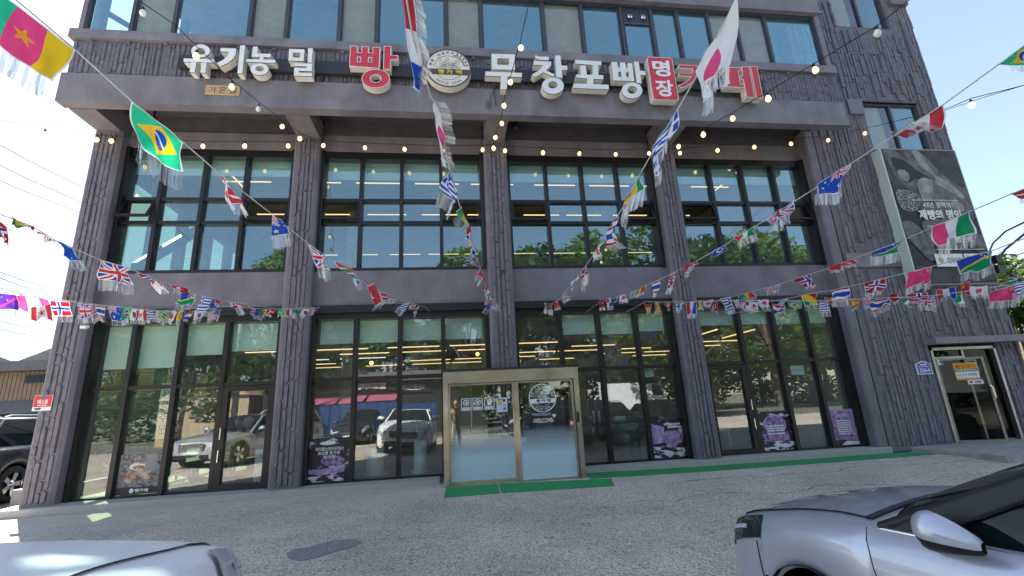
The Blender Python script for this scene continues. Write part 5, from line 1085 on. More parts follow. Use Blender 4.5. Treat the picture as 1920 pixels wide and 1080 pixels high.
bunting('the sign end cord', [(1390, -20), (1345, 70), (1308, 140), (1272, 203), (1224, 285), (1204, 320), (1170, 385), (1158, 405), (1138, 437), (1108, 485), (1075, 530), (1045, 565), (1025, 578)], 1.5, 8.7, [
 ('japanb', P4(1383, -10, 1306, 134, 1312, 186, 1366, 122), (-2, 38)), ('greece', P4(1271, 202, 1224, 278, 1222, 330, 1257, 262), (-1, 26)), ('guinea', P4(1204, 320, 1174, 375, 1169, 405, 1197, 352), (-6, 34)), ('thailand', P4(1158, 405, 1139, 430, 1142, 468, 1156, 450), (16, 8)), ('japan', P4(1131, 452, 1110, 480, 1113, 487, 1129, 468)), ('norway', P4(1101, 495, 1092, 507, 1095, 532, 1098, 512), (-1, 20)), ('greenwhite', P4(1083, 515, 1070, 535, 1068, 541, 1080, 527)),
 ('uk', P4(1062, 548, 1052, 557, 1058, 567, 1066, 556)), ('turkey', P4(1047, 562, 1038, 566, 1040, 578, 1047, 577)), ('guinea', P4(1035, 568, 1030, 570, 1031, 582, 1034, 580), (0, 10)), ('usa', P4(1026, 568, 1020, 568, 1020, 580, 1026, 581), (0, 8))])
bunting('the upper right cord', [(1960, 60), (1872, 121), (1770, 195), (1672, 257), (1598, 305), (1530, 352), (1492, 376), (1436, 413), (1415, 424), (1376, 448), (1360, 459), (1308, 488), (1270, 508), (1237, 524), (1208, 537), (1184, 550), (1160, 557), (1124, 567)], 1.9, 8.6, [
 ('brazil', P4(1955, 62, 1869, 121, 1905, 124, 1962, 118), (4, 14)), ('canada', P4(1768, 195, 1676, 257, 1700, 258, 1771, 237), (-36, -14)), ('australia', P4(1596, 306, 1532, 346, 1528, 367, 1583, 350), (2, 22)), ('uk', P4(1488, 376, 1436, 411, 1446, 420, 1482, 404), (2, 16)), ('italyr', P4(1377, 444, 1416, 424, 1418, 438, 1378, 457), (4, 12)), ('bluedisc', P4(1361, 459, 1336, 470, 1338, 480, 1361, 472), (-14, 6)), ('red', P4(1305, 488, 1279, 503, 1283, 510, 1307, 497), (-4, 10)),
 ('norway', P4(1270, 508, 1254, 517, 1250, 542, 1263, 536), (-4, 12)), ('thailand', P4(1237, 524, 1223, 531, 1223, 552, 1234, 548)), ('guinea', P4(1193, 546, 1210, 535, 1205, 548, 1193, 555)), ('greece', P4(1192, 544, 1181, 547, 1182, 556, 1193, 553)), ('japan', P4(1173, 551, 1163, 554, 1163, 565, 1174, 564)), ('australia', P4(1158, 555, 1150, 556, 1152, 565, 1158, 563)), ('panama', P4(1145, 558, 1137, 560, 1140, 577, 1147, 575)), ('turkey', P4(1132, 561, 1125, 562, 1126, 578, 1134, 576))])
bunting('the banner cord', [(1960, 338), (1895, 364), (1822, 395), (1748, 426), (1694, 450), (1630, 474), (1600, 485), (1548, 505), (1522, 513), (1486, 525), (1463, 532), (1434, 540), (1412, 546), (1385, 553), (1350, 562)], 2.4, 8.5, [
 ('denmark', P4(1950, 342, 1893, 363, 1918, 371, 1945, 376), (4, 12)), ('italy', P4(1748, 426, 1822, 395, 1823, 437, 1754, 462), (0, 22)), ('solomon', P4(1630, 475, 1694, 450, 1690, 473, 1640, 482), (0, 16)), ('red', P4(1600, 485, 1549, 503, 1554, 508, 1605, 495)), ('norway', P4(1522, 512, 1486, 525, 1508, 537, 1526, 537), (-3, 6)), ('uk', P4(1463, 532, 1434, 540, 1437, 547, 1463, 546)), ('guinea', P4(1385, 554, 1412, 546, 1417, 557, 1388, 559), (0, 7)), ('greece', P4(1370, 556, 1350, 560, 1363, 580, 1372, 578))])
bunting('the middle right cord', [(1960, 432), (1860, 470), (1793, 487), (1746, 500), (1698, 512), (1660, 521), (1619, 531), (1591, 537), (1557, 545), (1532, 548), (1503, 554), (1480, 559), (1440, 566)], 3.3, 8.3, [
 ('solomon', P4(1793, 487, 1860, 470, 1863, 497, 1799, 517), (0, 16)), ('china', P4(1698, 512, 1746, 500, 1747, 528, 1701, 539), (0, 12)), ('norway', P4(1660, 521, 1619, 531, 1620, 549, 1656, 547), (-2, 8)), ('thailand', P4(1557, 545, 1591, 537, 1594, 560, 1561, 568), (2, 10)), ('congo', P4(1503, 554, 1532, 548, 1535, 571, 1507, 574), (2, 9)), ('greece', P4(1482, 557, 1460, 566, 1455, 575, 1472, 572))])
bunting('the lower right cord', [(1960, 515), (1903, 533), (1850, 540), (1800, 548), (1732, 556), (1665, 558), (1600, 562), (1535, 564), (1440, 564), (1336, 564), (1280, 566), (1210, 566)], 4.0, 8.7, [
 ('greece', P4(1940, 521, 1893, 534, 1900, 551, 1940, 545), (0, 14)), ('solomon', P4(1868, 540, 1912, 512, 1893, 534, 1872, 546), (-14, -6)), ('china', P4(1855, 548, 1903, 534, 1907, 560, 1857, 565), (-2, 13)), ('japan', P4(1820, 538, 1850, 536, 1850, 553, 1822, 552)), ('chinar', P4(1803, 532, 1817, 528, 1819, 551, 1803, 550), False), ('greenwhite', P4(1804, 548, 1788, 562, 1799, 570, 1806, 566)), ('tricolour', P4(1757, 543, 1790, 538, 1792, 556, 1760, 559), (2, 8)), ('uk', P4(1751, 556, 1724, 560, 1722, 573, 1752, 573), (0, 9)), ('norway', P4(1736, 548, 1700, 552, 1708, 564, 1738, 562)), ('greenwhite', P4(1708, 558, 1688, 560, 1695, 569, 1702, 569), (8, 8)), ('turkey', P4(1688, 549, 1668, 551, 1670, 563, 1688, 561)),
 ('thailand', P4(1630, 566, 1665, 557, 1667, 575, 1634, 580), (2, 9)), ('uk', P4(1632, 556, 1618, 558, 1620, 572, 1632, 572)), ('spain', P4(1597, 560, 1610, 561, 1607, 574, 1598, 576)), ('portugal', P4(1546, 558, 1558, 559, 1560, 570, 1549, 569), False), ('greece', P4(1553, 565, 1536, 566, 1540, 584, 1556, 583), (2, 9)), ('brazil', P4(1478, 566, 1502, 566, 1502, 575, 1480, 573)), ('netherlands', P4(1448, 570, 1470, 573, 1470, 585, 1453, 583)), ('japan', P4(1422, 562, 1440, 562, 1442, 573, 1428, 577), (6, 8)), ('korea', P4(1406, 566, 1421, 566, 1421, 579, 1407, 579)), ('panama', P4(1389, 567, 1405, 565, 1405, 580, 1392, 578)), ('usa', P4(1390, 561, 1376, 562, 1381, 574, 1392, 572)), ('greece', P4(1371, 558, 1352, 560, 1360, 581, 1374, 579)), ('turkey', P4(1343, 565, 1334, 566, 1334, 577, 1345, 581)), ('japan', P4(1318, 564, 1336, 562, 1337, 576, 1321, 575)), ('barbados', P4(1307, 564, 1317, 563, 1318, 576, 1308, 576)), ('tricolour', P4(1289, 566, 1306, 566, 1303, 587, 1289, 587)), ('germany', P4(1285, 562, 1295, 562, 1292, 571, 1285, 571), False), ('finland', P4(1268, 570, 1282, 567, 1278, 577, 1269, 581)), ('swiss', P4(1246, 567, 1257, 568, 1256, 578, 1249, 576)), ('barbados', P4(1227, 566, 1236, 566, 1239, 583, 1229, 583)), ('germany', P4(1210, 565, 1219, 565, 1221, 580, 1212, 581))])
bunting('the lower left cord', [(-60, 541), (0, 547), (53, 554), (140, 566), (200, 573), (300, 583), (420, 574), (500, 580), (597, 576)], 4.3, 8.9, [
 ('purple', P4(-14, 547, 28, 552, 32, 579, -8, 577), (-1, 13)), ('plainred', P4(29, 552, 47, 554, 52, 580, 32, 579), (-3, 12)), ('plainred', P4(72, 558, 90, 561, 98, 588, 80, 574), False), ('canada', P4(60, 577, 92, 571, 98, 598, 60, 596), (-2, 10)), ('norway', P4(97, 563, 129, 566, 133, 590, 100, 590), (2, 12)), ('uk', P4(146, 569, 172, 571, 173, 594, 149, 594), (1, 11)), ('uk', P4(172, 570, 181, 571, 182, 594, 173, 593)), ('thailand', P4(179, 572, 195, 574, 197, 592, 180, 591), (4, 10)), ('australia', P4(205, 575, 230, 576, 234, 599, 208, 598), (0, 10)), ('brazil', P4(229, 575, 246, 577, 243, 598, 232, 598)),
 ('korea', P4(246, 579, 258, 580, 256, 599, 245, 598)), ('canada', P4(257, 580, 274, 580, 272, 600, 254, 599)), ('greece', P4(275, 581, 289, 581, 283, 598, 273, 598)), ('usa', P4(287, 582, 298, 583, 295, 598, 285, 597)), ('brazil', P4(299, 583, 319, 583, 316, 600, 297, 598), (-1, 8)), ('japan', P4(317, 583, 330, 583, 325, 600, 313, 599)), ('romania', P4(335, 583, 346, 584, 341, 600, 332, 599), (-2, 9)), ('netherlands', P4(347, 588, 362, 583, 352, 597, 345, 598)), ('korea', P4(367, 582, 384, 583, 379, 597, 363, 596), (-2, 9)), ('usa', P4(412, 580, 392, 585, 390, 597, 408, 596))], wallend=False)
bunting('the near left cord', [(-60, 380), (0, 402), (60, 424), (103, 450), (137, 465), (187, 487), (240, 502), (292, 524), (330, 537), (370, 552), (410, 562), (460, 570), (530, 581), (599, 577)], 2.7, 8.8, [
 ('yellow', P4(12, 404, 60, 425, 64, 434, 24, 418), False), ('denmark', P4(70, 432, 100, 449, 99, 456, 78, 444), (8, 4)), ('eu', P4(103, 450, 137, 465, 151, 494, 122, 478), (9, 20)), ('uk', P4(187, 487, 240, 502, 250, 535, 190, 524), (-1, 21)), ('norway', P4(257, 510, 292, 524, 303, 541, 284, 531), (14, 14)), ('turkey', P4(323, 533, 357, 543, 357, 553, 325, 543), (-6, 8)), ('solomon', P4(338, 549, 368, 552, 357, 575, 332, 567), (-2, 12)), ('greece', P4(378, 555, 397, 560, 390, 581, 373, 585), (12, 10)), ('australia', P4(394, 558, 405, 560, 403, 580, 392, 574)), ('red', P4(404, 560, 416, 562, 408, 572, 404, 566)),
 ('norway', P4(427, 563, 455, 571, 452, 578, 443, 577), (10, 18)), ('uk', P4(463, 571, 479, 578, 480, 583, 470, 580)), ('australia', P4(469, 583, 486, 584, 492, 590, 471, 590), (8, 10)), ('guinea', P4(492, 582, 507, 578, 500, 589, 492, 590)), ('denmark', P4(503, 580, 517, 578, 509, 590, 500, 590)), ('brazil', P4(525, 582, 542, 580, 533, 592, 518, 590)), ('italyr', P4(539, 582, 553, 580, 549, 591, 536, 590)), ('greenwhite', P4(552, 582, 563, 579, 556, 592, 547, 592)), ('korea', P4(568, 580, 582, 579, 576, 592, 563, 592)), ('usa', P4(599, 575, 583, 578, 580, 589, 592, 586))])
bunting('the far left cord', [(-80, 372), (-30, 395), (0, 417), (20, 432)], 2.4, 3.2, [('norway', P4(-40, 396, 4, 420, 32, 462, -20, 445), False)], wallend=False, nearext=2)

# ------------------------------------------------------------------ festoon lights
bm_ = MB(); bm_.lathe([(0, -.075), (.016, -.07), (.029, -.052), (.031, -.035), (.022, -.012), (.014, 0)], n=10); BULB_ON = bm_.mesh('bulb', M['bulb']); BULB_OFF = bm_.mesh('bulb', M['bulboff'])
bm_ = MB(); bm_.lathe([(.0, .05), (.006, .045), (.006, .03), (.015, .028), (.016, -.004), (0, -.004)], n=8); SOCK = bm_.mesh('lamp_socket', M['black'])
def festoon(label, path, z0, z1, bulbs, off=(), yfix=None, sc=1.3):
    z_at, t_of, d, T = string_depth(path, z0, z1)
    pt = (lambda p: BY(*p, yfix)) if yfix is not None else (lambda p: BD(*p, z_at(t_of(p))))
    c = [pt(p) for p in path]; t = thing('string_light', label, 'string light', tuple(c[0]), 0, 'strings of warm festoon bulbs')
    mb = MB(); mb.tube(c, .006, 5, caps=False); obj('cord', mb, M['cord'], t)
    for i, p in enumerate(bulbs):
        q = pt(p); s = sc * rf.uniform(.95, 1.05)
        for nm, me in (('bulb', BULB_OFF if i in off else BULB_ON), ('lamp_socket', SOCK)):
            o = bpy.data.objects.new(nm, me); o.scale = (s,) * 3; o.rotation_euler = (rf.uniform(-.2, .2), rf.uniform(-.2, .2), 0); o.location = q - Vector(t.location) + Vector((0, 0, .035)); link(o, t)
festoon('bulb string falling from the top left to the second column', [(235, -22), (268, 6), (330, 48), (368, 86), (434, 150), (485, 191), (530, 226), (563, 249), (590, 262)], 5.2, 9.2, [(268, 24), (368, 103), (434, 161), (485, 203), (530, 237), (563, 259)], (0, 3))
festoon('bulb string dropping over the sign to the middle column', [(996, -14), (976, 76), (958, 140), (945, 186), (940, 220), (930, 247), (925, 266)], 5.4, 9.2, [(976, 89), (958, 153), (945, 197), (940, 231), (929, 257), (925, 277)])
festoon('bulb string rising from the fourth column to the upper right', [(1730, -18), (1702, 2), (1645, 48), (1528, 118), (1440, 172), (1374, 211), (1319, 241), (1273, 265), (1250, 278)], 4.6, 9.2, [(1645, 61), (1528, 130), (1440, 183), (1374, 221), (1319, 251), (1273, 274)], (0,))
LB = [(182, 261), (209, 263), (380, 273), (460, 273), (540, 273), (607, 272), (684, 276), (758, 279), (830, 281), (905, 280), (947, 282), (1018, 285), (1087, 287), (1154, 289), (1217, 287), (1275, 286), (1345, 281), (1414, 275), (1482, 269), (1553, 262), (1622, 249)]
festoon('long bulb string under the soffit above the upper windows', [(175, 252)] + [(u, v - 8) for u, v in LB] + [(1640, 236)], 1, 1, LB, yfix=-.5)
festoon('bulb string running from the wing wall out to the right', [(1640, 237), (1700, 222), (1770, 206), (1822, 184), (1880, 170), (1960, 150)], 10, 5.5, [(1822, 196)])
festoon('bulb string reaching the leftmost column from the left', [(-40, 220), (0, 225), (84, 238), (140, 240), (178, 250)], 6.2, 10.3, [(84, 250)])
# overhead cables
def cable(label, path, za, zb, r=.012):
    z_at, t_of, d, T = string_depth(path, za, zb); mb = MB(); mb.tube([BD(*p, z_at(d[i] / T)) for i, p in enumerate(path)], r, 5, caps=False)
    top('overhead_cable', mb, M['cord'], label, 'cable', 'cables in the sky beside the building')
for k, (a, b_) in enumerate([((-60, 238), (175, 362)), ((-60, 280), (165, 385)), ((-60, 312), (150, 398)), ((-40, 495), (118, 548)), ((-40, 505), (115, 560)), ((-40, 528), (112, 566)), ((-40, 590), (100, 624)), ((-40, 606), (96, 636))]):
    cable(f'{ORD[k]} thin overhead cable counted downward, left of the leftmost column', [a, ((a[0] + b_[0]) / 2, (a[1] + b_[1]) / 2 + 3), b_], 14, 26, .02)
cable('double thin cable rising past the upper right corner of the building', [(1758, 212), (1840, 184), (1960, 148)], 12.5, 7, .006)
cable('dark service cable looping to the bracket at the right', [(1852, 500), (1850, 482), (1862, 456), (1885, 434), (1960, 398)], 12.5, 9, .02)
cable('thin cable below the looping cable at the right', [(1860, 492), (1900, 480), (1960, 462)], 12.5, 10, .012)
# ------------------------------------------------------------------ inside the shop
ri = random.Random(21)
LN = {}
def led(x0, x1, y, z, m='led', y1=None, say='upper floor', row='crosswise one'):
    mb = MB()
    if y1 is None: mb.box(x0, x1, y - .014, y + .014, z - .024, z)
    else: mb.box(x0 - .014, x0 + .014, y, y1, z - .024, z)
    o = top('linear_lamp', mb, M[m], f'warm linear lamp under the {say} ceiling, {ORD[LN.setdefault((say, row), 0)]} from left in {row}', 'lamp', f'linear lamps on the {say} ceiling')
    LN[(say, row)] += 1
    for e in (0, 1): # suspension wires
        w = MB(); xx = (x0 if not e else x1); yy = y if y1 is None else (y if not e else y1); w.tube([(xx, yy, z), (xx, yy, z + .28 if say != 'upper floor' else 7.45)], .004, 4, caps=False); obj('suspension_wire', w, M['cord'], o)
for y, z in ((1.9, 7.15), (3.9, 7.15), (7.6, 7.15)):
    for x in np.arange(-5.6, 8.0, 1.55):
        j = ri.uniform(-.15, .15); led(x + j, x + j + 1.15, y, z, row={1.9: 'front row', 3.9: 'middle row', 7.6: 'back row'}[y])
led(-5.3, -5.3, 1.0, 7.1, y1=2.2, row='crosswise pair'); led(7.6, 7.6, .7, 7.1, y1=2.0, row='crosswise pair')
for y in (2.6, 3.6, 4.7, 5.9, 7.1):
    for x in np.arange(-4.9, 8.2, 1.62):
        if ri.random() < .25: continue
        if y < 3 and x > 4.6: continue
        j = ri.uniform(-.25, .25); led(x + j, x + j + 1.3, y, 2.92, 'ledw' if (y == 4.7 and x < 1) else 'led', say='ground floor', row={2.6: 'front row', 3.6: 'second row', 4.7: 'third row', 5.9: 'fourth row', 7.1: 'back row'}[y])
led(6.2, 6.2, .8, 2.85, y1=2.2, say='ground floor', row='crosswise pair'); led(7.3, 7.3, 1.0, 2.85, y1=2.4, say='ground floor', row='crosswise pair')
def pendant(x, y, z, label):
    t = thing('pendant_lamp', label, 'lamp', (x, y, z)); mb = MB(); mb.sphere((x, y, z), .05); obj('bulb', mb, M['bulb'], t); mb = MB(); mb.tube([(x, y, z + .05), (x, y, 3.25)], .005, 5); mb.lathe([(.02, z + .04), (.025, z + .1), (0, z + .1)], (x, y, 0), n=8); obj('cord', mb, M['cord'], t)
pendant(7.0, 1.2, 2.55, 'bare pendant bulb inside the rightmost shop window'); pendant(-2.0, 2.2, 2.5, 'pendant bulb behind the second shop window, left part'); pendant(.6, 2.9, 2.7, 'pendant bulb behind the second shop window, right part')
def pot(x, y, h, r, label, leaves=True):
    t = thing('potted_plant', label, 'plant', (x, y, .125)); mb = MB(); mb.lathe([(0, .125), (r * .92, .125), (r, .14), (r, .125 + h), (r * .88, .125 + h), (r * .86, .1 + h), (0, .1 + h)], (x, y, 0), n=20); obj('pot', mb, M['potw'], t)
    mb = MB(); mb.lathe([(0, .126), (r * 1.35, .13), (r * 1.4, .17), (r * 1.2, .16)], (x, y, 0), n=20); obj('saucer', mb, M['potw'], t)
    if leaves:
        mb = MB()
        for i in range(26):
            a = ri.uniform(0, 6.28); l = ri.uniform(.3, .75); tilt = ri.uniform(.1, .7); p = Vector((x, y, .1 + h)); d = Vector((math.cos(a) * math.sin(tilt), math.sin(a) * math.sin(tilt), math.cos(tilt))); sd_ = d.cross(Z3).normalized() * .03; tip = p + d * l - Z3 * .12 * l; md = p + d * l * .6
            mb.add([p - sd_ * .3, p + sd_ * .3, md + sd_, md - sd_, tip], [(0, 1, 2, 3), (3, 2, 4)])
        obj('leaves', mb, M['leaf2'], t)['kind'] = 'stuff'
pot(-.72, .62, .62, .13, 'tall white cylinder planter inside, just left of the entrance'); pot(-1.62, .75, .5, .17, 'white planter on a saucer behind the second window'); pot(-3.7, .6, .62, .14, 'white cylinder planter behind the left glass door', False)
pot(8.1, 1.6, .5, .18, 'leafy potted plant at the right end of the last window')
def chair(x, y, rz, label, m):
    t = thing('cafe_chair', label, 'chair', (x, y, .125), rz, 'cafe chairs behind the glass'); 
    for sx in (-.18, .18):
        for sy in (-.18, .18): mb = MB(); mb.tube([(sx, sy, 0), (sx * .92, sy * .92, .44)], .014, 6); obj('leg', mb, m, t, False)
    mb = MB(); mb.box(-.21, .21, -.21, .21, .44, .47); obj('seat', mb, m, t, False)
    mb = MB(); mb.tube([(-.19, .19, .47), (-.2, .22, .85), (.2, .22, .85), (.19, .19, .47)], .014, 6); mb.box(-.19, .19, .205, .225, .66, .8); obj('backrest', mb, m, t, False)
M['wicker'] = mat('white_wicker', (.6, .6, .56), .7, var=.2)
t = thing('wicker_chair', 'round backed pale wicker chair above the dark poster', 'chair', (-2.45, .7, .125)); mb = MB(); mb.lathe([(.22, .5), (.24, .56), (0, .57)], (-2.45, .7, 0), n=18); obj('seat', mb, M['wicker'], t)
mb = MB()
for z_, r_ in ((.62, .26), (.72, .3), (.84, .34), (.95, .37)): mb.tube([(-2.45 + r_ * math.cos(a), .7 + .2 + r_ * .5 * math.sin(a) - .2, z_) for a in np.linspace(-.4, math.pi + .4, 18)], .012, 5)
for a in np.linspace(-.4, math.pi + .4, 22): mb.tube([(-2.45 + .25 * math.cos(a), .7 + .125 * math.sin(a), .56), (-2.45 + .37 * math.cos(a), .7 + .185 * math.sin(a), .95)], .007, 4)
obj('woven_back', mb, M['wicker'], t)
for sx in (-.15, .15):
    for sy in (-.12, .12): mb = MB(); mb.tube([(-2.45 + sx, .7 + sy, .125), (-2.45 + sx, .7 + sy, .52)], .014, 6); obj('leg', mb, M['wicker'], t)
def table(x, y, w, d, h, label, m=None):
    t = thing('cafe_table', label, 'table', (x, y, .125)); mb = MB(); mb.box(x - w / 2, x + w / 2, y - d / 2, y + d / 2, .125 + h - .04, .125 + h); obj('tabletop', mb, m or M['wood'], t)
    for sx in (-1, 1):
        for sy in (-1, 1): mb = MB(); mb.box(x + sx * (w / 2 - .06) - .02, x + sx * (w / 2 - .06) + .02, y + sy * (d / 2 - .06) - .02, y + sy * (d / 2 - .06) + .02, .125, .125 + h - .04); obj('leg', mb, M['dark'], t)
table(-5.4, 2.0, 1.6, .8, .74, 'wooden cafe table where people sit in the left window'); table(3.2, .9, 1.5, .6, .74, 'dark table behind the third window with white bottles', M['dark']); table(6.9, 2.3, 2.2, .7, .86, 'wooden display counter in the right window')
for k, x in enumerate((3.0, 3.12)):
    mb = MB(); mb.lathe([(0, .865), (.03, .865), (.03, 1.1), (.022, 1.13), (0, 1.13)], (x, .85, 0), n=12); top('bottle', mb, M['potw'], f'{("left", "right")[k]} of two white bottles on the dark window table', 'bottle', 'white bottles on the window table')
mb = MB(); mb.lathe([(0, .865), (.1, .87), (.14, .98), (.13, .98), (.09, .88)], (3.6, .9, 0), n=16); top('bowl', mb, M['potw'], 'white bowl on the dark window table', 'bowl')
for k, x in enumerate((6.1, 6.6, 7.1, 7.6)):
    t = thing('bread_tray', f'{ORD[k]} bread tray from the left on the right window counter', 'tray', (x, 2.3, .985), 0, 'bread trays on the counter'); mb = MB(); mb.box(x - .2, x + .2, 2.05, 2.5, .987, 1.01); obj('tray', mb, M['wood'], t)
    for i in range(4): mb = MB(); mb.sphere((x - .12 + .08 * i, 2.25 + .05 * (i % 2), 1.05), (.05, .1, .045), 8, 5); obj('loaf', mb, M['bread'], t)
chair(5.75, .75, .4, 'white slatted chair behind the right glass door', M['wicker']); chair(-4.0, 2.4, 2, 'white chair beside the left glass door', M['wicker']); chair(1.6, 1.5, 3, 'dark chair behind the third window', M['dark'])
mb = MB(); mb.box(5.45, 6.1, 1.55, 2.0, .125, .95); mb.box(5.47, 6.08, 1.53, 1.55, .2, .9, 1); top('display_fridge', mb, [M['dark'], M['frame2']], 'low display cabinet behind the right glass door', 'cabinet')
mb = MB(); mb.box(7.2, 7.75, 1.5, 1.9, .125, .62); top('storage_bin', mb, M['bluep'], 'blue storage bin on the floor in the right window', 'bin')
for k, (u, v, w_, h_, y_) in enumerate(((1495, 694, .32, .2, .03), (1212, 695, .3, .26, .05))):
    q = BY(u, v, y_); plate('menu_card', ('pale card hanging inside the rightmost window', 'pale green card hanging inside the third window')[k], 'card', q.x - w_ / 2, q.x + w_ / 2, q.z - h_ / 2, q.z + h_ / 2, y_, M['blind'], [('-', .15, .45, .7, .1, M['foam'], 0)], depth=.004)
q = BY(310, 755, .6); mb = MB(); mb.box(q.x - .11, q.x + .11, .6, .605, 1.05, 2.1); k = 1
for i, ch in enumerate('음료주문'): text_to(mb, ch, (q.x - .07, .597, 1.8 - i * .22), X3, Z3, .14, .16, 1, .01)
top('hanging_banner', mb, [M['blind'], M['navyp']], 'narrow vertical cloth banner with lettering in the left window', 'banner', loc=(q.x, .6, 1.05))
def person(label, joints, rad, edges, mats, loc, head=None, hairc=None, hat=None, faces=None):
    pass
# figures: one skinned body each
def skin(name, pts, edges, radii, m, sub=1):
    me = bpy.data.meshes.new(name); me.from_pydata([tuple(p) for p in pts], edges, []); o = bpy.data.objects.new(name, me); COL.objects.link(o)
    md = o.modifiers.new('skin', 'SKIN'); 
    for i, sv in enumerate(me.skin_vertices[0].data): sv.radius = (radii[i], radii[i]) if not isinstance(radii[i], tuple) else radii[i]; sv.use_root = (i == 0)
    s2 = o.modifiers.new('sub', 'SUBSURF'); s2.levels = s2.render_levels = sub
    dg = bpy.context.evaluated_depsgraph_get(); m2 = bpy.data.meshes.new_from_object(o.evaluated_get(dg)); bpy.data.objects.remove(o); bpy.data.meshes.remove(me)
    m2.name = name; m2.materials.clear()
    for q in (m if isinstance(m, list) else [m]): m2.materials.append(q)
    for p in m2.polygons: p.use_smooth = True
    return m2
def figure(label, loc, rz, shirt, trousers, seated=False, hair=True, cap=None, arms_up=False):
    root_name = 'person'; h0 = .46 if seated else .92
    pel = (0, 0, h0); P = [pel, (0, .0, h0 + .26), (0, -.01, h0 + .5), (0, 0, h0 + .6), (0, .01, h0 + .68)]; Rr_ = [(.15, .1), (.14, .095), (.15, .09), .055, .05]; E = [(0, 1), (1, 2), (2, 3), (3, 4)]
    def chain(start, pts, rs):
        i = start
        for p, r in zip(pts, rs): P.append(p); Rr_.append(r); E.append((i, len(P) - 1)); i = len(P) - 1
        return i
    for s in (-1, 1):
        if arms_up: sh = [(s * .19, 0, h0 + .5), (s * .26, .16, h0 + .3), (s * .09, .34, h0 + .38), (s * .06, .4, h0 + .4)]
        else: sh = [(s * .19, 0, h0 + .5), (s * .25, .05, h0 + .24), (s * .2, .26, h0 + .18), (s * .17, .33, h0 + .19)]
        chain(2, sh, [.06, .05, .038, .03])
        if seated: chain(0, [(s * .1, .03, h0 - .01), (s * .13, .42, h0 + .02), (s * .13, .44, .1), (s * .13, .54, .05)], [.09, .065, .045, .04])
        else: chain(0, [(s * .1, 0, h0 - .06), (s * .11, .02, .5), (s * .12, 0, .09), (s * .12, .13, .05)], [.1, .065, .045, .04])
    me = skin('person', P, E, Rr_, [shirt, trousers, M['skin'], M['black']])
    for p in me.polygons:
        c = p.center; p.material_index = 0
        if c.z < h0 + .02 and not (abs(c.x) > .2 and c.z > h0 - .1): p.material_index = 1
        if c.z < .09: p.material_index = 3
        if c.z > h0 + .57: p.material_index = 2
        if c.y > .3 and c.z > h0 + .1: p.material_index = 2
    o = bpy.data.objects.new(root_name, me); o.location = loc; o.rotation_euler.z = rz; link(o); tag(o, label, 'person')
    hz = h0 + .8; mb = MB(); mb.sphere((0, .02, hz), (.078, .098, .115), 14, 10); mb.sphere((0, .115, hz - .01), (.015, .022, .022), 6, 4)
    for s in (-1, 1): mb.sphere((s * .08, .01, hz), (.014, .025, .032), 6, 4); mb.sphere((s * .03, .105, hz + .02), (.012, .01, .008), 6, 4, 1)
    mb.box(-.025, .025, .102, .112, hz - .055, hz - .047, 2); obj('head', mb, [M['skin'], M['black'], M['redp']], o, False)
    mb = MB(); mb.sphere((0, -.005, hz + .03), (.09, .105, .105), 14, 8); obj('hair', mb, M['hair'], o, False) if not cap else None
    if cap: mb = MB(); mb.sphere((0, 0, hz + .05), (.092, .108, .085), 14, 8); mb.lathe([(.09, 0), (.12, -.01), (.0, .01)], (0, .08, hz + .05), n=14); obj('cap', mb, cap, o, False)
    for s in (-1, 1):   # hands with five fingers
        c = (s * .06, .41, h0 + .4) if arms_up else (s * .17, .34, h0 + .19); hp = [c, (c[0], c[1] + .05, c[2] + .02)]; he = [(0, 1)]; hr = [(.026, .016), (.036, .014)]
        for f_, (dx, l_) in enumerate(((-.027, .05), (-.009, .06), (.009, .057), (.027, .045))):
            hp += [(c[0] + dx, c[1] + .085, c[2] + .025), (c[0] + dx * 1.05, c[1] + .085 + l_ * .5, c[2] + .015), (c[0] + dx * 1.05, c[1] + .085 + l_ * .8, c[2] - .01)]; b_ = len(hp) - 3; he += [(1, b_), (b_, b_ + 1), (b_ + 1, b_ + 2)]; hr += [.0095, .0085, .0075]
        hp += [(c[0] - s * .035, c[1] + .03, c[2] + .02), (c[0] - s * .055, c[1] + .06, c[2] + .02)]; b_ = len(hp) - 2; he += [(0, b_), (b_, b_ + 1)]; hr += [.011, .009]
        hm = skin('hand', hp, he, hr, M['skin']); ho = bpy.data.objects.new('hand', hm); link(ho, o)
    return o
figure('seated person in a dark jacket with black hair in the left window', (-5.75, 1.35, .0), R(-80), M['navy'], M['navy'], True)
figure('seated person with black hair in a yellow top in the left window', (-5.1, 2.75, .0), R(160), M['yel'], M['navy'], True)
figure('seated person in a tan cap and yellow top in the left window', (-4.55, 1.9, .0), R(80), M['yel'], M['beige'], True, cap=M['beige'])
ph = figure('photographer in beige shirt and pale trousers holding a phone, mirrored in the entrance', (0.02, -9.7, -.19), 0, M['beige'], M['beige'], arms_up=True)
mb = MB(); mb.box(-.06, .1, -9.28, -9.27, 1.27, 1.35); top('phone', mb, M['black'], 'black phone held sideways by the photographer', 'phone')

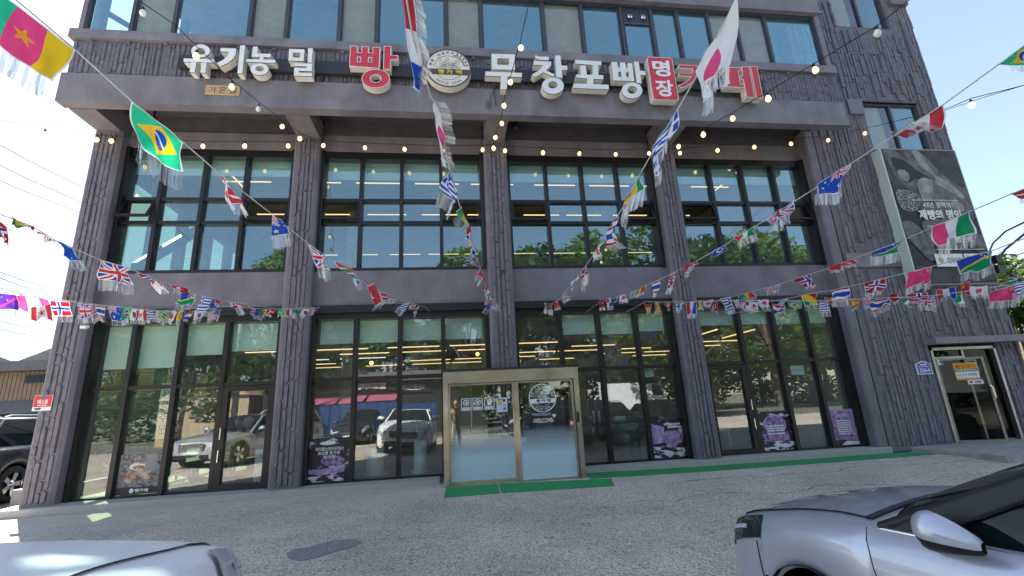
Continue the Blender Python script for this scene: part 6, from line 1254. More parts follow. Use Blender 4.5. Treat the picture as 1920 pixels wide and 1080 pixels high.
# ------------------------------------------------------------------ vehicles
def paint(name, col, metal=.0, rough=.3, coat=1.):
    m, t, b = nmat(name); b.inputs['Base Color'].default_value = (*col, 1); b.inputs['Metallic'].default_value = metal; b.inputs['Roughness'].default_value = rough
    b.inputs['Coat Weight'].default_value = coat; b.inputs['Coat Roughness'].default_value = .03
    if metal:
        g = t.nodes.new('ShaderNodeNewGeometry'); n = t.nodes.new('ShaderNodeTexNoise'); n.inputs['Scale'].default_value = 900; t.links.new(g.outputs['Position'], n.inputs[0]); bp = t.nodes.new('ShaderNodeBump'); bp.inputs['Strength'].default_value = .08; bp.inputs['Distance'].default_value = .001; t.links.new(n.outputs[0], bp.inputs['Height']); t.links.new(bp.outputs[0], b.inputs['Normal'])
    return m
PW = paint('white_car_paint', (.92, .92, .91), 0, .4, .35); PS = paint('silver_blue_car_paint', (.52, .55, .61), .45, .36); PD = paint('dark_grey_car_paint', (.03, .034, .04), .3, .3); PB = paint('black_car_paint', (.01, .01, .012), .0, .2); PR = paint('red_car_paint', (.4, .02, .02), 0, .3); PG = paint('pale_grey_car_paint', (.5, .51, .53), .3, .35)
M['cglass'] = mat('car_glass', (.01, .013, .014), .03, var=0, spec=.28); M['lens'] = mat('lamp_lens', (.5, .52, .55), .06, var=0, spec=.8); M['lensd'] = mat('dark_lamp_lens', (.03, .035, .04), .05, var=0, spec=.9); M['tail'] = mat('red_lamp_lens', (.35, .01, .012), .1, var=0); M['trim'] = mat('black_car_trim', (.015, .015, .016), .5, var=0); M['amber'] = mat('indicator_lens', (.7, .55, .4), .1, var=0)
class Car:
    """body as a smooth surface S(y, t): y runs back from the nose at 0, t from sill (0) over the shoulder to the middle of the bonnet (1)"""
    def __init__(s, L=4.55, w=.92, dz=0., suv=False, hood=1.0, wheel=.34, sh=0., rake=0.):
        s.rake = rake
        s.sh = sh
        s.L, s.w, s.dz, s.suv, s.R = L, w, dz, suv, wheel; s.arch = wheel + .05; s.fw, s.rw = -.88, -(L - .95)
        k = L / 4.55; s.k = k
        s.yk = [-L, -L + .04, -L + .15, -L + .4, -L + .9, -2.6, -1.25 - sh, -1.0 - sh * .7, -.7 - sh * .4, -.45, -.3, -.18, -.09, -.03, 0]
        s.zc = [.55, .68, .93, 1.0, 1.0, 1.0, .985, .965, .93, .885, .85, .81, .75, .66, .55]
        s.zs = [.52, .66, .9, .95, .955, .95, .90, .885, .855, .82, .79, .755, .70, .62, .52]
        s.wk = [.62, .76, .86, .905, .92, .92, .92, .918, .91, .895, .875, .84, .78, .70, .6]
        s.zb = [.4, .3, .26, .22, .2, .2, .2, .2, .2, .2, .2, .2, .2, .21, .3]
        hh = lambda q: [.2 + (z - .2) * hood + dz for z in q]
        s.zc, s.zs = hh(s.zc), hh(s.zs); s.zb = [z + dz * .7 for z in s.zb]
    def S(s, y, t):
        f = lambda q: float(np.interp(y, s.yk, q)); zb = f(s.zb)
        for yc in (s.fw, s.rw):
            d = abs(y - yc)
            if d < s.arch: zb = max(zb, s.R + math.sqrt(s.arch ** 2 - d * d))
        zs, zc, w = f(s.zs), f(s.zc), f(s.wk) * s.w / .92
        if t < .5:
            q = t / .5; wm = float(np.interp(q, [0, .12, .35, .6, .8, .93, 1], [.955, .985, 1.0, 1.0, .985, .955, .915])); return Vector((w * wm, y, zb + (zs - zb) * q))
        q = (t - .5) / .5; return Vector((w * .915 * (1 - q), y, zs + (zc - zs) * math.sin(q * math.pi / 2) ** .8))
    def N(s, y, t):
        e = 1e-3; a = s.S(min(y + e, 0), t) - s.S(max(y - e, -s.L), t); b_ = s.S(y, min(t + .01, 1)) - s.S(y, max(t - .01, 0)); n = a.cross(b_); return n.normalized() if n.length > 1e-9 else Vector((0, 0, 1))
    def patch(s, mb, y0, y1, t0, t1, off, side, ny=10, nt=8, mi=0, edge=True, f0=None):
        vs = []; 
        for i in range(ny + 1):
            for j in range(nt + 1):
                y = y0 + (y1 - y0) * i / ny; a, b_ = (t0(y) if callable(t0) else t0), (t1(y) if callable(t1) else t1); t = a + (b_ - a) * j / nt; p = s.S(y, t) + s.N(y, t) * off; vs.append((p.x * side, p.y, p.z))
        mb.add(vs, [(i * (nt + 1) + j, (i + 1) * (nt + 1) + j, (i + 1) * (nt + 1) + j + 1, i * (nt + 1) + j + 1) for i in range(ny) for j in range(nt)], mi, True)
    def line(s, mb, pts, r=.004, side=1, off=.0, mi=0):
        q = []
        for (y0, t0), (y1, t1) in zip(pts, pts[1:]):
            for k in range(6): y, t = y0 + (y1 - y0) * k / 6, t0 + (t1 - t0) * k / 6; q.append(s.S(y, t) + s.N(y, t) * off)
        q.append(s.S(*pts[-1]) + s.N(*pts[-1]) * off); mb.tube([(p.x * side, p.y, p.z) for p in q], r, 5, mi)
def folded(mx, my, mz, sd_, pm, O, bw):
    """wing mirror folded against the door: blunt hinge end forward, indicator tip to the rear"""
    cx, cy = sd_ * (abs(mx) - .1), my + .02
    def shell(zs, ze, grow):   # u along the housing (front to rear), v round it
        def f(u, v):
            a = -math.pi / 2 + math.pi * v; e = math.sin(min(u * 3.2, 1) * math.pi / 2) ** .6 * (1 - max(0, u - .3) ** 1.6 * 1.15) * (1 if u < .97 else .75) * (0 if u <= 0 else 1)
            y = cy + .13 - .27 * u; top_, bot = .088 * e, .07 * e; z = mz + (top_ if math.sin(a) > 0 else bot) * math.sin(a) - .035 * u
            x = cx + sd_ * (.085 * e * max(math.cos(a), 0) ** .7 + grow); return (x, y, z)
        return f
    f = shell(0, 1, 0); mb = MB(); mb.grid(lambda u, v: f(u, .4 + .6 * v), 22, 10); mi_ = O('wing_mirror', mb, pm)
    mb = MB(); g = shell(0, 1, -.004); mb.grid(lambda u, v: (lambda p: (p[0], p[1], p[2] - .004))(g(u, .41 * v)), 22, 8); mb.grid(lambda u, v: (cx - sd_ * .005, f(u, 0)[1], f(u, 0)[2] * (1 - v) + f(u, 1)[2] * v), 22, 2)
    mb.tube([(cx, cy + .08, mz - .06), (sd_ * (bw + .0), cy + .1, mz - .1)], [.035, .03], 8); O('mirror_base', mb, M['trim'], mi_)
    mb = MB(); mb.grid(lambda u, v: (lambda p: (p[0] + sd_ * .004, p[1], p[2]))(f(.5 + .47 * u, .42 + .16 * v)), 10, 3); O('turn_signal', mb, M['lens'], mi_)
def build_car(name, label, cat, loc, rz, pm, c, detail=False, group=None, plate_t=None, roof_z=1.46, tail=False):
    t = thing(name, label, cat, loc, rz, group); O = lambda n, mb, m, p=None: obj(n, mb, m, p or t, False)
    ys = sorted(set([round(float(y), 3) for y in np.concatenate([np.linspace(-c.L, 0, 36), np.arange(-1.6, 0, .04), np.linspace(c.fw - c.arch, c.fw + c.arch, 15), np.linspace(c.rw - c.arch, c.rw + c.arch, 15), [-.18, -.09, -.05, -.03, -.012, -c.L + .04, -c.L + .1]])]))
    ts = [0, .03, .06, .12, .2, .26, .32, .36, .39, .42, .44, .46, .48, .5, .52, .545, .57, .6, .64, .69, .74, .8, .86, .93, 1]
    mb = MB()
    for sd_ in (1, -1):
        vs = [tuple((lambda p: (p.x * sd_, p.y, p.z))(c.S(y, q))) for y in ys for q in ts]; n = len(ts)
        mb.add(vs, [tuple(((i * n + j), (i + 1) * n + j, (i + 1) * n + j + 1, i * n + j + 1)[::sd_]) for i in range(len(ys) - 1) for j in range(n - 1)], 0, True)
        for y in (0, -c.L):
            e = [c.S(y, q) for q in ts]; mb.add([(p.x * sd_, p.y, p.z) for p in e] + [(0, y + (.015 if y == 0 else -.015), p.z) for p in e], [(j, j + 1, n + j + 1, n + j) for j in range(n - 1)], 0, True)
    mb.box(-c.w * .86, c.w * .86, -c.L + .3, -.12, .2 + c.dz, .32 + c.dz, 1)
    O('body', mb, [pm, M['trim']])
    # wheels
    for wy in (c.fw, c.rw):
        for sd_ in (1, -1):
            x = sd_ * (c.w - .13); mb = MB(); r_ = c.R; mb.lathe([(r_ * .66, -.1), (r_ * .95, -.105), (r_, -.08), (r_, .08), (r_ * .95, .105), (r_ * .66, .1)], (x, wy, r_), 'x', 24); wh = O('wheel', mb, M['rubber'])
            mb = MB(); mb.lathe([(r_ * .68, -.09), (r_ * .66, -.07), (r_ * .66, .07), (r_ * .68, .09)], (x, wy, r_), 'x', 24); mb.lathe([(0, sd_ * .085), (.06, sd_ * .085), (.07, sd_ * .06)], (x, wy, r_), 'x', 14)
            for k in range(5):
                a = k * 2 * math.pi / 5; d, e = (math.cos(a), math.sin(a)), (-math.sin(a), math.cos(a)); q = [(x + sd_ * .075, wy + d[0] * u_ + e[0] * v_, r_ + d[1] * u_ + e[1] * v_) for u_, v_ in ((.04, -.035), (.04, .035), (r_ * .66, .05), (r_ * .66, -.05))]; mb.poly(q if sd_ > 0 else q[::-1], (-sd_ * .03, 0, 0))
            O('rim', mb, M['chrome'], wh)
            mb = MB(); mb.lathe([(c.arch + .02, -.2), (c.arch + .02, .1), ], (sd_ * (c.w - .2), wy, r_), 'x', 20); mb.box(sd_ * (c.w - .42) - .01, sd_ * (c.w - .42) + .01, wy - .4, wy + .4, .25, .8 + c.dz); O('wheel_arch_liner', mb, M['trim'])
    # cabin
    zb = lambda y: float(np.interp(y, c.yk, c.zc)); zw = lambda y: float(np.interp(y, c.yk, c.zs)); rz_ = roof_z
    yw0, yw1 = -1.2 - c.sh, -2.05 - c.sh - c.rake; yr1, yr0 = (-c.L + .75, -c.L + .2) if c.suv else (-c.L + 1.35, -c.L + .62)
    bw, rw_ = c.w * .885, c.w * .66
    A = [(bw, yw0 - .12, zw(yw0) + .01), (rw_, yw1, rz_ - .03), (rw_, yr1, rz_ - .04), (bw * .94, yr0, zw(yr0) + .01)]
    mb = MB()
    def WS(u, v): # windscreen, bulged forward
        x = (bw + (rw_ - bw) * v) * (2 * u - 1); y = (yw0 - .12 + .17 * (1 - (2 * u - 1) ** 2)) * (1 - v) + (yw1 + .1 * (1 - (2 * u - 1) ** 2)) * v; z = (zw(yw0) + (zb(yw0) - zw(yw0)) * (1 - (2 * u - 1) ** 2)) * (1 - v) + (rz_ - .03 + .03 * (1 - (2 * u - 1) ** 2)) * v; return (x, y, z + .02 * math.sin(v * math.pi))
    mb.grid(WS, 14, 8); O('windscreen', mb, M['cglass'])
    mb = MB(); mb.grid(lambda u, v: ((bw * .94 + (rw_ - bw * .94) * v) * (2 * u - 1), (yr0 - .1 * (1 - (2 * u - 1) ** 2)) * (1 - v) + (yr1 - .05 * (1 - (2 * u - 1) ** 2)) * v, (zw(yr0) + .04 * (1 - (2 * u - 1) ** 2)) * (1 - v) + (rz_ - .04 + .03 * (1 - (2 * u - 1) ** 2)) * v), 8, 5); O('rear_window', mb, M['cglass'])
    mb = MB(); mb.grid(lambda u, v: (rw_ * (2 * u - 1), yw1 + .1 * (1 - (2 * u - 1) ** 2) + (yr1 - yw1 - .12 * (1 - (2 * u - 1) ** 2)) * v, rz_ - .035 + .045 * (1 - (2 * u - 1) ** 2) + .03 * math.sin(v * math.pi)), 10, 8); O('roof', mb, pm)
    for sd_ in (1, -1):
        mb = MB(); a = [Vector((p[0] * sd_, p[1], p[2])) for p in A]
        def SW(u, v): p = (a[0].lerp(a[3], u)).lerp(a[1].lerp(a[2], u), v); p.x += sd_ * .025 * math.sin(v * math.pi); p.z += 0; return tuple(p)
        mb.grid(SW, 12, 6); O('side_window', mb, M['cglass'])
        mb = MB(); mb.tube([a[0], a[1] + Vector((sd_ * .01, 0, 0))], [.03, .03] if detail else [.045, .035], 8)
        if detail:     # broad flat pillar trim over the front of the side glass, and the roof rail
            mb.grid(lambda u, v: (lambda p: (p[0] + sd_ * .014, p[1], p[2] + .008))(SW(.085 * u, v)), 3, 10); mb.grid(lambda u, v: (lambda p: (p[0] + sd_ * .012, p[1], p[2] + .004))(SW(u, .93 + .07 * v)), 12, 2)
            tm = MB(); tm.tube([(lambda p: (p[0] + sd_ * .022, p[1], p[2] + .006))(SW(.088, v)) for v in np.linspace(.02, .95, 10)], .006, 6); O('window_seal', tm, M['rubber'])
        mb.tube([a[1], a[2]], .03, 8); mb.tube([a[2], a[3]], [.05, .07], 8); O('roof_pillar', mb, M['trim'] if detail else pm)
        mb = MB(); m_ = (a[0].lerp(a[3], .48), a[1].lerp(a[2], .45)); mb.tube([m_[0], m_[0].lerp(m_[1], .5) + Vector((sd_ * .03, 0, 0)), m_[1]], .03, 6); O('door_pillar', mb, M['trim'])
        mb = MB(); mb.tube([tuple(a[0].lerp(a[3], q) + Vector((sd_ * .018, 0, 0))) for q in (0, .3, .7, 1)], .012, 6); O('window_trim', mb, M['chrome'] if detail else M['trim'])
        # shut lines
        mb = MB(); c.line(mb, [(-1.36 - c.sh * .6, .06), (-1.36 - c.sh * .6, .25), (-1.28 - c.sh, .45), (-1.26 - c.sh, .5)], .0035, sd_); c.line(mb, [(-2.35, .06), (-2.4, .5)], .005, sd_); c.line(mb, [(-.46, .39), (-.5, .2), (-.56, .02)], .004, sd_, .002); c.line(mb, [(-3.2, .25), (-3.4, .5)], .005, sd_); O('shut_line', mb, M['black'])['kind'] = 'stuff'
        # head and tail lamps
        mb = MB(); c.patch(mb, -.5, -.03, lambda y: .375 + .06 * (-y), lambda y: .485 + .01 * (-y) / .46, .01, sd_, 24, 6); hl = O('headlight', mb, M['lensd'] if detail else M['lens'])
        mb = MB(); c.patch(mb, -.36, -.06, .44, .458, .015, sd_, 14, 2); O('light_strip', mb, M['lens'], hl)
        mb = MB(); c.patch(mb, -c.L + .03, -c.L + .35, .36, .46, .008, sd_, 8, 4); O('taillight', mb, M['tail'])
        # wing mirror
        mx, my, mz = sd_ * (c.w + .1), -1.55 - c.sh - .17 * detail, zw(-1.4 - c.sh) + (.08 if detail else .13)
        mb = MB(); mb.sphere((mx, my, mz), (.13, .085, .085), 14, 10, 0)
        for i, v in enumerate(mb.v):
            x_, y_, z_ = v[0] - mx, v[1] - my, v[2] - mz
            mb.v[i] = (mx + x_, my + (y_ if y_ > 0 else y_ * .35), mz + (z_ if z_ > 0 else z_ * .8) + x_ * sd_ * .12)
        if detail:
            folded(mx, my, mz, sd_, pm, O, bw); continue
        mi_ = O('wing_mirror', mb, pm)
        mb = MB(); mb.sphere((mx - sd_ * .01, my - .01, mz - .055), (.135, .09, .05), 14, 8); mb.tube([(mx - sd_ * .08, my, mz - .06), (sd_ * (bw - .02), my + .05, mz - .12)], [.03, .025], 8); O('mirror_base', mb, M['trim'], mi_)
        mb = MB(); mb.grid(lambda u, v: (mx + sd_ * (.132 - .14 * u * u * .9) , my + .03 + .062 * math.sin(u * 1.4) , mz - .012 + .022 * (v - .5) + .012 * (1 - u)), 8, 2)
        O('turn_signal', mb, M['lens'], mi_)
    # grille, bumper intake, plate
    mb = MB()
    for i in range(5): z = .5 + c.dz + .035 * i; mb.box(-.42, .42, .008, .03, z, z + .02)
    mb.box(-.44, .44, -.01, .012, .48 + c.dz, .69 + c.dz, 1); O('grille', mb, [M['chrome'] if not detail else M['dark'], M['black']])
    mb = MB(); mb.box(-.6, .6, -.02, .02, .27 + c.dz, .38 + c.dz); O('air_intake', mb, M['black'])
    mb = MB(); mb.box(-.26, .26, .02, .032, .4 + c.dz, .475 + c.dz)
    if plate_t: text_to(mb, plate_t, (.22, .0335, .415 + c.dz), (-1, 0, 0), Z3, .44, .05, 1, .01)
    O('number_plate', mb, [M['whitef'], M['ink']])
    mb = MB(); mb.box(-.26, .26, -c.L - .03, -c.L - .015, .55 + c.dz, .64 + c.dz); O('number_plate', mb, [M['whitef']])
    if c.suv:
        for sd_ in (1, -1): mb = MB(); mb.tube([(sd_ * rw_ * .95, yw1 - .1, rz_ + .02), (sd_ * rw_ * .95, yw1 - .25, rz_ + .06), (sd_ * rw_ * .95, yr1 + .25, rz_ + .06), (sd_ * rw_ * .95, yr1 + .1, rz_ + .02)], .018, 6); O('roof_rail', mb, M['chrome'])
    # bonnet panel and its shut line
    tf = lambda y: .545 + .03 * math.sin(max(0, (-y - .5)) * 4)
    mb = MB()
    for sd_ in (1, -1): c.patch(mb, -1.2 - c.sh, -.12, tf, 1., .008, sd_, 27, 12)
    O('bonnet', mb, pm)
    mb = MB()
    for sd_ in (1, -1): c.line(mb, [(y, tf(y)) for y in np.linspace(-1.2 - c.sh, -.12, 14)], .0035 if detail else .002, sd_, .008 if detail else .007)
    c.line(mb, [(-.115, t_) for t_ in np.linspace(.53, 1, 6)], .005, 1, .002); c.line(mb, [(-.115, t_) for t_ in np.linspace(.53, 1, 6)], .005, -1, .002); O('bonnet_gap', mb, M['black'])
    mb = MB()
    for sd_ in (1, -1): c.line(mb, [(-1.215 - c.sh, q) for q in (.55, .7, .85, 1)], .02, sd_, .004)
    O('cowl', mb, M['trim'])
    return t
build_car('parked_car', 'silver blue car nose in at the lower right, its wing mirror nearest', 'car', (2.86, -5.4, -.42), R(7.5), PS, Car(4.5, .93, .0, hood=1.16, wheel=.325, rake=.42), True, 'cars parked facing the building', roof_z=1.62)
build_car('parked_car', 'white car at the lower left whose bonnet tip shows', 'car', (-1.7, -6.85, -.02), R(1), PW, Car(4.75, .92, .03, hood=1.08, sh=.36), False, 'cars parked facing the building', roof_z=1.45)
build_car('parked_car', 'dark blue grey crossover at the left edge behind the leftmost column', 'car', (-9.65, 5.0, -.01), R(2), PD, Car(4.5, .92, .1, True), False, roof_z=1.6)
# cars met only as reflections in the shop glass, parked round the camera
refl = [('pale grey saloon reflected in the left shop window', (-7.6, -5.6, 0), 18, PG, Car(4.9, .94), 1.46), ('white sport utility car reflected in the left glass door', (-8.4, -11.0, 0), 12, PW, Car(4.7, .93, .12, True), 1.68),
        ('dark sport utility car reflected in the third shop window', (7.4, -10.4, 0), -4, PD, Car(4.7, .94, .12, True), 1.7), ('black car reflected at the left of the third shop window', (4.9, -9.6, 0), -3, PB, Car(4.6, .92), 1.5), ('grey car reflected at the right of the third shop window', (10.2, -11.4, 0), -2, PD, Car(4.6, .92), 1.48),
        ('white sport utility car beyond the road, mirrored in the third window', (8.6, -25.2, 0), 90, PW, Car(4.7, .93, .12, True), 1.66), ('black car parked behind the photographer', (-4.6, -11.8, 0), 3, PB, Car(4.6, .92), 1.48), ('dark car parked right behind the entrance view', (2.4, -15.0, 0), 86, PD, Car(4.5, .92), 1.48)]
for lb, loc, rz, pm, c, rzf in refl: build_car('parked_car', lb, 'car', (loc[0], loc[1], bend(loc[0], loc[1] - 2)), R(rz), pm, c, False, 'cars seen mirrored in the glass', roof_z=rzf)
tr_ = thing('box_truck', 'white box truck beyond the road, mirrored in the third window', 'truck', (12.4, -23, 0)); mb = MB(); mb.box(10.6, 13.2, -24, -22, .8, 2.6); obj('cargo_box', mb, M['whitef'], tr_); mb = MB(); mb.poly([(13.3, -23.9, .6), (14.7, -23.9, .6), (14.7, -23.9, 1.5), (14.3, -23.9, 2.3), (13.3, -23.9, 2.3)], (0, 1.8, 0)); obj('cab', mb, M['whitef'], tr_)
mb = MB(); mb.poly([(13.7, -22.08, 1.5), (14.5, -22.08, 1.5), (14.2, -22.08, 2.2), (13.7, -22.08, 2.2)], (0, .02, 0)); obj('cab_window', mb, M['cglass'], tr_); mb = MB(); mb.box(10.7, 14.6, -23.7, -22.3, .5, .9); obj('chassis', mb, M['dark'], tr_)
for x in (11.3, 14.0):
    for y in (-23.85, -22.15): mb = MB(); mb.lathe([(0, -.1), (.38, -.1), (.4, 0), (.38, .1), (0, .1)], (x, y, .4), 'y', 16); obj('wheel', mb, M['rubber'], tr_)

# ------------------------------------------------------------------ trees
rt = random.Random(9)
def crown_mesh(name, clumps, leaves, size, m, seed):
    q = np.random.default_rng(seed); V = []; 
    for (c, r) in clumps:
        n = int(leaves * (r / 1.2) ** 2); d = q.normal(size=(n, 3)); d /= np.linalg.norm(d, axis=1)[:, None]; rad = r * q.uniform(.45, 1.0, n) ** .6
        p = np.array(c) + d * rad[:, None] * np.array([1, 1, .72]); a = q.normal(size=(n, 3)); a[:, 2] *= .5; a /= np.linalg.norm(a, axis=1)[:, None]; b_ = np.cross(a, d + q.normal(size=(n, 3)) * .6); b_ /= np.linalg.norm(b_, axis=1)[:, None]; s = size * q.uniform(.6, 1.3, n)[:, None]
        V.append(np.stack([p - a * s, p + b_ * s * .45, p + a * s, p - b_ * s * .45], 1))
    V = np.concatenate(V).reshape(-1, 3); nf = len(V) // 4; me = bpy.data.meshes.new(name); me.vertices.add(len(V)); me.vertices.foreach_set('co', V.ravel()); me.loops.add(nf * 4); me.loops.foreach_set('vertex_index', np.arange(nf * 4, dtype=np.int32)); me.polygons.add(nf); me.polygons.foreach_set('loop_start', np.arange(0, nf * 4, 4, dtype=np.int32)); me.polygons.foreach_set('loop_total', np.full(nf, 4, dtype=np.int32)); me.update(calc_edges=True); me.materials.append(m); return me
def tree_kind(h, spread, seed, m, leaves=230, size=.2):
    q = random.Random(seed); tb = MB(); th = h * .3; tb.tube([(0, 0, -.2), (.05, .03, th * .5), (.0, .1, th), (.1, .1, h * .6)], [.2 * h / 9, .16 * h / 9, .13 * h / 9, .05], 9); cl = []
    for i in range(15):
        a = q.uniform(0, 6.28); zz = q.uniform(th * .75, h * .82); rr_ = spread * math.sqrt(q.uniform(.05, 1)) * (1 - max(0, zz / h - .55) * 1.1); p = (rr_ * math.cos(a), rr_ * math.sin(a), zz); cl.append((p, q.uniform(.9, 1.6) * h / 10)); tb.tube([(.02, .05, th * q.uniform(.7, 1.2)), (p[0] * .5, p[1] * .5, (th + p[2]) / 2 + .2), p], [.07 * h / 9, .045 * h / 9, .015], 5)
    for i in range(5): cl.append(((q.uniform(-.5, .5), q.uniform(-.5, .5), h * q.uniform(.6, .9)), q.uniform(1.0, 1.5) * h / 10))
    return tb.mesh('trunk', M['bark']), crown_mesh('crown', cl, leaves, size, m, seed)
KINDS = [tree_kind(10, 3.4, 1, M['leaf']), tree_kind(11, 3.0, 2, M['leaf2']), tree_kind(9, 3.6, 3, M['leaf'])]
def tree(x, y, k, s, label, group='trees across the road, mirrored in the glass', sz=None):
    t = thing('broadleaf_tree', label, 'tree', (x, y, -.03), rt.uniform(0, 6.28), group)
    for n, me in zip(('trunk', 'crown'), KINDS[k]): o = bpy.data.objects.new(n, me); o.scale = (s, s, sz or s); link(o, t)
lab = ['leafy green tree across the road, front row', 'dark dense tree across the road, front row', 'broad pale green tree across the road, front row']
TP = ['in the left door', 'beside the second column', 'in the second window', 'by the middle column', 'left in the third window', 'centrally in the third window', 'by the fourth column', 'left in the last window', 'right in the last window', 'by the wing wall', 'in the leftmost panes', 'at the left corner', 'in the porch door']
for i, (x, y, k, s) in enumerate([(-14.5, -29, 0, 1.5), (-9.5, -31, 1, 1.15), (-4.6, -29, 2, 1.1), (1.2, -30, 0, 1.62), (6.0, -28, 1, 1.5), (11, -29, 0, 1.7), (16.4, -28.5, 2, 1.85), (22, -29, 1, 1.6), (27.5, -28, 0, 1.7), (33, -30, 2, 1.8), (-20, -30, 2, 1.3), (-26, -31, 1, 1.3), (40, -30, 0, 1.7)]): tree(x, y, k, s, f'{lab[k]}, mirrored {TP[i]}')
for i, (x, k, s) in enumerate([(-30, 1, 1.0), (-22, 2, 1.05), (-15, 1, 1.0), (-7, 0, 1.05), (-1, 1, 1.05), (5, 2, 1.2), (12, 1, 1.35), (18, 0, 1.4), (25, 1, 1.4), (33, 2, 1.4), (42, 1, 1.3)]): tree(x, -38 - (i % 3), k, s, ['pale tree in the rear row across the road', 'dark tree in the rear row across the road', 'broad tree in the rear row across the road'][k] + f', {ORD[i]} counted from its end')
tree(2.6, -17.6, 1, .85, 'nearer dark tree mirrored in the third shop window', None); tree(13.5, -16.5, 0, 1.0, 'nearer green tree mirrored in the rightmost windows', None)
tree(-13.4, -15.5, 2, .8, 'nearer green tree mirrored in the left upper window', None)
for x, y, k, s, lb in ((21.5, 7.5, 0, .78, 'sparse green tree behind the right edge of the building'), (25.5, 11, 2, .8, 'broad green tree beyond the right edge of the building'), (19.2, 4.0, 1, .5, 'small dark tree low behind the porch side')): tree(x, y, k, s, lb, 'trees right of the building')
# low hedge of undergrowth below the far trees
hm = crown_mesh('undergrowth', [((x, -40 + rt.uniform(-1, 1), rt.uniform(.8, 2.6)), 1.7) for x in np.arange(-45, 60, 1.7)], 130, .26, M['leaf2'], 44); ho = bpy.data.objects.new('undergrowth', hm); link(ho); tag(ho, 'dark undergrowth below the far trees', 'undergrowth', kind='stuff')

# ------------------------------------------------------------------ things across the road and at the left
M['tanwall'] = mat('tan_corrugated_wall', (.33, .22, .135), .7, var=.1); M['tanw2'] = mat('beige_wall', (.55, .42, .27), .8, var=.1); M['roofg'] = mat('grey_roof', (.17, .165, .16), .7, var=.15); M['bluesheet'] = mat('blue_fence_sheet', (.02, .06, .2), .6, var=.1); M['pinkc'] = mat('pink_canopy', (.5, .12, .2), .8, var=.1)
st_ = thing('grill_restaurant', 'low dark restaurant with white lettering and pink canopies, mirrored in the second window', 'building', (-4, -22, 0)); mb = MB(); mb.box(-13, 2, -30, -24.2, 0, 3.6); obj('wall', mb, M['dark'], st_); mb = MB(); mb.box(-13.3, 2.3, -30.2, -23.6, 3.6, 3.9); obj('roof', mb, M['roofg'], st_)
mb = MB(); mb.box(-10, -1.5, -24.2, -24.1, 2.75, 3.5, 1); text_to(mb, '셀프바베큐', (-4.6, -24.08, 2.9), (-1, 0, 0), Z3, 2.4, .46, 0, .03); text_to(mb, '아웃도어', (-2.0, -24.08, 2.9), (-1, 0, 0), Z3, 1.6, .42, 0, .03); obj('sign_board', mb, [M['whitef'], M['black']], st_)
for i in range(4): mb = MB(); x = -12 + 2.1 * i; mb.poly([(x, -24.1, 2.5), (x + 1.9, -24.1, 2.5), (x + 1.9, -22.6, 2.1), (x, -22.6, 2.1)], (0, 0, -.05)); obj('canopy', mb, M['pinkc'], st_)
t = thing('blue_fence', 'blue panelled fence across the lot, mirrored in the second window', 'fence', (-4.5, -21, 0))
for i in range(12): mb = MB(); x = -8.5 + .62 * i; mb.box(x, x + .6, -21.03, -21, .1, 1.95); mb.box(x - .02, x + .01, -21.0, -20.95, 0, 2.0); obj('panel', mb, M['bluesheet'], t)
gb = thing('gabled_hall', 'beige gabled hall mirrored in the left shop window', 'building', (-17, -26, 0)); mb = MB(); mb.box(-19.5, -14.2, -32, -25, 0, 3.0); obj('wall', mb, M['tanw2'], gb)
mb = MB()
for i in range(2): x = -19.6 + 2.75 * i; mb.poly([(x, -24.8, 3.0), (x + 2.7, -24.8, 3.0), (x + 1.35, -24.8, 3.9)], (0, -7, 0))
obj('roof', mb, M['tanw2'], gb)
up = thing('utility_pole', 'concrete utility pole mirrored in the left windows', 'pole', (-12.2, -18.5, 0)); mb = MB(); mb.tube([(-12.2, -18.5, -.1), (-12.2, -18.5, 9.5)], [.17, .11], 10); obj('pole', mb, M['concrete'], up); mb = MB(); mb.box(-13, -11.4, -18.55, -18.45, 8.9, 9.02); mb.box(-12.7, -11.7, -18.55, -18.45, 8.2, 8.3); obj('crossarm', mb, M['dark'], up)
# neighbours at the left of the photo
nb = thing('tan_warehouse', 'low tan corrugated building at the left edge of the photo', 'building', (-30, 17, 0)); mb = MB(); mb.box(-48, -17.2, 18, 30, 0, 2.8); obj('wall', mb, M['dark'], nb)
mb = MB(); x = -44
while x < -17.3: mb.box(x, x + .17, 17.93, 18.0, 2.8, 4.36); x += .2
mb.box(-44, -17.2, 17.97, 30, 2.8, 4.38); obj('corrugated_wall', mb, M['tanwall'], nb)
mb = MB(); mb.box(-44.4, -17.0, 17.5, 30, 4.38, 4.9); obj('roof', mb, M['roofg'], nb)
mb = MB(); mb.poly([(-44, 17.9, 2.9), (-17.1, 17.9, 2.9), (-17.1, 16.9, 2.3), (-44, 16.9, 2.3)], (0, 0, -.1)); obj('awning', mb, M['roofg'], nb)
f = MB(); f.box(-22.4, -21.5, 17.86, 17.95, 3.75, 4.2); wn = obj('window', f, M['frame2'], nb); p = MB(); p.box(-22.34, -21.56, 17.84, 17.86, 3.8, 4.15); obj('pane', p, M['cglass'], wn)
nh = thing('grey_roofed_house', 'house with jagged grey roofs behind the tan building', 'building', (-40, 30, 0)); mb = MB(); mb.box(-60, -24, 33, 44, 0, 6.9); obj('wall', mb, M['roofg'], nh)
mb = MB()
for i in range(6): x = -58 + 5.6 * i; mb.poly([(x, 32.4, 6.7), (x + 6, 32.4, 6.7), (x + 3, 32.4, 8.0)], (0, 12, 0))
obj('roof', mb, mat('grey_tile_roof', (.24, .23, .22), .8, var=.2), nh)

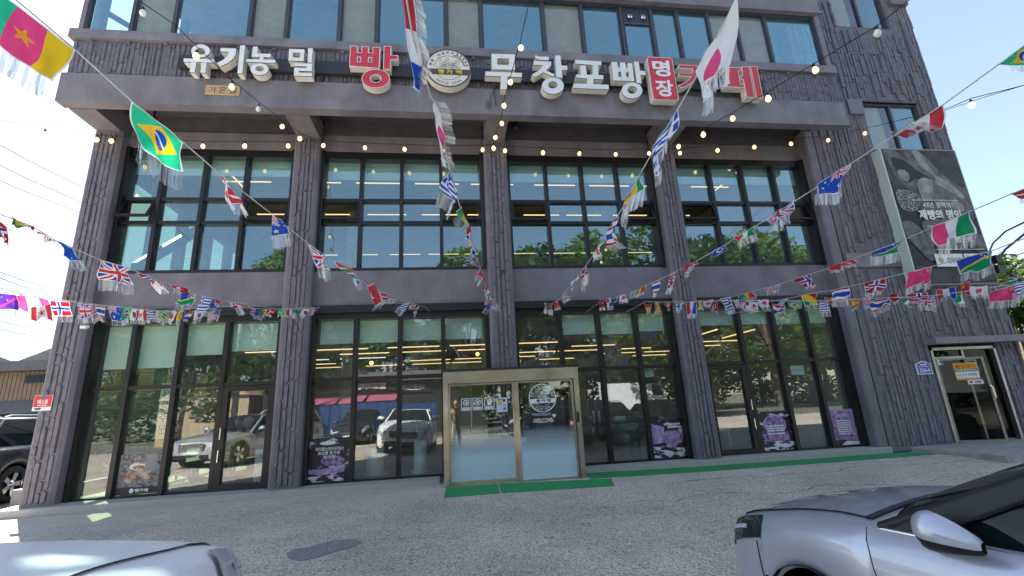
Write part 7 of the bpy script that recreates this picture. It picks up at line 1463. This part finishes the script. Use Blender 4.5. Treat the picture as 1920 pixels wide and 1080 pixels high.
# ------------------------------------------------------------------ small fittings on the front
def dome(px, y, label):
    q = BY(*px, y); mb = MB(); mb.lathe([(0, .11), (.07, .11), (.075, 0), (.05, -.05), (0, -.07)], tuple(q), n=14); mb.tube([(q.x, q.y, q.z + .1), (q.x, q.y, 7.6)], .018, 6); top('front_fitting', mb, M['black'], label, 'camera')
dome((966, 240), -.55, 'black dome camera under the soffit right of the middle column'); dome((287, 232), -.6, 'black lamp under the soffit behind the green flag'); dome((1498, 244), -.5, 'black speaker lamp under the soffit near the right end')  # the first is a camera, the other two are lamps
q = BY(154, 613, -.42); mb = MB(); mb.box(q.x - .03, q.x + .03, -.43, -.345, q.z - .03, q.z + .03); mb.tube([(q.x, -.43, q.z), (q.x + .16, -.52, q.z - .02)], .03, 8); top('front_fitting', mb, M['potw'], 'small white bullet camera beside the leftmost column', 'camera')
q = BY(917, 190, -1.24); mb = MB(); mb.tube([(q.x + .05 * math.cos(t), -1.235, q.z + .05 * math.sin(t) - t * .007) for t in np.linspace(0, 19, 60)], .006, 5); mb.tube([(q.x + .02, -1.23, q.z + .08), (q.x + .09, -1.23, q.z + .25)], .006, 5); top('wire_coil', mb, mat('teal_wire', (.08, .22, .24), .5), 'coil of thin teal wire hanging on the grey beam', 'wire')
def wire(pts, label):
    mb = MB(); mb.tube([tuple(BY(u, v, y)) for u, v, y in pts], .007, 5); top('loose_wire', mb, M['cord'], label, 'wire', 'wires pinned to the wall')
wire([(926, 165, -1.23), (928, 182, -1.23), (930, 199, -1.23)], 'short black wire down the grey beam near the coil'); wire([(936, 516, -.37), (945, 512, -.37), (952, 505, -.37), (957, 500, -.2)], 'black wire crossing the middle column below the upper windows'); wire([(136, 531, -.37), (148, 530, -.37), (160, 524, -.37), (168, 517, -.3)], 'black wire curving over the leftmost column')
mb = MB(); q = BZ(1180, 1024, -.15); mb.sphere((q.x, q.y, bend(q.x, q.y) + .004), (.02, .012, .006), 8, 4); top('litter_scrap', mb, M['whitef'], 'tiny white scrap on the asphalt in the middle foreground', 'litter')
